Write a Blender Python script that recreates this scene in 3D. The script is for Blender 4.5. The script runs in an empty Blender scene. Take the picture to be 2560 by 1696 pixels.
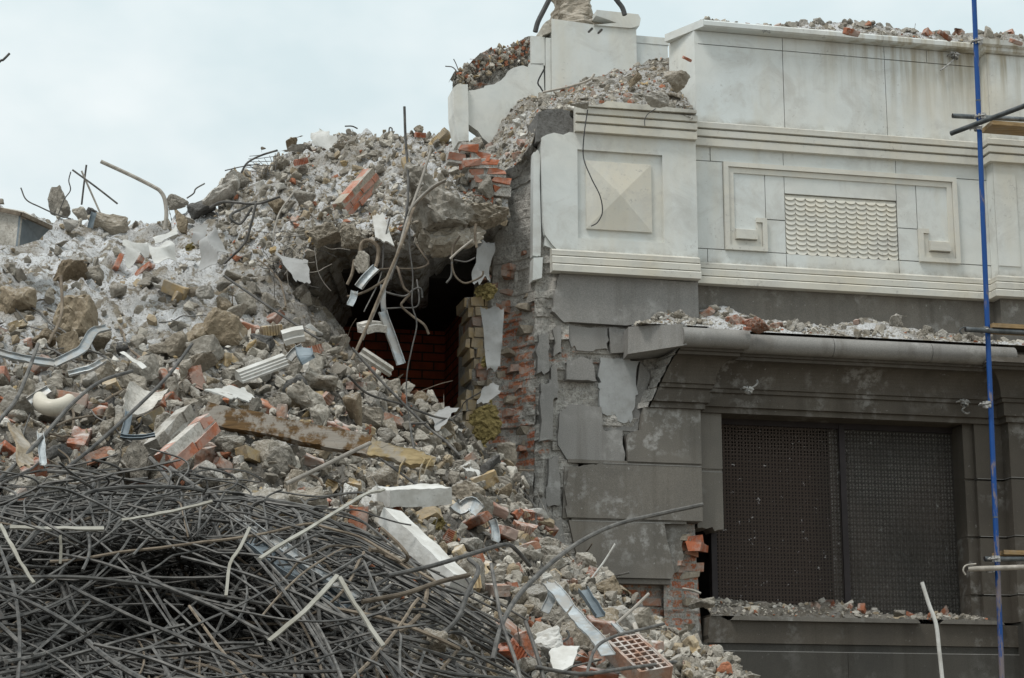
import bpy, bmesh, math, random
import numpy as np
from mathutils import Vector, Matrix

sc = bpy.context.scene
COL = sc.collection
rng = np.random.default_rng(7)
R = math.radians

# ------------------------------------------------------------------ camera
F, PITCH = 4800.0, R(12.88)
CAM = np.array([0.0, 0.0, 1.6])
cam = bpy.data.cameras.new('camera')
cam.sensor_width = 36.0
cam.lens = 36.0 * F / 2560.0
cam.clip_start, cam.clip_end = 0.1, 3000.0
cob = bpy.data.objects.new('camera', cam)
cob.location = CAM
cob.rotation_euler = (R(90) + PITCH, 0, 0)
COL.objects.link(cob)
sc.camera = cob

# ------------------------------------------------------------------ sky, sun, exposure
SUN_DIR = Vector((-0.40, -0.40, 1.05)).normalized()
world = bpy.data.worlds.new('World')
sc.world = world
world.use_nodes = True
wt = world.node_tree
wt.nodes.clear()
def wn(t, **k):
    n = wt.nodes.new(t)
    for a, b in k.items(): setattr(n, a, b)
    return n
w_out = wn('ShaderNodeOutputWorld'); w_bg = wn('ShaderNodeBackground')
sky = wn('ShaderNodeTexSky', sky_type='NISHITA', sun_disc=False)
sky.sun_elevation = math.asin(SUN_DIR.z)
sky.sun_rotation = math.atan2(SUN_DIR.x, SUN_DIR.y) % (2 * math.pi)
tc = wn('ShaderNodeTexCoord')
nz = wn('ShaderNodeTexNoise'); nz.inputs['Scale'].default_value = 3.2; nz.inputs['Detail'].default_value = 5; nz.inputs['Roughness'].default_value = 0.5
mp = wn('ShaderNodeMapping'); mp.inputs['Scale'].default_value = (1.4, 1.0, 2.4); mp.inputs['Location'].default_value = (0.35, 0.2, 0.1)
rp = wn('ShaderNodeValToRGB')
rp.color_ramp.elements[0].position = 0.36; rp.color_ramp.elements[0].color = (8.5, 9.9, 10.2, 1)
rp.color_ramp.elements[1].position = 0.58; rp.color_ramp.elements[1].color = (11.4, 12.0, 12.0, 1)
sep = wn('ShaderNodeSeparateXYZ')
mx = wn('ShaderNodeMapRange'); mx.inputs['From Min'].default_value = 0.3; mx.inputs['From Max'].default_value = 1.0
mx.inputs['To Min'].default_value = 1.0; mx.inputs['To Max'].default_value = 1.25
mul = wn('ShaderNodeVectorMath', operation='SCALE')
mixs = wn('ShaderNodeMix', data_type='RGBA'); mixs.inputs['Factor'].default_value = 0.93
L = wt.links.new
L(tc.outputs['Generated'], mp.inputs['Vector']); L(mp.outputs['Vector'], nz.inputs['Vector'])
L(nz.outputs['Fac'], rp.inputs['Fac']); L(tc.outputs['Generated'], sep.inputs['Vector'])
L(sep.outputs['Z'], mx.inputs['Value']); L(rp.outputs['Color'], mul.inputs['Vector']); L(mx.outputs['Result'], mul.inputs['Scale'])
L(sky.outputs['Color'], mixs.inputs['A']); L(mul.outputs['Vector'], mixs.inputs['B'])
L(mixs.outputs['Result'], w_bg.inputs['Color']); L(w_bg.outputs['Background'], w_out.inputs['Surface'])
w_bg.inputs['Strength'].default_value = 0.1

sun = bpy.data.lights.new('sun', 'SUN')
sun.energy = 2.4; sun.angle = R(14); sun.color = (1.0, 0.97, 0.92)
so = bpy.data.objects.new('sun', sun)
so.rotation_euler = SUN_DIR.to_track_quat('Z', 'Y').to_euler()
COL.objects.link(so)
sc.view_settings.view_transform = 'Standard'
sc.view_settings.look = 'None'
sc.view_settings.gamma = 1
sc.view_settings.exposure = -0.22

# ------------------------------------------------------------------ frames of reference
FW = np.array([0, math.cos(PITCH), math.sin(PITCH)]); UP = np.array([0, -math.sin(PITCH), math.cos(PITCH)]); RT = np.array([1.0, 0, 0])
AZ = R(77.6)
U = np.array([math.sin(AZ), math.cos(AZ), 0]); NN = np.array([math.cos(AZ), -math.sin(AZ), 0])
def at(px, py, D):
    """direction measured in the photograph and horizontal distance -> point in the world (arrays welcome)"""
    px = np.asarray(px, float); py = np.asarray(py, float); D = np.asarray(D, float)
    x = (px - 1280) / F; y = (848 - py) / F
    r = FW + x[..., None] * RT + y[..., None] * UP
    return CAM + r * (D / np.hypot(r[..., 0], r[..., 1]))[..., None]
ORG = at(1750, 1000, 18.0) * np.array([1, 1, 0])
def fw(s, d, z):
    return ORG + U * s + NN * d + np.array([0, 0, z])
def f_at(px, py, d):
    """the point of the facade plane at offset d seen in that direction, in (s, d, z)"""
    r = FW + RT * ((px - 1280) / F) + UP * ((848 - py) / F)
    t = np.dot(ORG + NN * d - CAM, NN) / np.dot(r, NN)
    P = CAM + r * t
    return float(np.dot(P - ORG, U)), d, float(P[2])
def f_D(px, d=0.0):
    P = fw(*f_at(px, 1000, d)); return float(math.hypot(P[0], P[1]))

# ------------------------------------------------------------------ noise
_perm = np.random.default_rng(3).permutation(256); _perm = np.concatenate([_perm, _perm, _perm])
_grad = np.random.default_rng(4).normal(size=(256, 3)); _grad /= np.linalg.norm(_grad, axis=1)[:, None]
def perlin(P):
    P = np.asarray(P, float); i = np.floor(P).astype(int); f = P - i; i &= 255
    u = f * f * f * (f * (f * 6 - 15) + 10)
    out = 0
    for dx in (0, 1):
        for dy in (0, 1):
            for dz in (0, 1):
                h = _perm[_perm[_perm[i[..., 0] + dx] + i[..., 1] + dy] + i[..., 2] + dz] & 255
                g = (_grad[h] * (f - np.array([dx, dy, dz]))).sum(-1)
                w = (u[..., 0] if dx else 1 - u[..., 0]) * (u[..., 1] if dy else 1 - u[..., 1]) * (u[..., 2] if dz else 1 - u[..., 2])
                out = out + w * g
    return out * 1.6
def fbm(P, octv=4, gain=0.5):
    a, s, o = 1.0, 1.0, 0
    for _ in range(octv):
        o = o + a * perlin(np.asarray(P) * s + s * 11.3); a *= gain; s *= 2.03
    return o

# ------------------------------------------------------------------ materials
class NT:
    def __init__(self, name, rough=0.9, metal=0.0):
        self.m = bpy.data.materials.new(name); self.m.use_nodes = True
        self.t = self.m.node_tree; self.b = self.t.nodes['Principled BSDF']
        self.b.inputs['Roughness'].default_value = rough; self.b.inputs['Metallic'].default_value = metal
        self.b.inputs['Specular IOR Level'].default_value = 0.25
        self._c = None
    def n(self, t, **k):
        x = self.t.nodes.new(t)
        for a, b in k.items(): setattr(x, a, b)
        return x
    def link(self, a, b): self.t.links.new(a, b)
    def put(self, sock, v):
        if hasattr(v, 'is_linked') or hasattr(v, 'links'): self.link(v, sock)
        else: sock.default_value = v
    def coord(self):
        if self._c is None:
            g = self.n('ShaderNodeTexCoord'); oi = self.n('ShaderNodeObjectInfo')
            a = self.n('ShaderNodeVectorMath', operation='MULTIPLY_ADD')
            self.link(oi.outputs['Random'], a.inputs[0]); a.inputs[1].default_value = (37, 53, 71)
            self.link(g.outputs['Object'], a.inputs[2]); self._c = a.outputs[0]; self.rand = oi.outputs['Random']
        return self._c
    def obj(self): return self.n('ShaderNodeTexCoord').outputs['Object']
    def scale(self, v, s):
        a = self.n('ShaderNodeVectorMath', operation='MULTIPLY'); self.link(v, a.inputs[0]); a.inputs[1].default_value = s; return a.outputs[0]
    def noise(self, scale, detail=4, rough=0.55, vec=None, dist=0.0):
        x = self.n('ShaderNodeTexNoise'); x.inputs['Scale'].default_value = scale; x.inputs['Detail'].default_value = detail
        x.inputs['Roughness'].default_value = rough; x.inputs['Distortion'].default_value = dist
        self.link(vec if vec is not None else self.coord(), x.inputs['Vector']); return x.outputs['Fac']
    def voro(self, scale, vec=None, feature='F1'):
        x = self.n('ShaderNodeTexVoronoi', feature=feature); x.inputs['Scale'].default_value = scale
        self.link(vec if vec is not None else self.coord(), x.inputs['Vector']); return x
    def ramp(self, fac, stops, interp='LINEAR'):
        x = self.n('ShaderNodeValToRGB'); e = x.color_ramp.elements; x.color_ramp.interpolation = interp
        while len(e) < len(stops): e.new(0.5)
        for i, (p, c) in enumerate(stops):
            e[i].position = p
            c = (c, c, c) if isinstance(c, (int, float)) else c
            e[i].color = (*c, 1)
        self.link(fac, x.inputs['Fac']); return x.outputs['Color']
    def mix(self, fac, a, b, mode='MIX'):
        x = self.n('ShaderNodeMix', data_type='RGBA', blend_type=mode)
        for s, v in (('Factor', fac), ('A', a), ('B', b)):
            sock = x.inputs[s] if s != 'Factor' else x.inputs[0]
            if s != 'Factor': sock = [i for i in x.inputs if i.name == s and i.type == 'RGBA'][0]
            if isinstance(v, tuple): v = (*v, 1) if len(v) == 3 else v
            self.put(sock, v)
        return [o for o in x.outputs if o.type == 'RGBA'][0]
    def math(self, op, a, b=0.0, clamp=False):
        x = self.n('ShaderNodeMath', operation=op, use_clamp=clamp); self.put(x.inputs[0], a); self.put(x.inputs[1], b); return x.outputs[0]
    def up(self, lo=0.3, hi=0.85):
        g = self.n('ShaderNodeNewGeometry'); s = self.n('ShaderNodeSeparateXYZ'); self.link(g.outputs['Normal'], s.inputs[0])
        r = self.n('ShaderNodeMapRange'); r.inputs['From Min'].default_value = lo; r.inputs['From Max'].default_value = hi
        self.link(s.outputs['Z'], r.inputs['Value']); return r.outputs['Result']
    def attr(self, name='Col'):
        a = self.n('ShaderNodeAttribute', attribute_name=name); return a.outputs['Color']
    def bump(self, h, strength=0.5, dist=0.02):
        x = self.n('ShaderNodeBump'); x.inputs['Strength'].default_value = strength; x.inputs['Distance'].default_value = dist
        self.link(h, x.inputs['Height']); self.link(x.outputs['Normal'], self.b.inputs['Normal'])
    def out(self, col):
        self.put(self.b.inputs['Base Color'], (*col, 1) if isinstance(col, tuple) else col); return self.m

DUST = (0.56, 0.55, 0.53)
def m_concrete(name, ramp, dust=0.7, scale=1.0):
    m = NT(name, 0.95)
    m.coord()
    base = m.ramp(m.rand, ramp)
    a = m.noise(5 * scale, 6, 0.65); b = m.noise(38 * scale, 3, 0.6); v = m.voro(45 * scale).outputs['Distance']
    c = m.mix(m.ramp(a, [(0.3, 0.0), (0.7, 1.0)]), m.mix(1.0, base, (0.66, 0.63, 0.58), 'MULTIPLY'), m.mix(1.0, base, (1.22, 1.2, 1.17), 'MULTIPLY'))
    c = m.mix(m.ramp(b, [(0.35, 0.6), (0.5, 0.0)]), c, m.mix(1.0, c, (0.55, 0.53, 0.5), 'MULTIPLY'))
    c = m.mix(m.ramp(v, [(0.05, 0.5), (0.14, 0.0)]), c, (0.36, 0.34, 0.31))
    d = m.math('MULTIPLY', m.up(0.45, 0.95), m.ramp(m.noise(9 * scale, 4), [(0.45, 0.0), (0.62, dust)]))
    c = m.mix(d, c, DUST)
    h = m.math('ADD', a, m.math('MULTIPLY', b, 0.35))
    m.bump(h, 0.8, 0.03 / scale)
    return m.out(c)
M = {}
M['concrete'] = m_concrete('concrete', [(0.0, (0.26, 0.245, 0.22)), (0.35, (0.37, 0.35, 0.315)), (0.6, (0.33, 0.295, 0.245)), (1.0, (0.47, 0.45, 0.41))])
M['concrete_brown'] = m_concrete('earthy concrete', [(0.0, (0.24, 0.195, 0.14)), (1.0, (0.33, 0.28, 0.21))], 0.6)
M['concrete_pale'] = m_concrete('pale mortar', [(0.0, (0.42, 0.41, 0.385)), (1.0, (0.54, 0.525, 0.50))], 0.4)
M['concrete_dark'] = m_concrete('dark broken stone', [(0.0, (0.12, 0.12, 0.12)), (1.0, (0.17, 0.17, 0.17))], 0.3)

def m_plaster(name, col, dirt=0.5, rough=0.8):
    m = NT(name, rough)
    a = m.noise(6, 6, 0.65); b = m.noise(30, 4, 0.7)
    c = m.mix(m.ramp(a, [(0.42, 0.0), (0.75, dirt)]), col, tuple(x * y for x, y in zip(col, (0.55, 0.52, 0.47))))
    c = m.mix(m.ramp(b, [(0.62, 0.0), (0.72, dirt)]), c, tuple(x * 0.5 for x in col))
    m.bump(m.math('ADD', a, b), 0.25, 0.01)
    return m.out(c)
M['white'] = m_plaster('white plaster', (0.58, 0.575, 0.55), 0.75)
M['cream'] = m_plaster('cream ceramic', (0.55, 0.51, 0.43), 0.3, 0.4)
M['felt'] = m_plaster('grey felt', (0.31, 0.31, 0.305), 0.6)
M['white_sheet'] = m_plaster('white membrane', (0.50, 0.50, 0.48), 0.7)

def m_brick(name, stops, dust=0.6):
    m = NT(name, 0.92)
    m.coord()
    base = m.ramp(m.rand, stops)
    a = m.noise(9, 5, 0.65); b = m.noise(45, 3)
    c = m.mix(m.ramp(a, [(0.3, 0.0), (0.7, 1.0)]), m.mix(1.0, base, (0.7, 0.68, 0.66), 'MULTIPLY'), m.mix(1.0, base, (1.15, 1.12, 1.1), 'MULTIPLY'))
    mort = m.ramp(m.noise(7, 6, 0.7), [(0.44, 0.0), (0.54, dust)])
    c = m.mix(mort, c, (0.37, 0.35, 0.32))
    d = m.math('MULTIPLY', m.up(0.5, 0.95), m.ramp(m.noise(12, 4), [(0.42, 0.0), (0.6, 0.75)]))
    c = m.mix(d, c, DUST)
    m.bump(m.math('ADD', a, m.math('MULTIPLY', b, 0.4)), 0.6, 0.015)
    return m.out(c)
RED = [(0.0, (0.30, 0.11, 0.06)), (0.5, (0.36, 0.17, 0.105)), (1.0, (0.34, 0.22, 0.165))]
M['brick'] = m_brick('red brick', RED)
M['brick_clean'] = m_brick('fresh red brick', [(0, (0.42, 0.125, 0.06)), (1, (0.40, 0.15, 0.085))], 0.38)
M['brick_dark'] = m_brick('dark red brick', [(0, (0.22, 0.09, 0.05)), (1, (0.26, 0.11, 0.065))], 0.4)
M['brick_yellow'] = m_brick('yellow brick', [(0.0, (0.44, 0.33, 0.18)), (1.0, (0.50, 0.40, 0.25))], 0.4)

def m_steel(name, c0, c1, metal=0.35, rough=0.6, sc_=12, dusty=0.0):
    m = NT(name, rough, metal)
    m.coord(); a = m.noise(sc_, 5, 0.65)
    c = m.mix(m.ramp(a, [(0.35, 0.0), (0.68, 1.0)]), c0, c1)
    k = m.ramp(m.rand, [(0, 0.7), (1, 1.25)])
    c = m.mix(1.0, c, k, 'MULTIPLY')
    if dusty: c = m.mix(m.ramp(m.noise(9, 6, 0.7), [(0.45, 0.0), (0.58, dusty)]), c, (0.36, 0.345, 0.32))
    m.bump(m.noise(120, 2), 0.3, 0.003)
    return m.out(c)
M['rebar'] = m_steel('rebar steel', (0.055, 0.054, 0.052), (0.165, 0.157, 0.145), 0.25, 0.58)
M['rebar_rust'] = m_steel('rusty steel', (0.105, 0.083, 0.062), (0.23, 0.19, 0.145), 0.15, 0.8)
M['zinc'] = m_steel('galvanised steel', (0.26, 0.285, 0.30), (0.50, 0.535, 0.55), 0.4, 0.5, 7, 0.85)
M['zinc_dark'] = m_steel('dark sheet steel', (0.13, 0.16, 0.18), (0.22, 0.25, 0.27), 0.5, 0.5, 5)
M['cement'] = m_plaster('smooth grey cement', (0.34, 0.35, 0.35), 0.6)
M['peeling'] = m_plaster('peeling cream paint', (0.36, 0.35, 0.31), 1.0)
M['pipe'] = m_steel('weathered pipe steel', (0.24, 0.22, 0.19), (0.40, 0.37, 0.33), 0.2, 0.6)
M['cable'] = m_steel('black cable', (0.035, 0.035, 0.037), (0.08, 0.08, 0.08), 0.0, 0.6)
M['tube'] = m_steel('scaffold tube', (0.07, 0.08, 0.085), (0.17, 0.18, 0.185), 0.4, 0.5)
M['coupler'] = m_steel('coupler steel', (0.16, 0.16, 0.155), (0.48, 0.47, 0.45), 0.3, 0.6, 25)

def m_wood(name, c0, c1, dirt=0.6):
    m = NT(name, 0.85)
    v = m.scale(m.coord(), (1.2, 14, 14)); a = m.noise(3, 6, 0.6, v, 0.6)
    c = m.mix(m.ramp(a, [(0.3, 0.0), (0.7, 1.0)]), c0, c1)
    c = m.mix(m.ramp(m.noise(7, 6, 0.7), [(0.46, 0.0), (0.56, dirt)]), c, (0.30, 0.28, 0.25))
    m.bump(a, 0.5, 0.008); return m.out(c)
M['wood'] = m_wood('brown beam wood', (0.055, 0.032, 0.014), (0.15, 0.088, 0.036), 0.75)
M['wood_pale'] = m_wood('split yellow wood', (0.24, 0.18, 0.09), (0.40, 0.31, 0.175), 0.75)
M['wood_board'] = m_wood('scaffold board wood', (0.20, 0.13, 0.06), (0.36, 0.25, 0.13), 0.2)

def m_wool():
    m = NT('mineral wool', 1.0)
    a = m.noise(24, 6, 0.75)
    m.bump(a, 1.0, 0.04); return m.out(m.ramp(a, [(0.3, (0.07, 0.055, 0.015)), (0.55, (0.22, 0.175, 0.07)), (0.8, (0.34, 0.28, 0.13))]))
M['wool'] = m_wool()

# facade stones: coordinates are the building's own, so stains run across the slabs
def m_marble(name='white marble', k0=(0.62, 0.66, 0.66), k1=(0.65, 0.645, 0.60)):
    m = NT(name, 0.55)
    v = m.obj(); big = m.noise(0.8, 4, 0.55, v); mid = m.noise(5, 6, 0.65, v, 0.4); fine = m.noise(60, 2, 0.6, v)
    c = m.mix(m.ramp(big, [(0.35, 0.0), (0.68, 1.0)]), k0, k1)
    c = m.mix(m.ramp(mid, [(0.40, 0.0), (0.75, 0.6)]), c, (0.52, 0.54, 0.525))
    sv = m.scale(v, (7.0, 7.0, 0.45)); st = m.noise(1.2, 5, 0.6, sv)
    s = m.n('ShaderNodeSeparateXYZ'); m.link(v, s.inputs[0])
    hi = m.n('ShaderNodeMapRange'); hi.inputs['From Min'].default_value = 7.95; hi.inputs['From Max'].default_value = 8.75
    m.link(s.outputs['Z'], hi.inputs['Value'])
    area = m.n('ShaderNodeMapRange'); area.inputs['From Min'].default_value = 0.7; area.inputs['From Max'].default_value = 2.3; m.link(s.outputs['X'], area.inputs['Value'])
    streak = m.math('MULTIPLY', m.ramp(st, [(0.46, 0.0), (0.62, 1.0)]), m.math('MULTIPLY', hi.outputs['Result'], area.outputs['Result']))
    c = m.mix(streak, c, (0.36, 0.325, 0.25))
    yst = m.math('MULTIPLY', m.ramp(m.noise(0.9, 4, 0.6, m.scale(v, (2.0, 2.0, 0.5))), [(0.52, 0.0), (0.7, 0.5)]), 1.0)
    c = m.mix(yst, c, (0.58, 0.53, 0.42))
    led = m.n('ShaderNodeMath', operation='ABSOLUTE'); m.link(m.math('SUBTRACT', m.math('ABSOLUTE', m.math('SUBTRACT', s.outputs['Z'], 7.18)), 0.715), led.inputs[0])
    ld = m.n('ShaderNodeMapRange'); ld.inputs['From Min'].default_value = 0.07; ld.inputs['From Max'].default_value = 0.0; m.link(led.outputs[0], ld.inputs['Value'])
    c = m.mix(m.math('MULTIPLY', ld.outputs['Result'], m.ramp(m.noise(4.5, 6, 0.75, v), [(0.38, 0.0), (0.62, 0.85)])), c, (0.33, 0.31, 0.27))
    c = m.mix(m.ramp(m.noise(2.6, 6, 0.7, v, 0.8), [(0.50, 0.0), (0.66, 0.5)]), c, (0.44, 0.43, 0.40))
    spk = m.math('MULTIPLY', m.ramp(m.noise(1.3, 3, 0.5, v), [(0.5, 0.0), (0.62, 1.0)]), m.ramp(m.noise(22, 5, 0.75, v), [(0.58, 0.0), (0.66, 0.8)]))
    c = m.mix(spk, c, (0.33, 0.32, 0.30))
    dsh = m.math('MULTIPLY', m.ramp(m.noise(0.9, 3, 0.5, m.scale(v, (1, 1, 1.6))), [(0.57, 0.0), (0.66, 1.0)]), m.ramp(m.noise(16, 6, 0.8, v), [(0.55, 0.0), (0.66, 0.8)]))
    low = m.n('ShaderNodeMapRange'); low.inputs['From Min'].default_value = 6.65; low.inputs['From Max'].default_value = 6.3; m.link(s.outputs['Z'], low.inputs['Value'])
    c = m.mix(m.math('MULTIPLY', dsh, low.outputs['Result']), c, (0.20, 0.20, 0.19))
    m.bump(m.math('ADD', mid, fine), 0.12, 0.006)
    return m.out(c)
M['marble'] = m_marble(); M['marble_warm'] = m_marble('weathered cream marble', (0.63, 0.62, 0.57), (0.60, 0.565, 0.48))
def m_granite(name, base, splash, warm):
    m = NT(name, 0.7)
    v = m.obj(); big = m.noise(1.1, 5, 0.6, v); grain = m.noise(140, 2, 0.7, v); mid = m.noise(7, 6, 0.7, v)
    c = m.mix(m.ramp(big, [(0.33, 0.0), (0.66, 1.0)]), base, warm)
    c = m.mix(m.ramp(grain, [(0.35, 0.0), (0.75, 0.7)]), c, m.mix(1.0, c, (1.9, 1.85, 1.8), 'MULTIPLY'))
    run = m.ramp(m.noise(1.0, 5, 0.6, m.scale(v, (6, 6, 0.35))), [(0.5, 0.0), (0.7, 0.55)])
    c = m.mix(run, c, m.mix(1.0, c, (0.55, 0.52, 0.48), 'MULTIPLY'))
    sp = m.math('MULTIPLY', m.ramp(m.noise(1.6, 3, 0.5, v), [(0.48, 0.0), (0.62, 1.0)]), m.ramp(mid, [(0.50, 0.0), (0.62, splash)]))
    c = m.mix(sp, c, (0.36, 0.355, 0.34))
    dots = m.ramp(m.noise(26, 3, 0.6, v), [(0.68, 0.0), (0.73, splash)])
    c = m.mix(dots, c, (0.34, 0.335, 0.32))
    m.bump(m.math('ADD', grain, mid), 0.2, 0.004); return m.out(c)
M['granite'] = m_granite('grey granite', (0.100, 0.095, 0.086), 0.75, (0.145, 0.134, 0.117))
M['granite_light'] = m_granite('pale worn granite', (0.165, 0.163, 0.158), 0.8, (0.21, 0.205, 0.195))
M['granite_plinth'] = m_granite('soot blackened granite', (0.034, 0.033, 0.030), 0.16, (0.052, 0.049, 0.043))
M['granite_dark'] = m_granite('sooty granite', (0.050, 0.044, 0.037), 0.40, (0.074, 0.065, 0.053))

def m_broken_wall(name='broken masonry', shift=0.0):
    m = NT(name, 0.95)
    v = m.obj(); dt = m.n('ShaderNodeVectorMath', operation='DOT_PRODUCT'); m.link(v, dt.inputs[0]); dt.inputs[1].default_value = (0.6, 0.8, 0)
    s = m.n('ShaderNodeSeparateXYZ'); m.link(v, s.inputs[0]); cb = m.n('ShaderNodeCombineXYZ'); m.link(dt.outputs['Value'], cb.inputs[0]); m.link(s.outputs['Z'], cb.inputs[1])
    wob = m.n('ShaderNodeVectorMath', operation='MULTIPLY_ADD'); nv = m.n('ShaderNodeTexNoise'); nv.inputs['Scale'].default_value = 9; m.link(v, nv.inputs['Vector'])
    m.link(nv.outputs['Color'], wob.inputs[0]); wob.inputs[1].default_value = (0.03, 0.025, 0); m.link(cb.outputs[0], wob.inputs[2])
    bk = m.n('ShaderNodeTexBrick'); m.link(wob.outputs[0], bk.inputs['Vector'])
    bk.inputs['Scale'].default_value = 1.0; bk.inputs['Brick Width'].default_value = 0.19; bk.inputs['Row Height'].default_value = 0.085; bk.inputs['Mortar Size'].default_value = 0.012
    bk.inputs['Color1'].default_value = (0.44, 0.135, 0.065, 1); bk.inputs['Color2'].default_value = (0.40, 0.19, 0.11, 1); bk.inputs['Mortar'].default_value = (0.30, 0.28, 0.25, 1)
    a = m.noise(3.2, 6, 0.7, v); b = m.noise(17, 6, 0.7, v); f = m.noise(60, 3, 0.7, v)
    grey = m.mix(m.ramp(b, [(0.3, 0.0), (0.7, 1.0)]), (0.28, 0.265, 0.24), (0.58, 0.56, 0.52))
    lowm = m.n('ShaderNodeMapRange'); lowm.inputs['From Min'].default_value = 6.9; lowm.inputs['From Max'].default_value = 5.9; lowm.inputs['To Min'].default_value = -0.10; lowm.inputs['To Max'].default_value = 0.05
    m.link(s.outputs['Z'], lowm.inputs['Value'])
    mask = m.ramp(m.math('ADD', a, lowm.outputs['Result']), [(0.53 + shift, 0.0), (0.60 + shift, 1.0)])
    mask = m.math('MULTIPLY', mask, m.ramp(b, [(0.42, 0.1), (0.50, 1.0)]))
    c = m.mix(mask, grey, bk.outputs['Color'])
    c = m.mix(m.ramp(f, [(0.36, 0.6), (0.48, 0.0)]), c, (0.11, 0.10, 0.09))
    m.bump(m.math('ADD', b, m.math('MULTIPLY', f, 0.5)), 0.9, 0.03); return m.out(c)
M['broken'] = m_broken_wall('broken masonry', -0.035); M['broken_grey'] = m_broken_wall('torn mortar', 0.12); M['broken_red'] = m_broken_wall('torn brickwork', -0.08)
def m_room_brick():
    m = NT('interior brickwork', 0.95)
    v = m.obj(); s = m.n('ShaderNodeSeparateXYZ'); m.link(v, s.inputs[0]); cb = m.n('ShaderNodeCombineXYZ')
    m.link(m.math('ADD', s.outputs['X'], s.outputs['Y']), cb.inputs[0]); m.link(s.outputs['Z'], cb.inputs[1])
    bk = m.n('ShaderNodeTexBrick'); m.link(cb.outputs[0], bk.inputs['Vector']); bk.inputs['Scale'].default_value = 1.0
    bk.inputs['Brick Width'].default_value = 0.26; bk.inputs['Row Height'].default_value = 0.1; bk.inputs['Mortar Size'].default_value = 0.01; bk.inputs['Mortar Smooth'].default_value = 0.3
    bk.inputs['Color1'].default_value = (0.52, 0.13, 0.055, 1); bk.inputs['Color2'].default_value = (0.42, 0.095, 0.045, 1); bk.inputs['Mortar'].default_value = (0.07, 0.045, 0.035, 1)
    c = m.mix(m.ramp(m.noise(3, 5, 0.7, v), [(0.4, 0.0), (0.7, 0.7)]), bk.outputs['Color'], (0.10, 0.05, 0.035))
    m.bump(bk.outputs['Fac'], -0.6, 0.02); return m.out(c)
M['room_brick'] = m_room_brick()
def m_flat(name, col, rough=0.9, var=0.25):
    m = NT(name, rough); c = m.mix(m.ramp(m.noise(6, 5, 0.65), [(0.3, 0.0), (0.7, 1.0)]), tuple(x * (1 - var) for x in col), tuple(x * (1 + var) for x in col)); return m.out(c)
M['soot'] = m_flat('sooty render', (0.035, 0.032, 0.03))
M['joint'] = m_flat('dark joint', (0.055, 0.05, 0.045))
M['earth'] = m_flat('bare earth', (0.22, 0.19, 0.15))

def m_heap():
    m = NT('rubble soil', 0.97)
    v = m.obj(); a = m.noise(2.2, 6, 0.62, v); b = m.noise(11, 6, 0.7, v); f = m.noise(48, 4, 0.7, v)
    c = m.mix(m.ramp(b, [(0.3, 0.0), (0.7, 1.0)]), (0.17, 0.145, 0.11), (0.36, 0.325, 0.27))
    c = m.mix(m.ramp(m.noise(3.5, 4, 0.6, v), [(0.52, 0.0), (0.68, 0.7)]), c, (0.30, 0.245, 0.165))
    c = m.mix(m.ramp(f, [(0.36, 0.7), (0.47, 0.0)]), c, (0.09, 0.08, 0.07))
    c = m.mix(m.ramp(m.noise(24, 2, 0.5, v), [(0.745, 0.0), (0.76, 0.8)]), c, (0.32, 0.14, 0.085))
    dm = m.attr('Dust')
    gap_shade = m.ramp(dm, [(0.15, 0.62), (0.6, 0.0)])
    c = m.mix(gap_shade, c, (0.065, 0.057, 0.047))  # soil darkened where dust is thin, painting in the shade of gaps between stones
    d = m.math('MULTIPLY', m.math('MULTIPLY', m.ramp(m.noise(1.7, 3, 0.5, v), [(0.34, 0.25), (0.56, 1.0)]), m.ramp(m.noise(6.5, 6, 0.68, v, 0.5), [(0.42, 0.0), (0.50, 1.0)]), True), dm)
    d = m.math('MULTIPLY', d, m.ramp(f, [(0.36, 0.25), (0.48, 1.0)]))
    c = m.mix(d, c, (0.70, 0.71, 0.72))
    m.bump(m.math('ADD', b, m.math('MULTIPLY', f, 0.6)), 1.0, 0.05); return m.out(c)
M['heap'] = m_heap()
def m_bits():
    m = NT('rubble bits', 0.95)
    v = m.obj(); col = m.attr('Col'); a = m.noise(14, 5, 0.7, v); f = m.noise(70, 3, 0.7, v)
    c = m.mix(m.ramp(a, [(0.3, 0.0), (0.7, 1.0)]), m.mix(1.0, col, (0.7, 0.68, 0.65), 'MULTIPLY'), m.mix(1.0, col, (1.2, 1.19, 1.17), 'MULTIPLY'))
    d = m.math('MULTIPLY', m.up(0.5, 0.95), m.ramp(m.noise(5, 5, 0.65, v), [(0.48, 0.0), (0.60, 0.5)]))
    c = m.mix(d, c, DUST)
    m.bump(m.math('ADD', a, f), 0.8, 0.015); return m.out(c)
M['bits'] = m_bits()
def m_blue():
    m = NT('blue paint', 0.4)
    v = m.scale(m.obj(), (6, 6, 1.2)); a = m.noise(2.5, 6, 0.7, v); z = m.n('ShaderNodeSeparateXYZ'); m.link(m.obj(), z.inputs[0])
    lo = m.n('ShaderNodeMapRange'); lo.inputs['From Min'].default_value = 4.2; lo.inputs['From Max'].default_value = 3.2; lo.inputs['To Min'].default_value = 0.0; lo.inputs['To Max'].default_value = 0.09; m.link(z.outputs['Z'], lo.inputs['Value'])
    c = m.mix(m.ramp(m.math('ADD', a, lo.outputs['Result']), [(0.56, 0.0), (0.63, 0.85)]), (0.010, 0.062, 0.235), (0.20, 0.16, 0.14))
    return m.out(c)
M['blue'] = m_blue()
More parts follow.
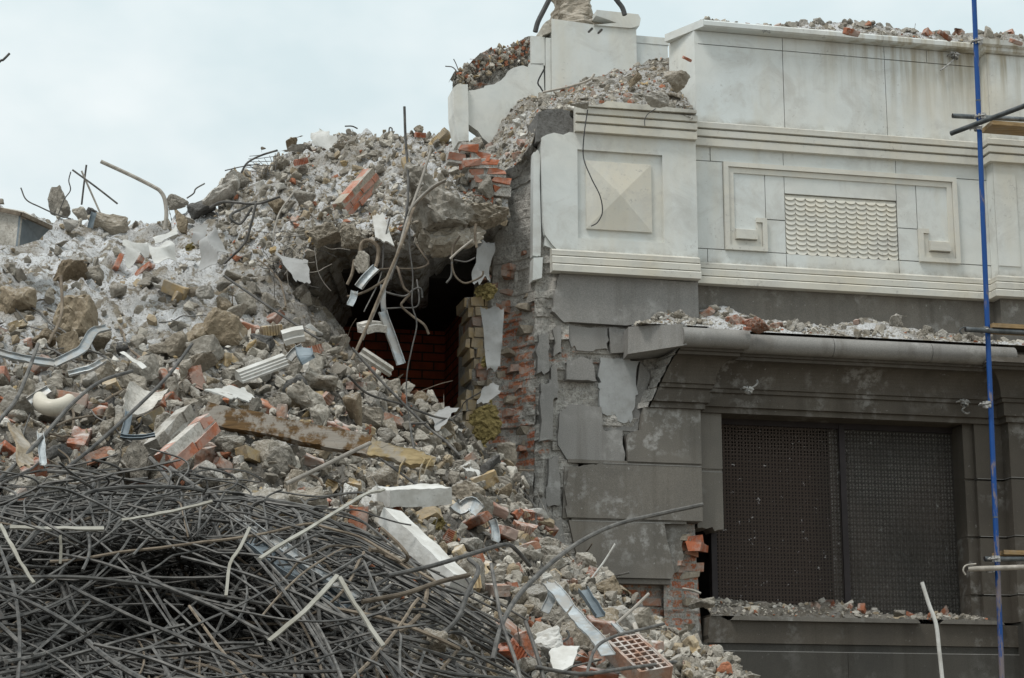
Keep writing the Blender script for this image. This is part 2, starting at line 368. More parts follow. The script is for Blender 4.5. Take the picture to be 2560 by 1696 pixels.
def m_grille():
    m = NT('rusty dusty grille', 0.8)
    v = m.obj(); s = m.n('ShaderNodeSeparateXYZ'); m.link(v, s.inputs[0])
    r = m.n('ShaderNodeMapRange'); r.inputs['From Min'].default_value = 1.15; r.inputs['From Max'].default_value = 1.55; m.link(s.outputs['X'], r.inputs['Value'])
    dust = m.math('MULTIPLY', r.outputs['Result'], m.ramp(m.noise(1.1, 4, 0.5, v), [(0.35, 0.5), (0.6, 1.0)]))
    c = m.mix(dust, (0.085, 0.066, 0.056), (0.045, 0.042, 0.038))
    c = m.mix(m.ramp(m.noise(19, 4, 0.7, v), [(0.66, 0.0), (0.70, 0.9)]), c, (0.50, 0.50, 0.49))
    return m.out(c)
M['grille'] = m_grille()
M['frame'] = m_flat('dark window frame', (0.028, 0.023, 0.024), 0.6)
#@@MATS_END

# ------------------------------------------------------------------ geometry helpers
class MB:
    """collects shapes, then links them as one mesh object"""
    def __init__(self): self.v = []; self.f = []; self.mi = []; self.n = 0
    def add(self, v, f, mi=0):
        self.v.append(np.asarray(v, float).reshape(-1, 3)); k = self.n
        self.f += [tuple(i + k for i in q) for q in f]; self.mi += [mi] * len(f); self.n += len(self.v[-1])
    def box(self, a, b, mi=0, T=None):
        x0, y0, z0 = a; x1, y1, z1 = b
        v = np.array([(x0, y0, z0), (x1, y0, z0), (x1, y1, z0), (x0, y1, z0), (x0, y0, z1), (x1, y0, z1), (x1, y1, z1), (x0, y1, z1)])
        if T is not None: v = v @ np.array(T)[:3, :3].T + np.array(T)[:3, 3]
        self.add(v, [(0, 3, 2, 1), (4, 5, 6, 7), (0, 1, 5, 4), (1, 2, 6, 5), (2, 3, 7, 6), (3, 0, 4, 7)], mi)
    def sdz(self, s0, s1, d0, d1, z0, z1, mi=0): self.box((s0, -d1, z0), (s1, -d0, z1), mi)
    def prism(self, out, d0, d1, mi=0):
        """outline [(s, z)] extruded from depth d0 to the front d1"""
        n = len(out); o = np.array(out, float)
        a = sum(o[i, 0] * o[(i + 1) % n, 1] - o[(i + 1) % n, 0] * o[i, 1] for i in range(n))
        if a < 0: o = o[::-1]
        v = [(s, -d1, z) for s, z in o] + [(s, -d0, z) for s, z in o]
        self.add(v, [tuple(range(n)), tuple(range(2 * n - 1, n - 1, -1))] + [(i, i + n, (i + 1) % n + n, (i + 1) % n) for i in range(n)], mi)
    def sweep(self, pts, sec, mi=0, closed=True, cap=True, up=None, taper=None):
        P = np.asarray(pts, float); n = len(P); m = len(sec)
        T = np.gradient(P, axis=0); T /= np.linalg.norm(T, axis=1)[:, None] + 1e-12
        a = np.array(up if up is not None else ((0, 0, 1.0) if abs(T[0, 2]) < 0.9 else (1.0, 0, 0)), float)
        A = a - T[0] * (a @ T[0]); A /= np.linalg.norm(A); V = []
        for i in range(n):
            if i:
                A = A - T[i] * (A @ T[i]); A /= np.linalg.norm(A) + 1e-12
            B = np.cross(T[i], A); k = taper[i] if taper is not None else 1.0
            V += [P[i] + (B * x + A * y) * k for x, y in sec]
        f = []
        for i in range(n - 1):
            for j in range(m if closed else m - 1):
                f.append((i * m + j, i * m + (j + 1) % m, (i + 1) * m + (j + 1) % m, (i + 1) * m + j))
        if cap and closed: f += [tuple(range(m - 1, -1, -1)), tuple((n - 1) * m + j for j in range(m))]
        self.add(V, f, mi)
    def tube(self, pts, r, k=6, mi=0, taper=None):
        self.sweep(pts, [(r * math.cos(2 * math.pi * j / k), r * math.sin(2 * math.pi * j / k)) for j in range(k)], mi, taper=taper)
    def grid(self, P, mi=0, wrap=False, flip=False):
        P = np.asarray(P); a, b = P.shape[:2]
        f = []
        for i in range(a - 1):
            for j in range(b if wrap else b - 1):
                q = (i * b + j, i * b + (j + 1) % b, (i + 1) * b + (j + 1) % b, (i + 1) * b + j)
                f.append(q[::-1] if flip else q)
        self.add(P.reshape(-1, 3), f, mi)
    def mesh(self, name, mats, smooth=False, shift=None):
        v = np.concatenate(self.v)
        if shift is not None: v = v - shift
        me = bpy.data.meshes.new(name); me.from_pydata(v.tolist(), [], self.f); me.update()
        for m in mats: me.materials.append(m)
        if len(mats) > 1: me.polygons.foreach_set('material_index', self.mi)
        if smooth: me.polygons.foreach_set('use_smooth', [True] * len(me.polygons)); me.set_sharp_from_angle(angle=R(42))
        return me
    def build(self, name, mats, parent=None, smooth=False):
        mats = mats if isinstance(mats, (list, tuple)) else [mats]
        if parent is None:
            v = np.concatenate(self.v); o0 = np.array([v[:, 0].mean(), v[:, 1].mean(), v[:, 2].min()])
            ob = bpy.data.objects.new(name, self.mesh(name, mats, smooth, o0)); ob.location = o0
        else:
            ob = bpy.data.objects.new(name, self.mesh(name, mats, smooth)); ob.parent = parent
            if parent.location.length > 0 and not parent.get('local'): ob.matrix_parent_inverse = Matrix.Translation(-parent.location)
        COL.objects.link(ob); return ob
def tag(o, label, cat, group=None, kind=None):
    if label: o['label'] = label
    if cat: o['category'] = cat
    if group: o['group'] = group
    if kind: o['kind'] = kind
    return o
def empty(name, loc=(0, 0, 0), rz=0.0):
    o = bpy.data.objects.new(name, None); o.location = loc; o.rotation_euler = (0, 0, rz); COL.objects.link(o); return o
def catmull(P, n=8):
    P = np.asarray(P, float)
    if len(P) < 3: return np.array([P[0] + (P[1] - P[0]) * t for t in np.linspace(0, 1, n + 1)])
    Q = np.concatenate([[2 * P[0] - P[1]], P, [2 * P[-1] - P[-2]]]); out = []
    for i in range(1, len(Q) - 2):
        for t in np.linspace(0, 1, n, endpoint=False):
            a, b, c, d = Q[i - 1], Q[i], Q[i + 1], Q[i + 2]
            out.append(0.5 * ((2 * b) + (c - a) * t + (2 * a - 5 * b + 4 * c - d) * t * t + (3 * b - a - 3 * c + d) * t ** 3))
    out.append(Q[-2]); return np.array(out)
def jag(p, q, n, amp, rs):
    p, q = np.array(p, float), np.array(q, float); t = (q - p) / (np.linalg.norm(q - p) + 1e-9); nn = np.array([-t[1], t[0]])
    k = np.sort(rs.uniform(0.05, 0.95, n)); return [tuple(p)] + [tuple(p + (q - p) * a + nn * rs.normal() * amp) for a in k]
def jagline(pts, n, amp, rs):
    o = []
    for a, b in zip(pts[:-1], pts[1:]): o += jag(a, b, n, amp, rs)
    return o + [tuple(pts[-1])]

# ------------------------------------------------------------------ the building (local axes: x along the facade, -y out of it, z up)
BLD = empty('demolished_building', ORG, R(90) - AZ); BLD['local'] = 1
tag(BLD, 'half demolished building with white marble upper wall and sooty granite ground floor', 'building')
P_ = 0.15                                   # how far the corner pier and the pilaster stand proud
rs = np.random.default_rng(21)
def bpart(mb, name, m, smooth=False, parent=None):
    o = mb.build(name, m, parent if parent is not None else BLD, smooth); return o
G_ = 0.0035
def slabs(mb, rects, d0, d1):
    for s0, s1, z0, z1 in rects: mb.sdz(s0 + G_, s1 - G_, d0, d1 + rs.uniform(-0.002, 0.002), z0 + G_, z1 - G_)

# core of the upper wall, and the marble cladding
mb = MB(); mb.prism([(-1.45, 5.4), (8.0, 5.4), (8.0, 8.86), (0.06, 8.86), (0.06, 7.75), (-1.2, 7.6), (-1.5, 7.3)], -0.75, -0.032)
bpart(mb, 'wall_core', M['joint'])
mb = MB()
slabs(mb, [(0.02, 0.948, 8.706, 8.845), (0.948, 2.037, 8.706, 8.845), (2.037, 2.5, 8.706, 8.845), (2.5, 3.09, 8.706, 8.845),
           (0.02, 0.945, 7.86, 8.704), (0.945, 2.036, 7.86, 8.704), (2.036, 3.09, 7.86, 8.704),
           (-0.02, 0.16, 7.492, 7.65), (0.16, 0.915, 7.492, 7.65), (0.915, 2.105, 7.492, 7.65), (2.105, 3.09, 7.492, 7.65),
           (-0.02, 0.284, 6.6, 7.49), (0.284, 0.716, 6.6, 7.49), (0.716, 0.917, 6.6, 6.932), (0.716, 0.917, 6.934, 7.49), (0.917, 2.098, 7.21, 7.49),
           (2.098, 2.31, 6.6, 6.932), (2.098, 2.31, 6.934, 7.49), (2.31, 2.74, 6.6, 7.49), (2.74, 3.09, 6.6, 7.49),
           (-0.02, 0.11, 6.44, 6.598), (0.11, 0.917, 6.44, 6.598), (0.917, 2.094, 6.44, 6.598), (2.094, 3.09, 6.44, 6.598)], -0.032, 0.0)
# end return of the parapet, a splayed face
mb.add([(0.02 + G_, -0.0, 7.6), (-0.11, 0.42, 7.6), (-0.11, 0.42, 8.845), (0.02 + G_, -0.0, 8.845), (0.06, 0.0, 7.6), (0.0, 0.42, 7.6), (0.0, 0.42, 8.845), (0.06, 0.0, 8.845)],
       [(0, 3, 2, 1), (4, 5, 6, 7), (0, 1, 5, 4), (3, 7, 6, 2), (1, 2, 6, 5), (0, 4, 7, 3)])
bpart(mb, 'marble_cladding', M['marble'])
mb = MB()
slabs(mb, [(3.085, 8.0, 7.86, 8.80), (3.085, 8.0, 6.44, 7.65), ], P_ - 0.035, P_)
mb.sdz(3.082, 3.086, 0.002, P_ - 0.004, 7.86, 8.80); mb.sdz(3.082, 3.086, 0.002, P_ - 0.004, 6.44, 7.65)
mb.sdz(3.09, 8.0, -0.03, P_ - 0.04, 6.2, 8.80)
mb.sdz(3.085, 3.32, P_ + 0.0, P_ + 0.012, 6.56, 7.52)
pil = bpart(mb, 'corner_pilaster', M['marble'])

def sweep_plan(mb, path, prof, mi=0, cap=True):
    """profile [(projection, z)] carried along a plan path [(s, d)] with mitred corners"""
    P = [np.array(p, float) for p in path]; k = len(prof); V = []
    for i, p in enumerate(P):
        ns = []
        if i: t = P[i] - P[i - 1]; t /= np.linalg.norm(t); ns.append(np.array([-t[1], t[0]]))
        if i < len(P) - 1: t = P[i + 1] - P[i]; t /= np.linalg.norm(t); ns.append(np.array([-t[1], t[0]]))
        m = ns[0] if len(ns) == 1 else (ns[0] + ns[1]) / (1 + ns[0] @ ns[1])
        V += [(p[0] + m[0] * a, -(p[1] + m[1] * a), z) for a, z in prof]
    f = []
    for i in range(len(P) - 1):
        for j in range(k - 1): f.append((i * k + j, (i + 1) * k + j, (i + 1) * k + j + 1, i * k + j + 1))
    if cap: f += [tuple(range(k)), tuple((len(P) - 1) * k + j for j in range(k - 1, -1, -1))]
    mb.add(V, f, mi)
def fascia_profile(bands, top):
    pr = [(-0.03, bands[0][0])]
    for a, b, p in bands: pr += [(p, a), (p + 0.003, b - 0.012), (p - 0.012, b), (-0.012, b + 0.0005)]
    return pr[:-1] + [(0.0, top), (-0.03, top)]
m1 = fascia_profile([(7.634, 7.716, 0.052), (7.728, 7.797, 0.064), (7.809, 7.872, 0.074)], 7.890)
m2 = fascia_profile([(6.230, 6.301, 0.085), (6.313, 6.381, 0.070), (6.393, 6.446, 0.055)], 6.464)
mb = MB(); sweep_plan(mb, [(-0.035, 0.0), (3.085, 0.0), (3.085, P_), (8.0, P_)], m1); bpart(mb, 'stepped_moulding', M['marble_warm'])
mb = MB(); sweep_plan(mb, [(-0.035, 0.0), (3.085, 0.0), (3.085, P_), (8.0, P_)], m2); bpart(mb, 'stepped_moulding', M['marble_warm'])
# coping stones
mb = MB()
cp = [(-0.03, 8.846), (0.10, 8.848), (0.12, 8.862), (0.12, 8.905), (0.10, 8.922), (-0.6, 8.930)]
for a, b in ((0.085, 1.98), (1.984, 3.01)): sweep_plan(mb, [(a, 0.0), (b, 0.0)], cp)
mb.add([(0.083, -0.12, 8.846), (-0.17, 0.36, 8.846), (0.25, 0.6, 8.846), (0.25, 0.02, 8.846), (0.083, -0.12, 8.925), (-0.17, 0.36, 8.925), (0.25, 0.6, 8.925), (0.25, 0.02, 8.925)],
       [(0, 1, 2, 3), (7, 6, 5, 4), (0, 4, 5, 1), (1, 5, 6, 2), (2, 6, 7, 3), (0, 3, 7, 4)])
cp2 = [(-0.03, 8.80), (0.03, 8.802), (0.05, 8.82), (0.05, 8.85), (0.09, 8.87), (0.10, 8.92), (-0.6, 8.93)]
sweep_plan(mb, [(3.02, P_ - 0.16), (3.085, P_ - 0.16), (3.085, P_), (8.0, P_)], cp2)
bpart(mb, 'coping', M['marble'])

mb = MB()
for x0, y0, x1, y1 in ((950, 480, 910, 570), (1010, 500, 940, 660), (1000, 570, 1100, 510), (1070, 530, 1030, 620), (1100, 510, 1135, 530), (1135, 530, 1130, 600), (1150, 600, 1240, 600), (1225, 520, 1280, 540), (1240, 590, 1240, 665), (1250, 600, 1310, 620)):
    a, b = [np.array(f_at(1860 + x / 19.7, 50 + y / 19.7, 0.121)) for x, y in ((x0, y0), (x1, y1))]; mb.tube([(p[0], -p[1], p[2]) for p in (a, b)], 0.0022, 4)
bpart(mb, 'graffiti_mark', M['cable'])
# relief ornament: key-pattern frame, raised tablets, fish-scale panel
def offs(path, w):
    P = [np.array(p, float) for p in path]; o = []
    for i, p in enumerate(P):
        ns = []
        if i: t = P[i] - P[i - 1]; t /= np.linalg.norm(t); ns.append(np.array([t[1], -t[0]]))
        if i < len(P) - 1: t = P[i + 1] - P[i]; t /= np.linalg.norm(t); ns.append(np.array([t[1], -t[0]]))
        m = ns[0] if len(ns) == 1 else (ns[0] + ns[1]) / (1 + ns[0] @ ns[1]); o.append(p + m * w)
    return o
def strip(mb, path, w0, w1, d0, d1):
    a, b = offs(path, w0), offs(path, w1); n = len(a)
    V = [(p[0], -d1, p[1]) for p in a] + [(p[0], -d1, p[1]) for p in b] + [(p[0], -d0, p[1]) for p in a] + [(p[0], -d0, p[1]) for p in b]
    f = []
    for i in range(n - 1):
        f += [(i, i + 1, n + i + 1, n + i), (i, 2 * n + i, 2 * n + i + 1, i + 1), (n + i, n + i + 1, 3 * n + i + 1, 3 * n + i)]
    f += [(0, n, 3 * n, 2 * n), (n - 1, 3 * n - 1, 4 * n - 1, 2 * n - 1)]
    mb.add(V, f)
key = [(0.61, 6.934), (0.716, 6.934), (0.716, 6.598), (0.286, 6.598), (0.286, 7.487), (2.741, 7.487), (2.741, 6.594), (2.309, 6.594), (2.309, 6.932), (2.416, 6.932)]
mb = MB(); strip(mb, key, 0.0, 0.046, -0.01, 0.036); strip(mb, key, 0.049, 0.103, -0.01, 0.016); bpart(mb, 'key_pattern_frame', M['marble_warm'])
for a, b in ((0.39, 0.607), (2.414, 2.634)):
    mb = MB(); mb.add([(a, -0.058, 6.708), (b, -0.058, 6.708), (b, -0.058, 6.80), (a, -0.058, 6.80), (a, 0.01, 6.708), (b, 0.01, 6.708), (b, 0.01, 6.825), (a, 0.01, 6.825)],
                      [(0, 1, 2, 3), (0, 4, 5, 1), (3, 2, 6, 7), (0, 3, 7, 4), (1, 5, 6, 2)])
    bpart(mb, 'raised_tablet', M['marble_warm'])
mb = MB(); c0, c1, nc, nr = 0.921, 2.092, 11, 12; w = (c1 - c0) / nc; h = 0.605 / nr
for r in range(nr):
    for c in range(nc):
        zt = 7.205 - r * h; x0 = c0 + c * w; k = 12
        arc = [(x0 + w * (0.5 - 0.5 * math.cos(math.pi * i / k)), zt - 0.020 - 0.040 * math.sin(math.pi * i / k) ** 0.8) for i in range(k + 1)]
        pts = [(x0 + w, zt + 0.030)] + [(x0, zt + 0.030)] + arc
        dd = lambda z: -0.022 + 0.024 * min(1, max(0, (zt + 0.03 - z) / 0.09))
        n = len(pts); V = [(s, -dd(z), min(z, 7.206)) for s, z in pts] + [(s, 0.03, min(z, 7.206)) for s, z in pts]
        mb.add(V, [tuple(range(n))] + [(i, i + n, (i + 1) % n + n, (i + 1) % n) for i in range(1, n)])
mb.sdz(c0 - 0.003, c1 + 0.003, -0.031, -0.026, 6.60, 7.21)
bpart(mb, 'fish_scale_panel', M['marble_warm'])

# corner pier, marble storey
mb = MB(); D0, D1 = -0.03, P_
mb.prism([(-1.222, 6.455), (-1.222, 7.63), (-1.30, 7.632), (-1.36, 7.60), (-1.45, 7.615), (-1.52, 7.59), (-1.57, 7.56), (-1.575, 7.47), (-1.565, 7.1), (-1.56, 6.72), (-1.545, 6.60), (-1.47, 6.50), (-1.42, 6.455)], D0, D1)
mb.prism([(-0.374, 6.455), (-0.035, 6.455), (-0.035, 7.632), (-0.374, 7.632)], D0, D1)
mb.prism([(-1.222, 7.466), (-0.374, 7.466), (-0.374, 7.632), (-1.222, 7.63)], D0, D1 - 0.001)
mb.prism([(-1.222, 6.455), (-0.374, 6.455), (-0.374, 6.585), (-1.222, 6.585)], D0, D1 - 0.001)
mb.sdz(-1.222, -0.374, D0, D1 - 0.035, 6.586, 7.465)
pier = bpart(mb, 'corner_pier', M['marble'])
mb = MB(); a = (-1.135, -0.488, 6.685, 7.362); c = ((a[0] + a[1]) / 2, (a[2] + a[3]) / 2); d0, d1, d2 = P_ - 0.036, P_ - 0.008, P_ + 0.042
V = [(a[0], -d0, a[2]), (a[1], -d0, a[2]), (a[1], -d0, a[3]), (a[0], -d0, a[3]), (a[0], -d1, a[2]), (a[1], -d1, a[2]), (a[1], -d1, a[3]), (a[0], -d1, a[3]), (c[0], -d2, c[1])]
mb.add(V, [(0, 1, 5, 4), (1, 2, 6, 5), (2, 3, 7, 6), (3, 0, 4, 7), (4, 5, 8), (5, 6, 8), (6, 7, 8), (7, 4, 8)])
o = bpart(mb, 'pyramid_boss', M['marble_warm'], parent=pier)
mb = MB(); sweep_plan(mb, [(-1.25, P_), (-0.035, P_)], m1)
mb.prism([(-1.19, 7.87), (-0.05, 7.885), (-0.05, 7.915), (-0.95, 7.94), (-1.0, 7.90)], -0.05, P_ + 0.10)
bpart(mb, 'stepped_moulding', M['marble_warm'], parent=pier)
mb = MB(); sweep_plan(mb, [(-1.49, P_), (-0.035, P_)], m2); bpart(mb, 'stepped_moulding', M['marble_warm'], parent=pier)
mb = MB()
mb.prism(jagline([(-1.65, 6.40), (-1.575, 6.40), (-1.575, 7.40), (-1.60, 7.45), (-1.64, 7.42)], 2, 0.006, rs), -0.02, P_ - 0.05)
mb.prism([(-1.66, 6.15), (-1.57, 6.18), (-1.56, 6.38), (-1.65, 6.37)], -0.02, P_ - 0.02)
mb.prism([(-1.54, 6.50), (-1.40, 6.45), (-1.44, 6.56), (-1.52, 6.70)], 0.0, P_ - 0.03)
bpart(mb, 'edge_slab', M['marble'], parent=pier)
mb = MB(); mb.prism(jagline([(-1.62, 7.52), (-1.26, 7.62), (-1.23, 7.75), (-1.30, 7.86), (-1.50, 7.86), (-1.60, 7.82)], 2, 0.012, rs) , -0.3, P_ - 0.03)
bpart(mb, 'dark_backing_stone', M['concrete_dark'], parent=pier)

# granite storey
mb = MB()
mb.sdz(-0.02, 3.088, -0.2, -0.012, 5.35, 6.226); mb.sdz(3.088, 8.0, -0.2, P_ - 0.012, 5.35, 6.226)
bpart(mb, 'granite_band', M['granite'])
mb = MB(); mb.prism(jagline([(-0.04, 6.226), (-1.40, 6.226), (-1.46, 6.0), (-1.475, 5.86), (-1.36, 5.76)], 3, 0.008, rs) + jagline([(-1.36, 5.76), (-0.60, 5.765), (-0.04, 5.78)], 5, 0.006, rs), -0.2, P_ - 0.01)
bpart(mb, 'worn_granite_block', M['granite_light'])
mb = MB()
mb.prism(jagline([(-1.345, 5.735), (-0.93, 5.74), (-0.93, 5.53), (-1.12, 5.50), (-1.28, 5.53), (-1.345, 5.735)], 3, 0.012, rs)[:-1], -0.2, 0.10)
mb.prism(jagline([(-0.92, 5.735), (-0.655, 5.735), (-0.655, 5.50), (-0.9, 5.49), (-0.92, 5.735)], 2, 0.008, rs)[:-1], -0.2, 0.115)
mb.prism(jagline([(-1.32, 5.40), (-1.08, 5.44), (-1.04, 5.22), (-1.33, 5.22), (-1.32, 5.40)], 3, 0.015, rs)[:-1], -0.2, 0.11)
bpart(mb, 'broken_facing_block', M['granite_light'])
mb = MB()
mb.prism(jagline([(-1.0, 5.45), (-0.62, 5.43), (-0.66, 5.1), (-0.70, 4.86), (-0.78, 4.83), (-0.99, 4.92), (-1.02, 5.2), (-1.0, 5.45)], 4, 0.016, rs)[:-1], -0.2, 0.085)
bpart(mb, 'cement_patch', M['cement'])
mb = MB()
mb.prism(jagline([(-0.60, 5.44), (-0.50, 5.3), (-0.60, 5.0), (-0.64, 4.76), (-0.98, 4.76), (-0.99, 4.9), (-0.72, 4.83), (-0.66, 5.1), (-0.60, 5.44)], 2, 0.008, rs)[:-1], -0.2, 0.062)
mb.prism(jagline([(-1.40, 4.90), (-1.30, 4.985), (-1.0, 4.97), (-0.985, 4.76), (-0.80, 4.755), (-0.78, 4.462), (-1.33, 4.462), (-1.42, 4.6), (-1.40, 4.90)], 3, 0.007, rs)[:-1], -0.2, P_ - 0.035)
bpart(mb, 'exposed_backing_block', M['granite_light'])
mb = MB(); J = 0.022
mb.prism([(-1.36, 4.40), (-0.06, 4.43), (-0.06, 3.92), (-1.38, 3.92)], -0.2, P_ - 0.03)
mb.prism([(-0.76, 4.462), (-0.047, 4.462), (-0.047, 4.985), (-0.60, 4.985), (-0.63, 4.765), (-0.70, 4.745), (-0.765, 4.71)], -0.2, P_)
mb.prism(jagline([(-1.345, 3.935), (-1.36, 4.20), (-1.33, 4.36), (-1.10, 4.425), (-0.98, 4.44)], 3, 0.008, rs) + [(-0.047, 4.44), (-0.047, 3.925), (-1.345, 3.925)], -0.2, P_ - 0.002)
mb.prism([(-1.33, 3.9), (-0.42, 3.9), (-0.40, 3.75), (-0.36, 3.60), (-0.33, 3.45), (-0.36, 3.385), (-1.12, 3.385), (-1.25, 3.55)], -0.2, P_)
mb.prism([(-1.1, 3.381), (-0.36, 3.381), (-0.36, 3.335), (-1.0, 3.335)], -0.2, P_ - 0.03)
mb.sdz(-1.33, -0.048, -0.2, P_ - 0.02, 4.435, 4.468); mb.sdz(-1.30, -0.20, -0.2, P_ - 0.02, 3.895, 3.93)
mb.prism([(-0.418, 3.9), (-0.16, 3.9), (-0.20, 3.84), (-0.24, 3.7), (-0.22, 3.6), (-0.27, 3.46), (-0.33, 3.44)], -0.2, P_ - 0.06)
bpart(mb, 'granite_pier', M['granite'])
mb = MB(); mb.sdz(-1.0, -0.05, 0.1, P_ + 0.0015, 4.434, 4.4405); mb.sdz(-1.30, -0.36, 0.1, P_ + 0.0015, 3.893, 3.9005); mb.sdz(-0.05, 0.205, -0.1, 0.0015, 4.413, 4.4205)
mb.sdz(0.0, 3.1, 0.0, 0.0865, 2.739, 2.7455)
for z in (3.315, 3.875, 4.438): mb.sdz(2.81, 3.088, -0.1, 0.0015, z, z + 0.006); mb.sdz(3.09, 8.0, 0.0, P_ + 0.0015, z, z + 0.006)
bpart(mb, 'pointed_joint', M['granite_light'])
mb = MB()
for x0, x1, z0, z1 in ((-1.60, -1.47, 4.62, 5.20), (-1.52, -1.40, 4.02, 4.50), (-1.60, -1.50, 3.66, 4.12), (-1.46, -1.36, 3.50, 3.92), (-1.62, -1.50, 5.26, 5.66), (-1.50, -1.42, 5.0, 5.36), (-1.46, -1.38, 5.44, 5.74)):
    mb.prism(jagline([(x0, z0), (x1, z0 + 0.03), (x1 - 0.01, z1), (x0 + 0.015, z1 - 0.03), (x0, z0)], 4, 0.012, rs)[:-1], -0.1, 0.115 + rs.uniform(-0.02, 0.02))
bpart(mb, 'mortar_skin', M['granite_light'])
mb = MB()
mb.sdz(-0.05, 0.208, -0.28, 0.0, 4.445, 4.978); mb.prism(jagline([(-0.05, 3.88), (0.206, 3.875)], 5, 0.012, rs) + [(0.206, 4.42), (-0.05, 4.42)], -0.28, 0.0); mb.sdz(-0.05, 0.205, -0.28, -0.012, 4.415, 4.45)
bpart(mb, 'window_jamb', M['granite'])
# cornice: carried round the pier, the window wall and the pilaster
def arc(c, r, a0, a1, n): return [(c[0] + r[0] * math.cos(R(a0 + (a1 - a0) * i / n)), c[1] + r[1] * math.sin(R(a0 + (a1 - a0) * i / n))) for i in range(n + 1)]
cor = [(-0.05, 4.976), (0.035, 4.978), (0.035, 5.030), (0.07, 5.034), (0.07, 5.160), (0.095, 5.164), (0.095, 5.200), (0.115, 5.204)]
cor += [(0.115 + 0.17 * (1 - math.cos(R(t))), 5.204 + 0.235 * math.sin(R(t))) for t in np.linspace(8, 88, 9)]
cor += [(0.30, 5.441), (0.30, 5.470), (0.325, 5.474), (0.325, 5.500), (0.35, 5.502)]
cor += [(0.30, 5.56), (0.1, 5.68), (-0.05, 5.70)]
mb = MB(); sweep_plan(mb, [(-0.50, P_), (-0.045, P_), (-0.045, 0.0), (3.088, 0.0), (3.088, P_), (8.0, P_)], cor)
k_ = len(cor); mb.v[0][:k_, 0] += np.maximum(0, mb.v[0][:k_, 2] - 4.98) * 0.42 - 0.05
bpart(mb, 'cornice', M['granite_dark'], False)
mb = MB()
for a, b, dd in ((-0.33, -0.045, P_), (-0.04, 1.20, 0), (1.206, 2.2, 0), (2.206, 3.08, 0)):
    e = 0.36 if dd == 0 and a < 0 else 0
    sweep_plan(mb, [(a + e * 0.0, dd), (b + (0.36 if dd else 0), dd)], [(0.1, 5.504)] + [(p + 0.006, z) for p, z in arc((0.35, 5.59), (0.088, 0.09), -92, 90, 12)] + [(0.1, 5.696)])
bpart(mb, 'cornice_roll', M['granite_light'], True)
mb = MB(); mb.add([(-0.80, -0.33, 5.44), (-0.30, -0.56, 5.50), (-0.22, -0.40, 5.50), (-0.22, 0.1, 5.50), (-0.76, 0.1, 5.44), (-0.79, -0.33, 5.70), (-0.33, -0.54, 5.705), (-0.22, -0.40, 5.705), (-0.22, 0.1, 5.705), (-0.76, 0.1, 5.70)],
                  [(4, 3, 2, 1, 0), (5, 6, 7, 8, 9), (0, 1, 6, 5), (1, 2, 7, 6), (2, 3, 8, 7), (3, 4, 9, 8), (4, 0, 5, 9)])
bpart(mb, 'broken_cornice_block', M['granite_light'])
# pale mortar edge where the cornice has torn away
mb = MB(); cut = lambda z: -0.553 + max(0, z - 4.98) * 0.42; ce = [(p, z) for p, z in cor if p >= 0]; o_ = [(max(p + 0.004, 0.004), z) for p, z in ce]; n_ = len(o_)
V = [(cut(z) - 0.008 - rs.uniform(0, 0.02), -(P_ + p), z) for p, z in o_] + [(cut(z) - 0.05 - rs.uniform(0, 0.05), -0.06, z) for p, z in o_]
mb.add(V, [(k, k + 1, n_ + k + 1, n_ + k) for k in range(n_ - 1)])
bpart(mb, 'torn_mortar_edge', M['broken_grey'])

# right window jamb and lower pilaster
mb = MB()
for z0, z1 in ((3.05, 3.30), (3.322, 3.86), (3.882, 4.42), (4.445, 4.978)):
    mb.sdz(2.70, 2.80, -0.45, -0.05, z0, z1); mb.sdz(2.80, 3.088, -0.45, 0.0, z0, z1); mb.sdz(3.088, 8.0, -0.45, P_, z0, z1)
mb.sdz(2.702, 8.0, -0.45, -0.07, 3.05, 4.97); mb.sdz(3.10, 8.0, -0.4, P_ - 0.02, 3.05, 4.97)
bpart(mb, 'window_jamb', M['granite_dark'])
# wall above the window and behind (lintel)
mb = MB(); mb.sdz(-0.3, 8.0, -0.6, -0.055, 4.985, 5.6); bpart(mb, 'lintel', M['granite_dark'])
# sill and the wall under it
mb = MB()
mb.prism(jagline([(0.02, 3.07), (0.01, 2.95), (0.0, 2.815)], 2, 0.01, rs) + [(3.1, 2.815), (3.1, 3.02), (0.20, 3.02), (0.14, 3.05), (0.10, 3.085)], -0.35, 0.08)
bpart(mb, 'window_sill', M['granite_dark'])
mb = MB()
for a, b in ((0.22, 2.06), (2.30, 2.92)): mb.prism([(a, 3.022), (b + 0.03, 3.022), (b, 3.06), (a + 0.04, 3.06)], -0.1, 0.12)
bpart(mb, 'sill_lip', M['granite'])
mb = MB(); mb.sdz(-0.30, 8.0, -0.35, 0.06, 2.745, 2.812); mb.sdz(-0.04, 1.36, -0.35, 0.085, 0.0, 2.745); mb.sdz(1.364, 3.1, -0.35, 0.085, 0.0, 2.745); mb.sdz(3.1, 8.0, -0.35, P_ + 0.05, 0.0, 3.045)
bpart(mb, 'plinth_wall', M['granite_plinth'])
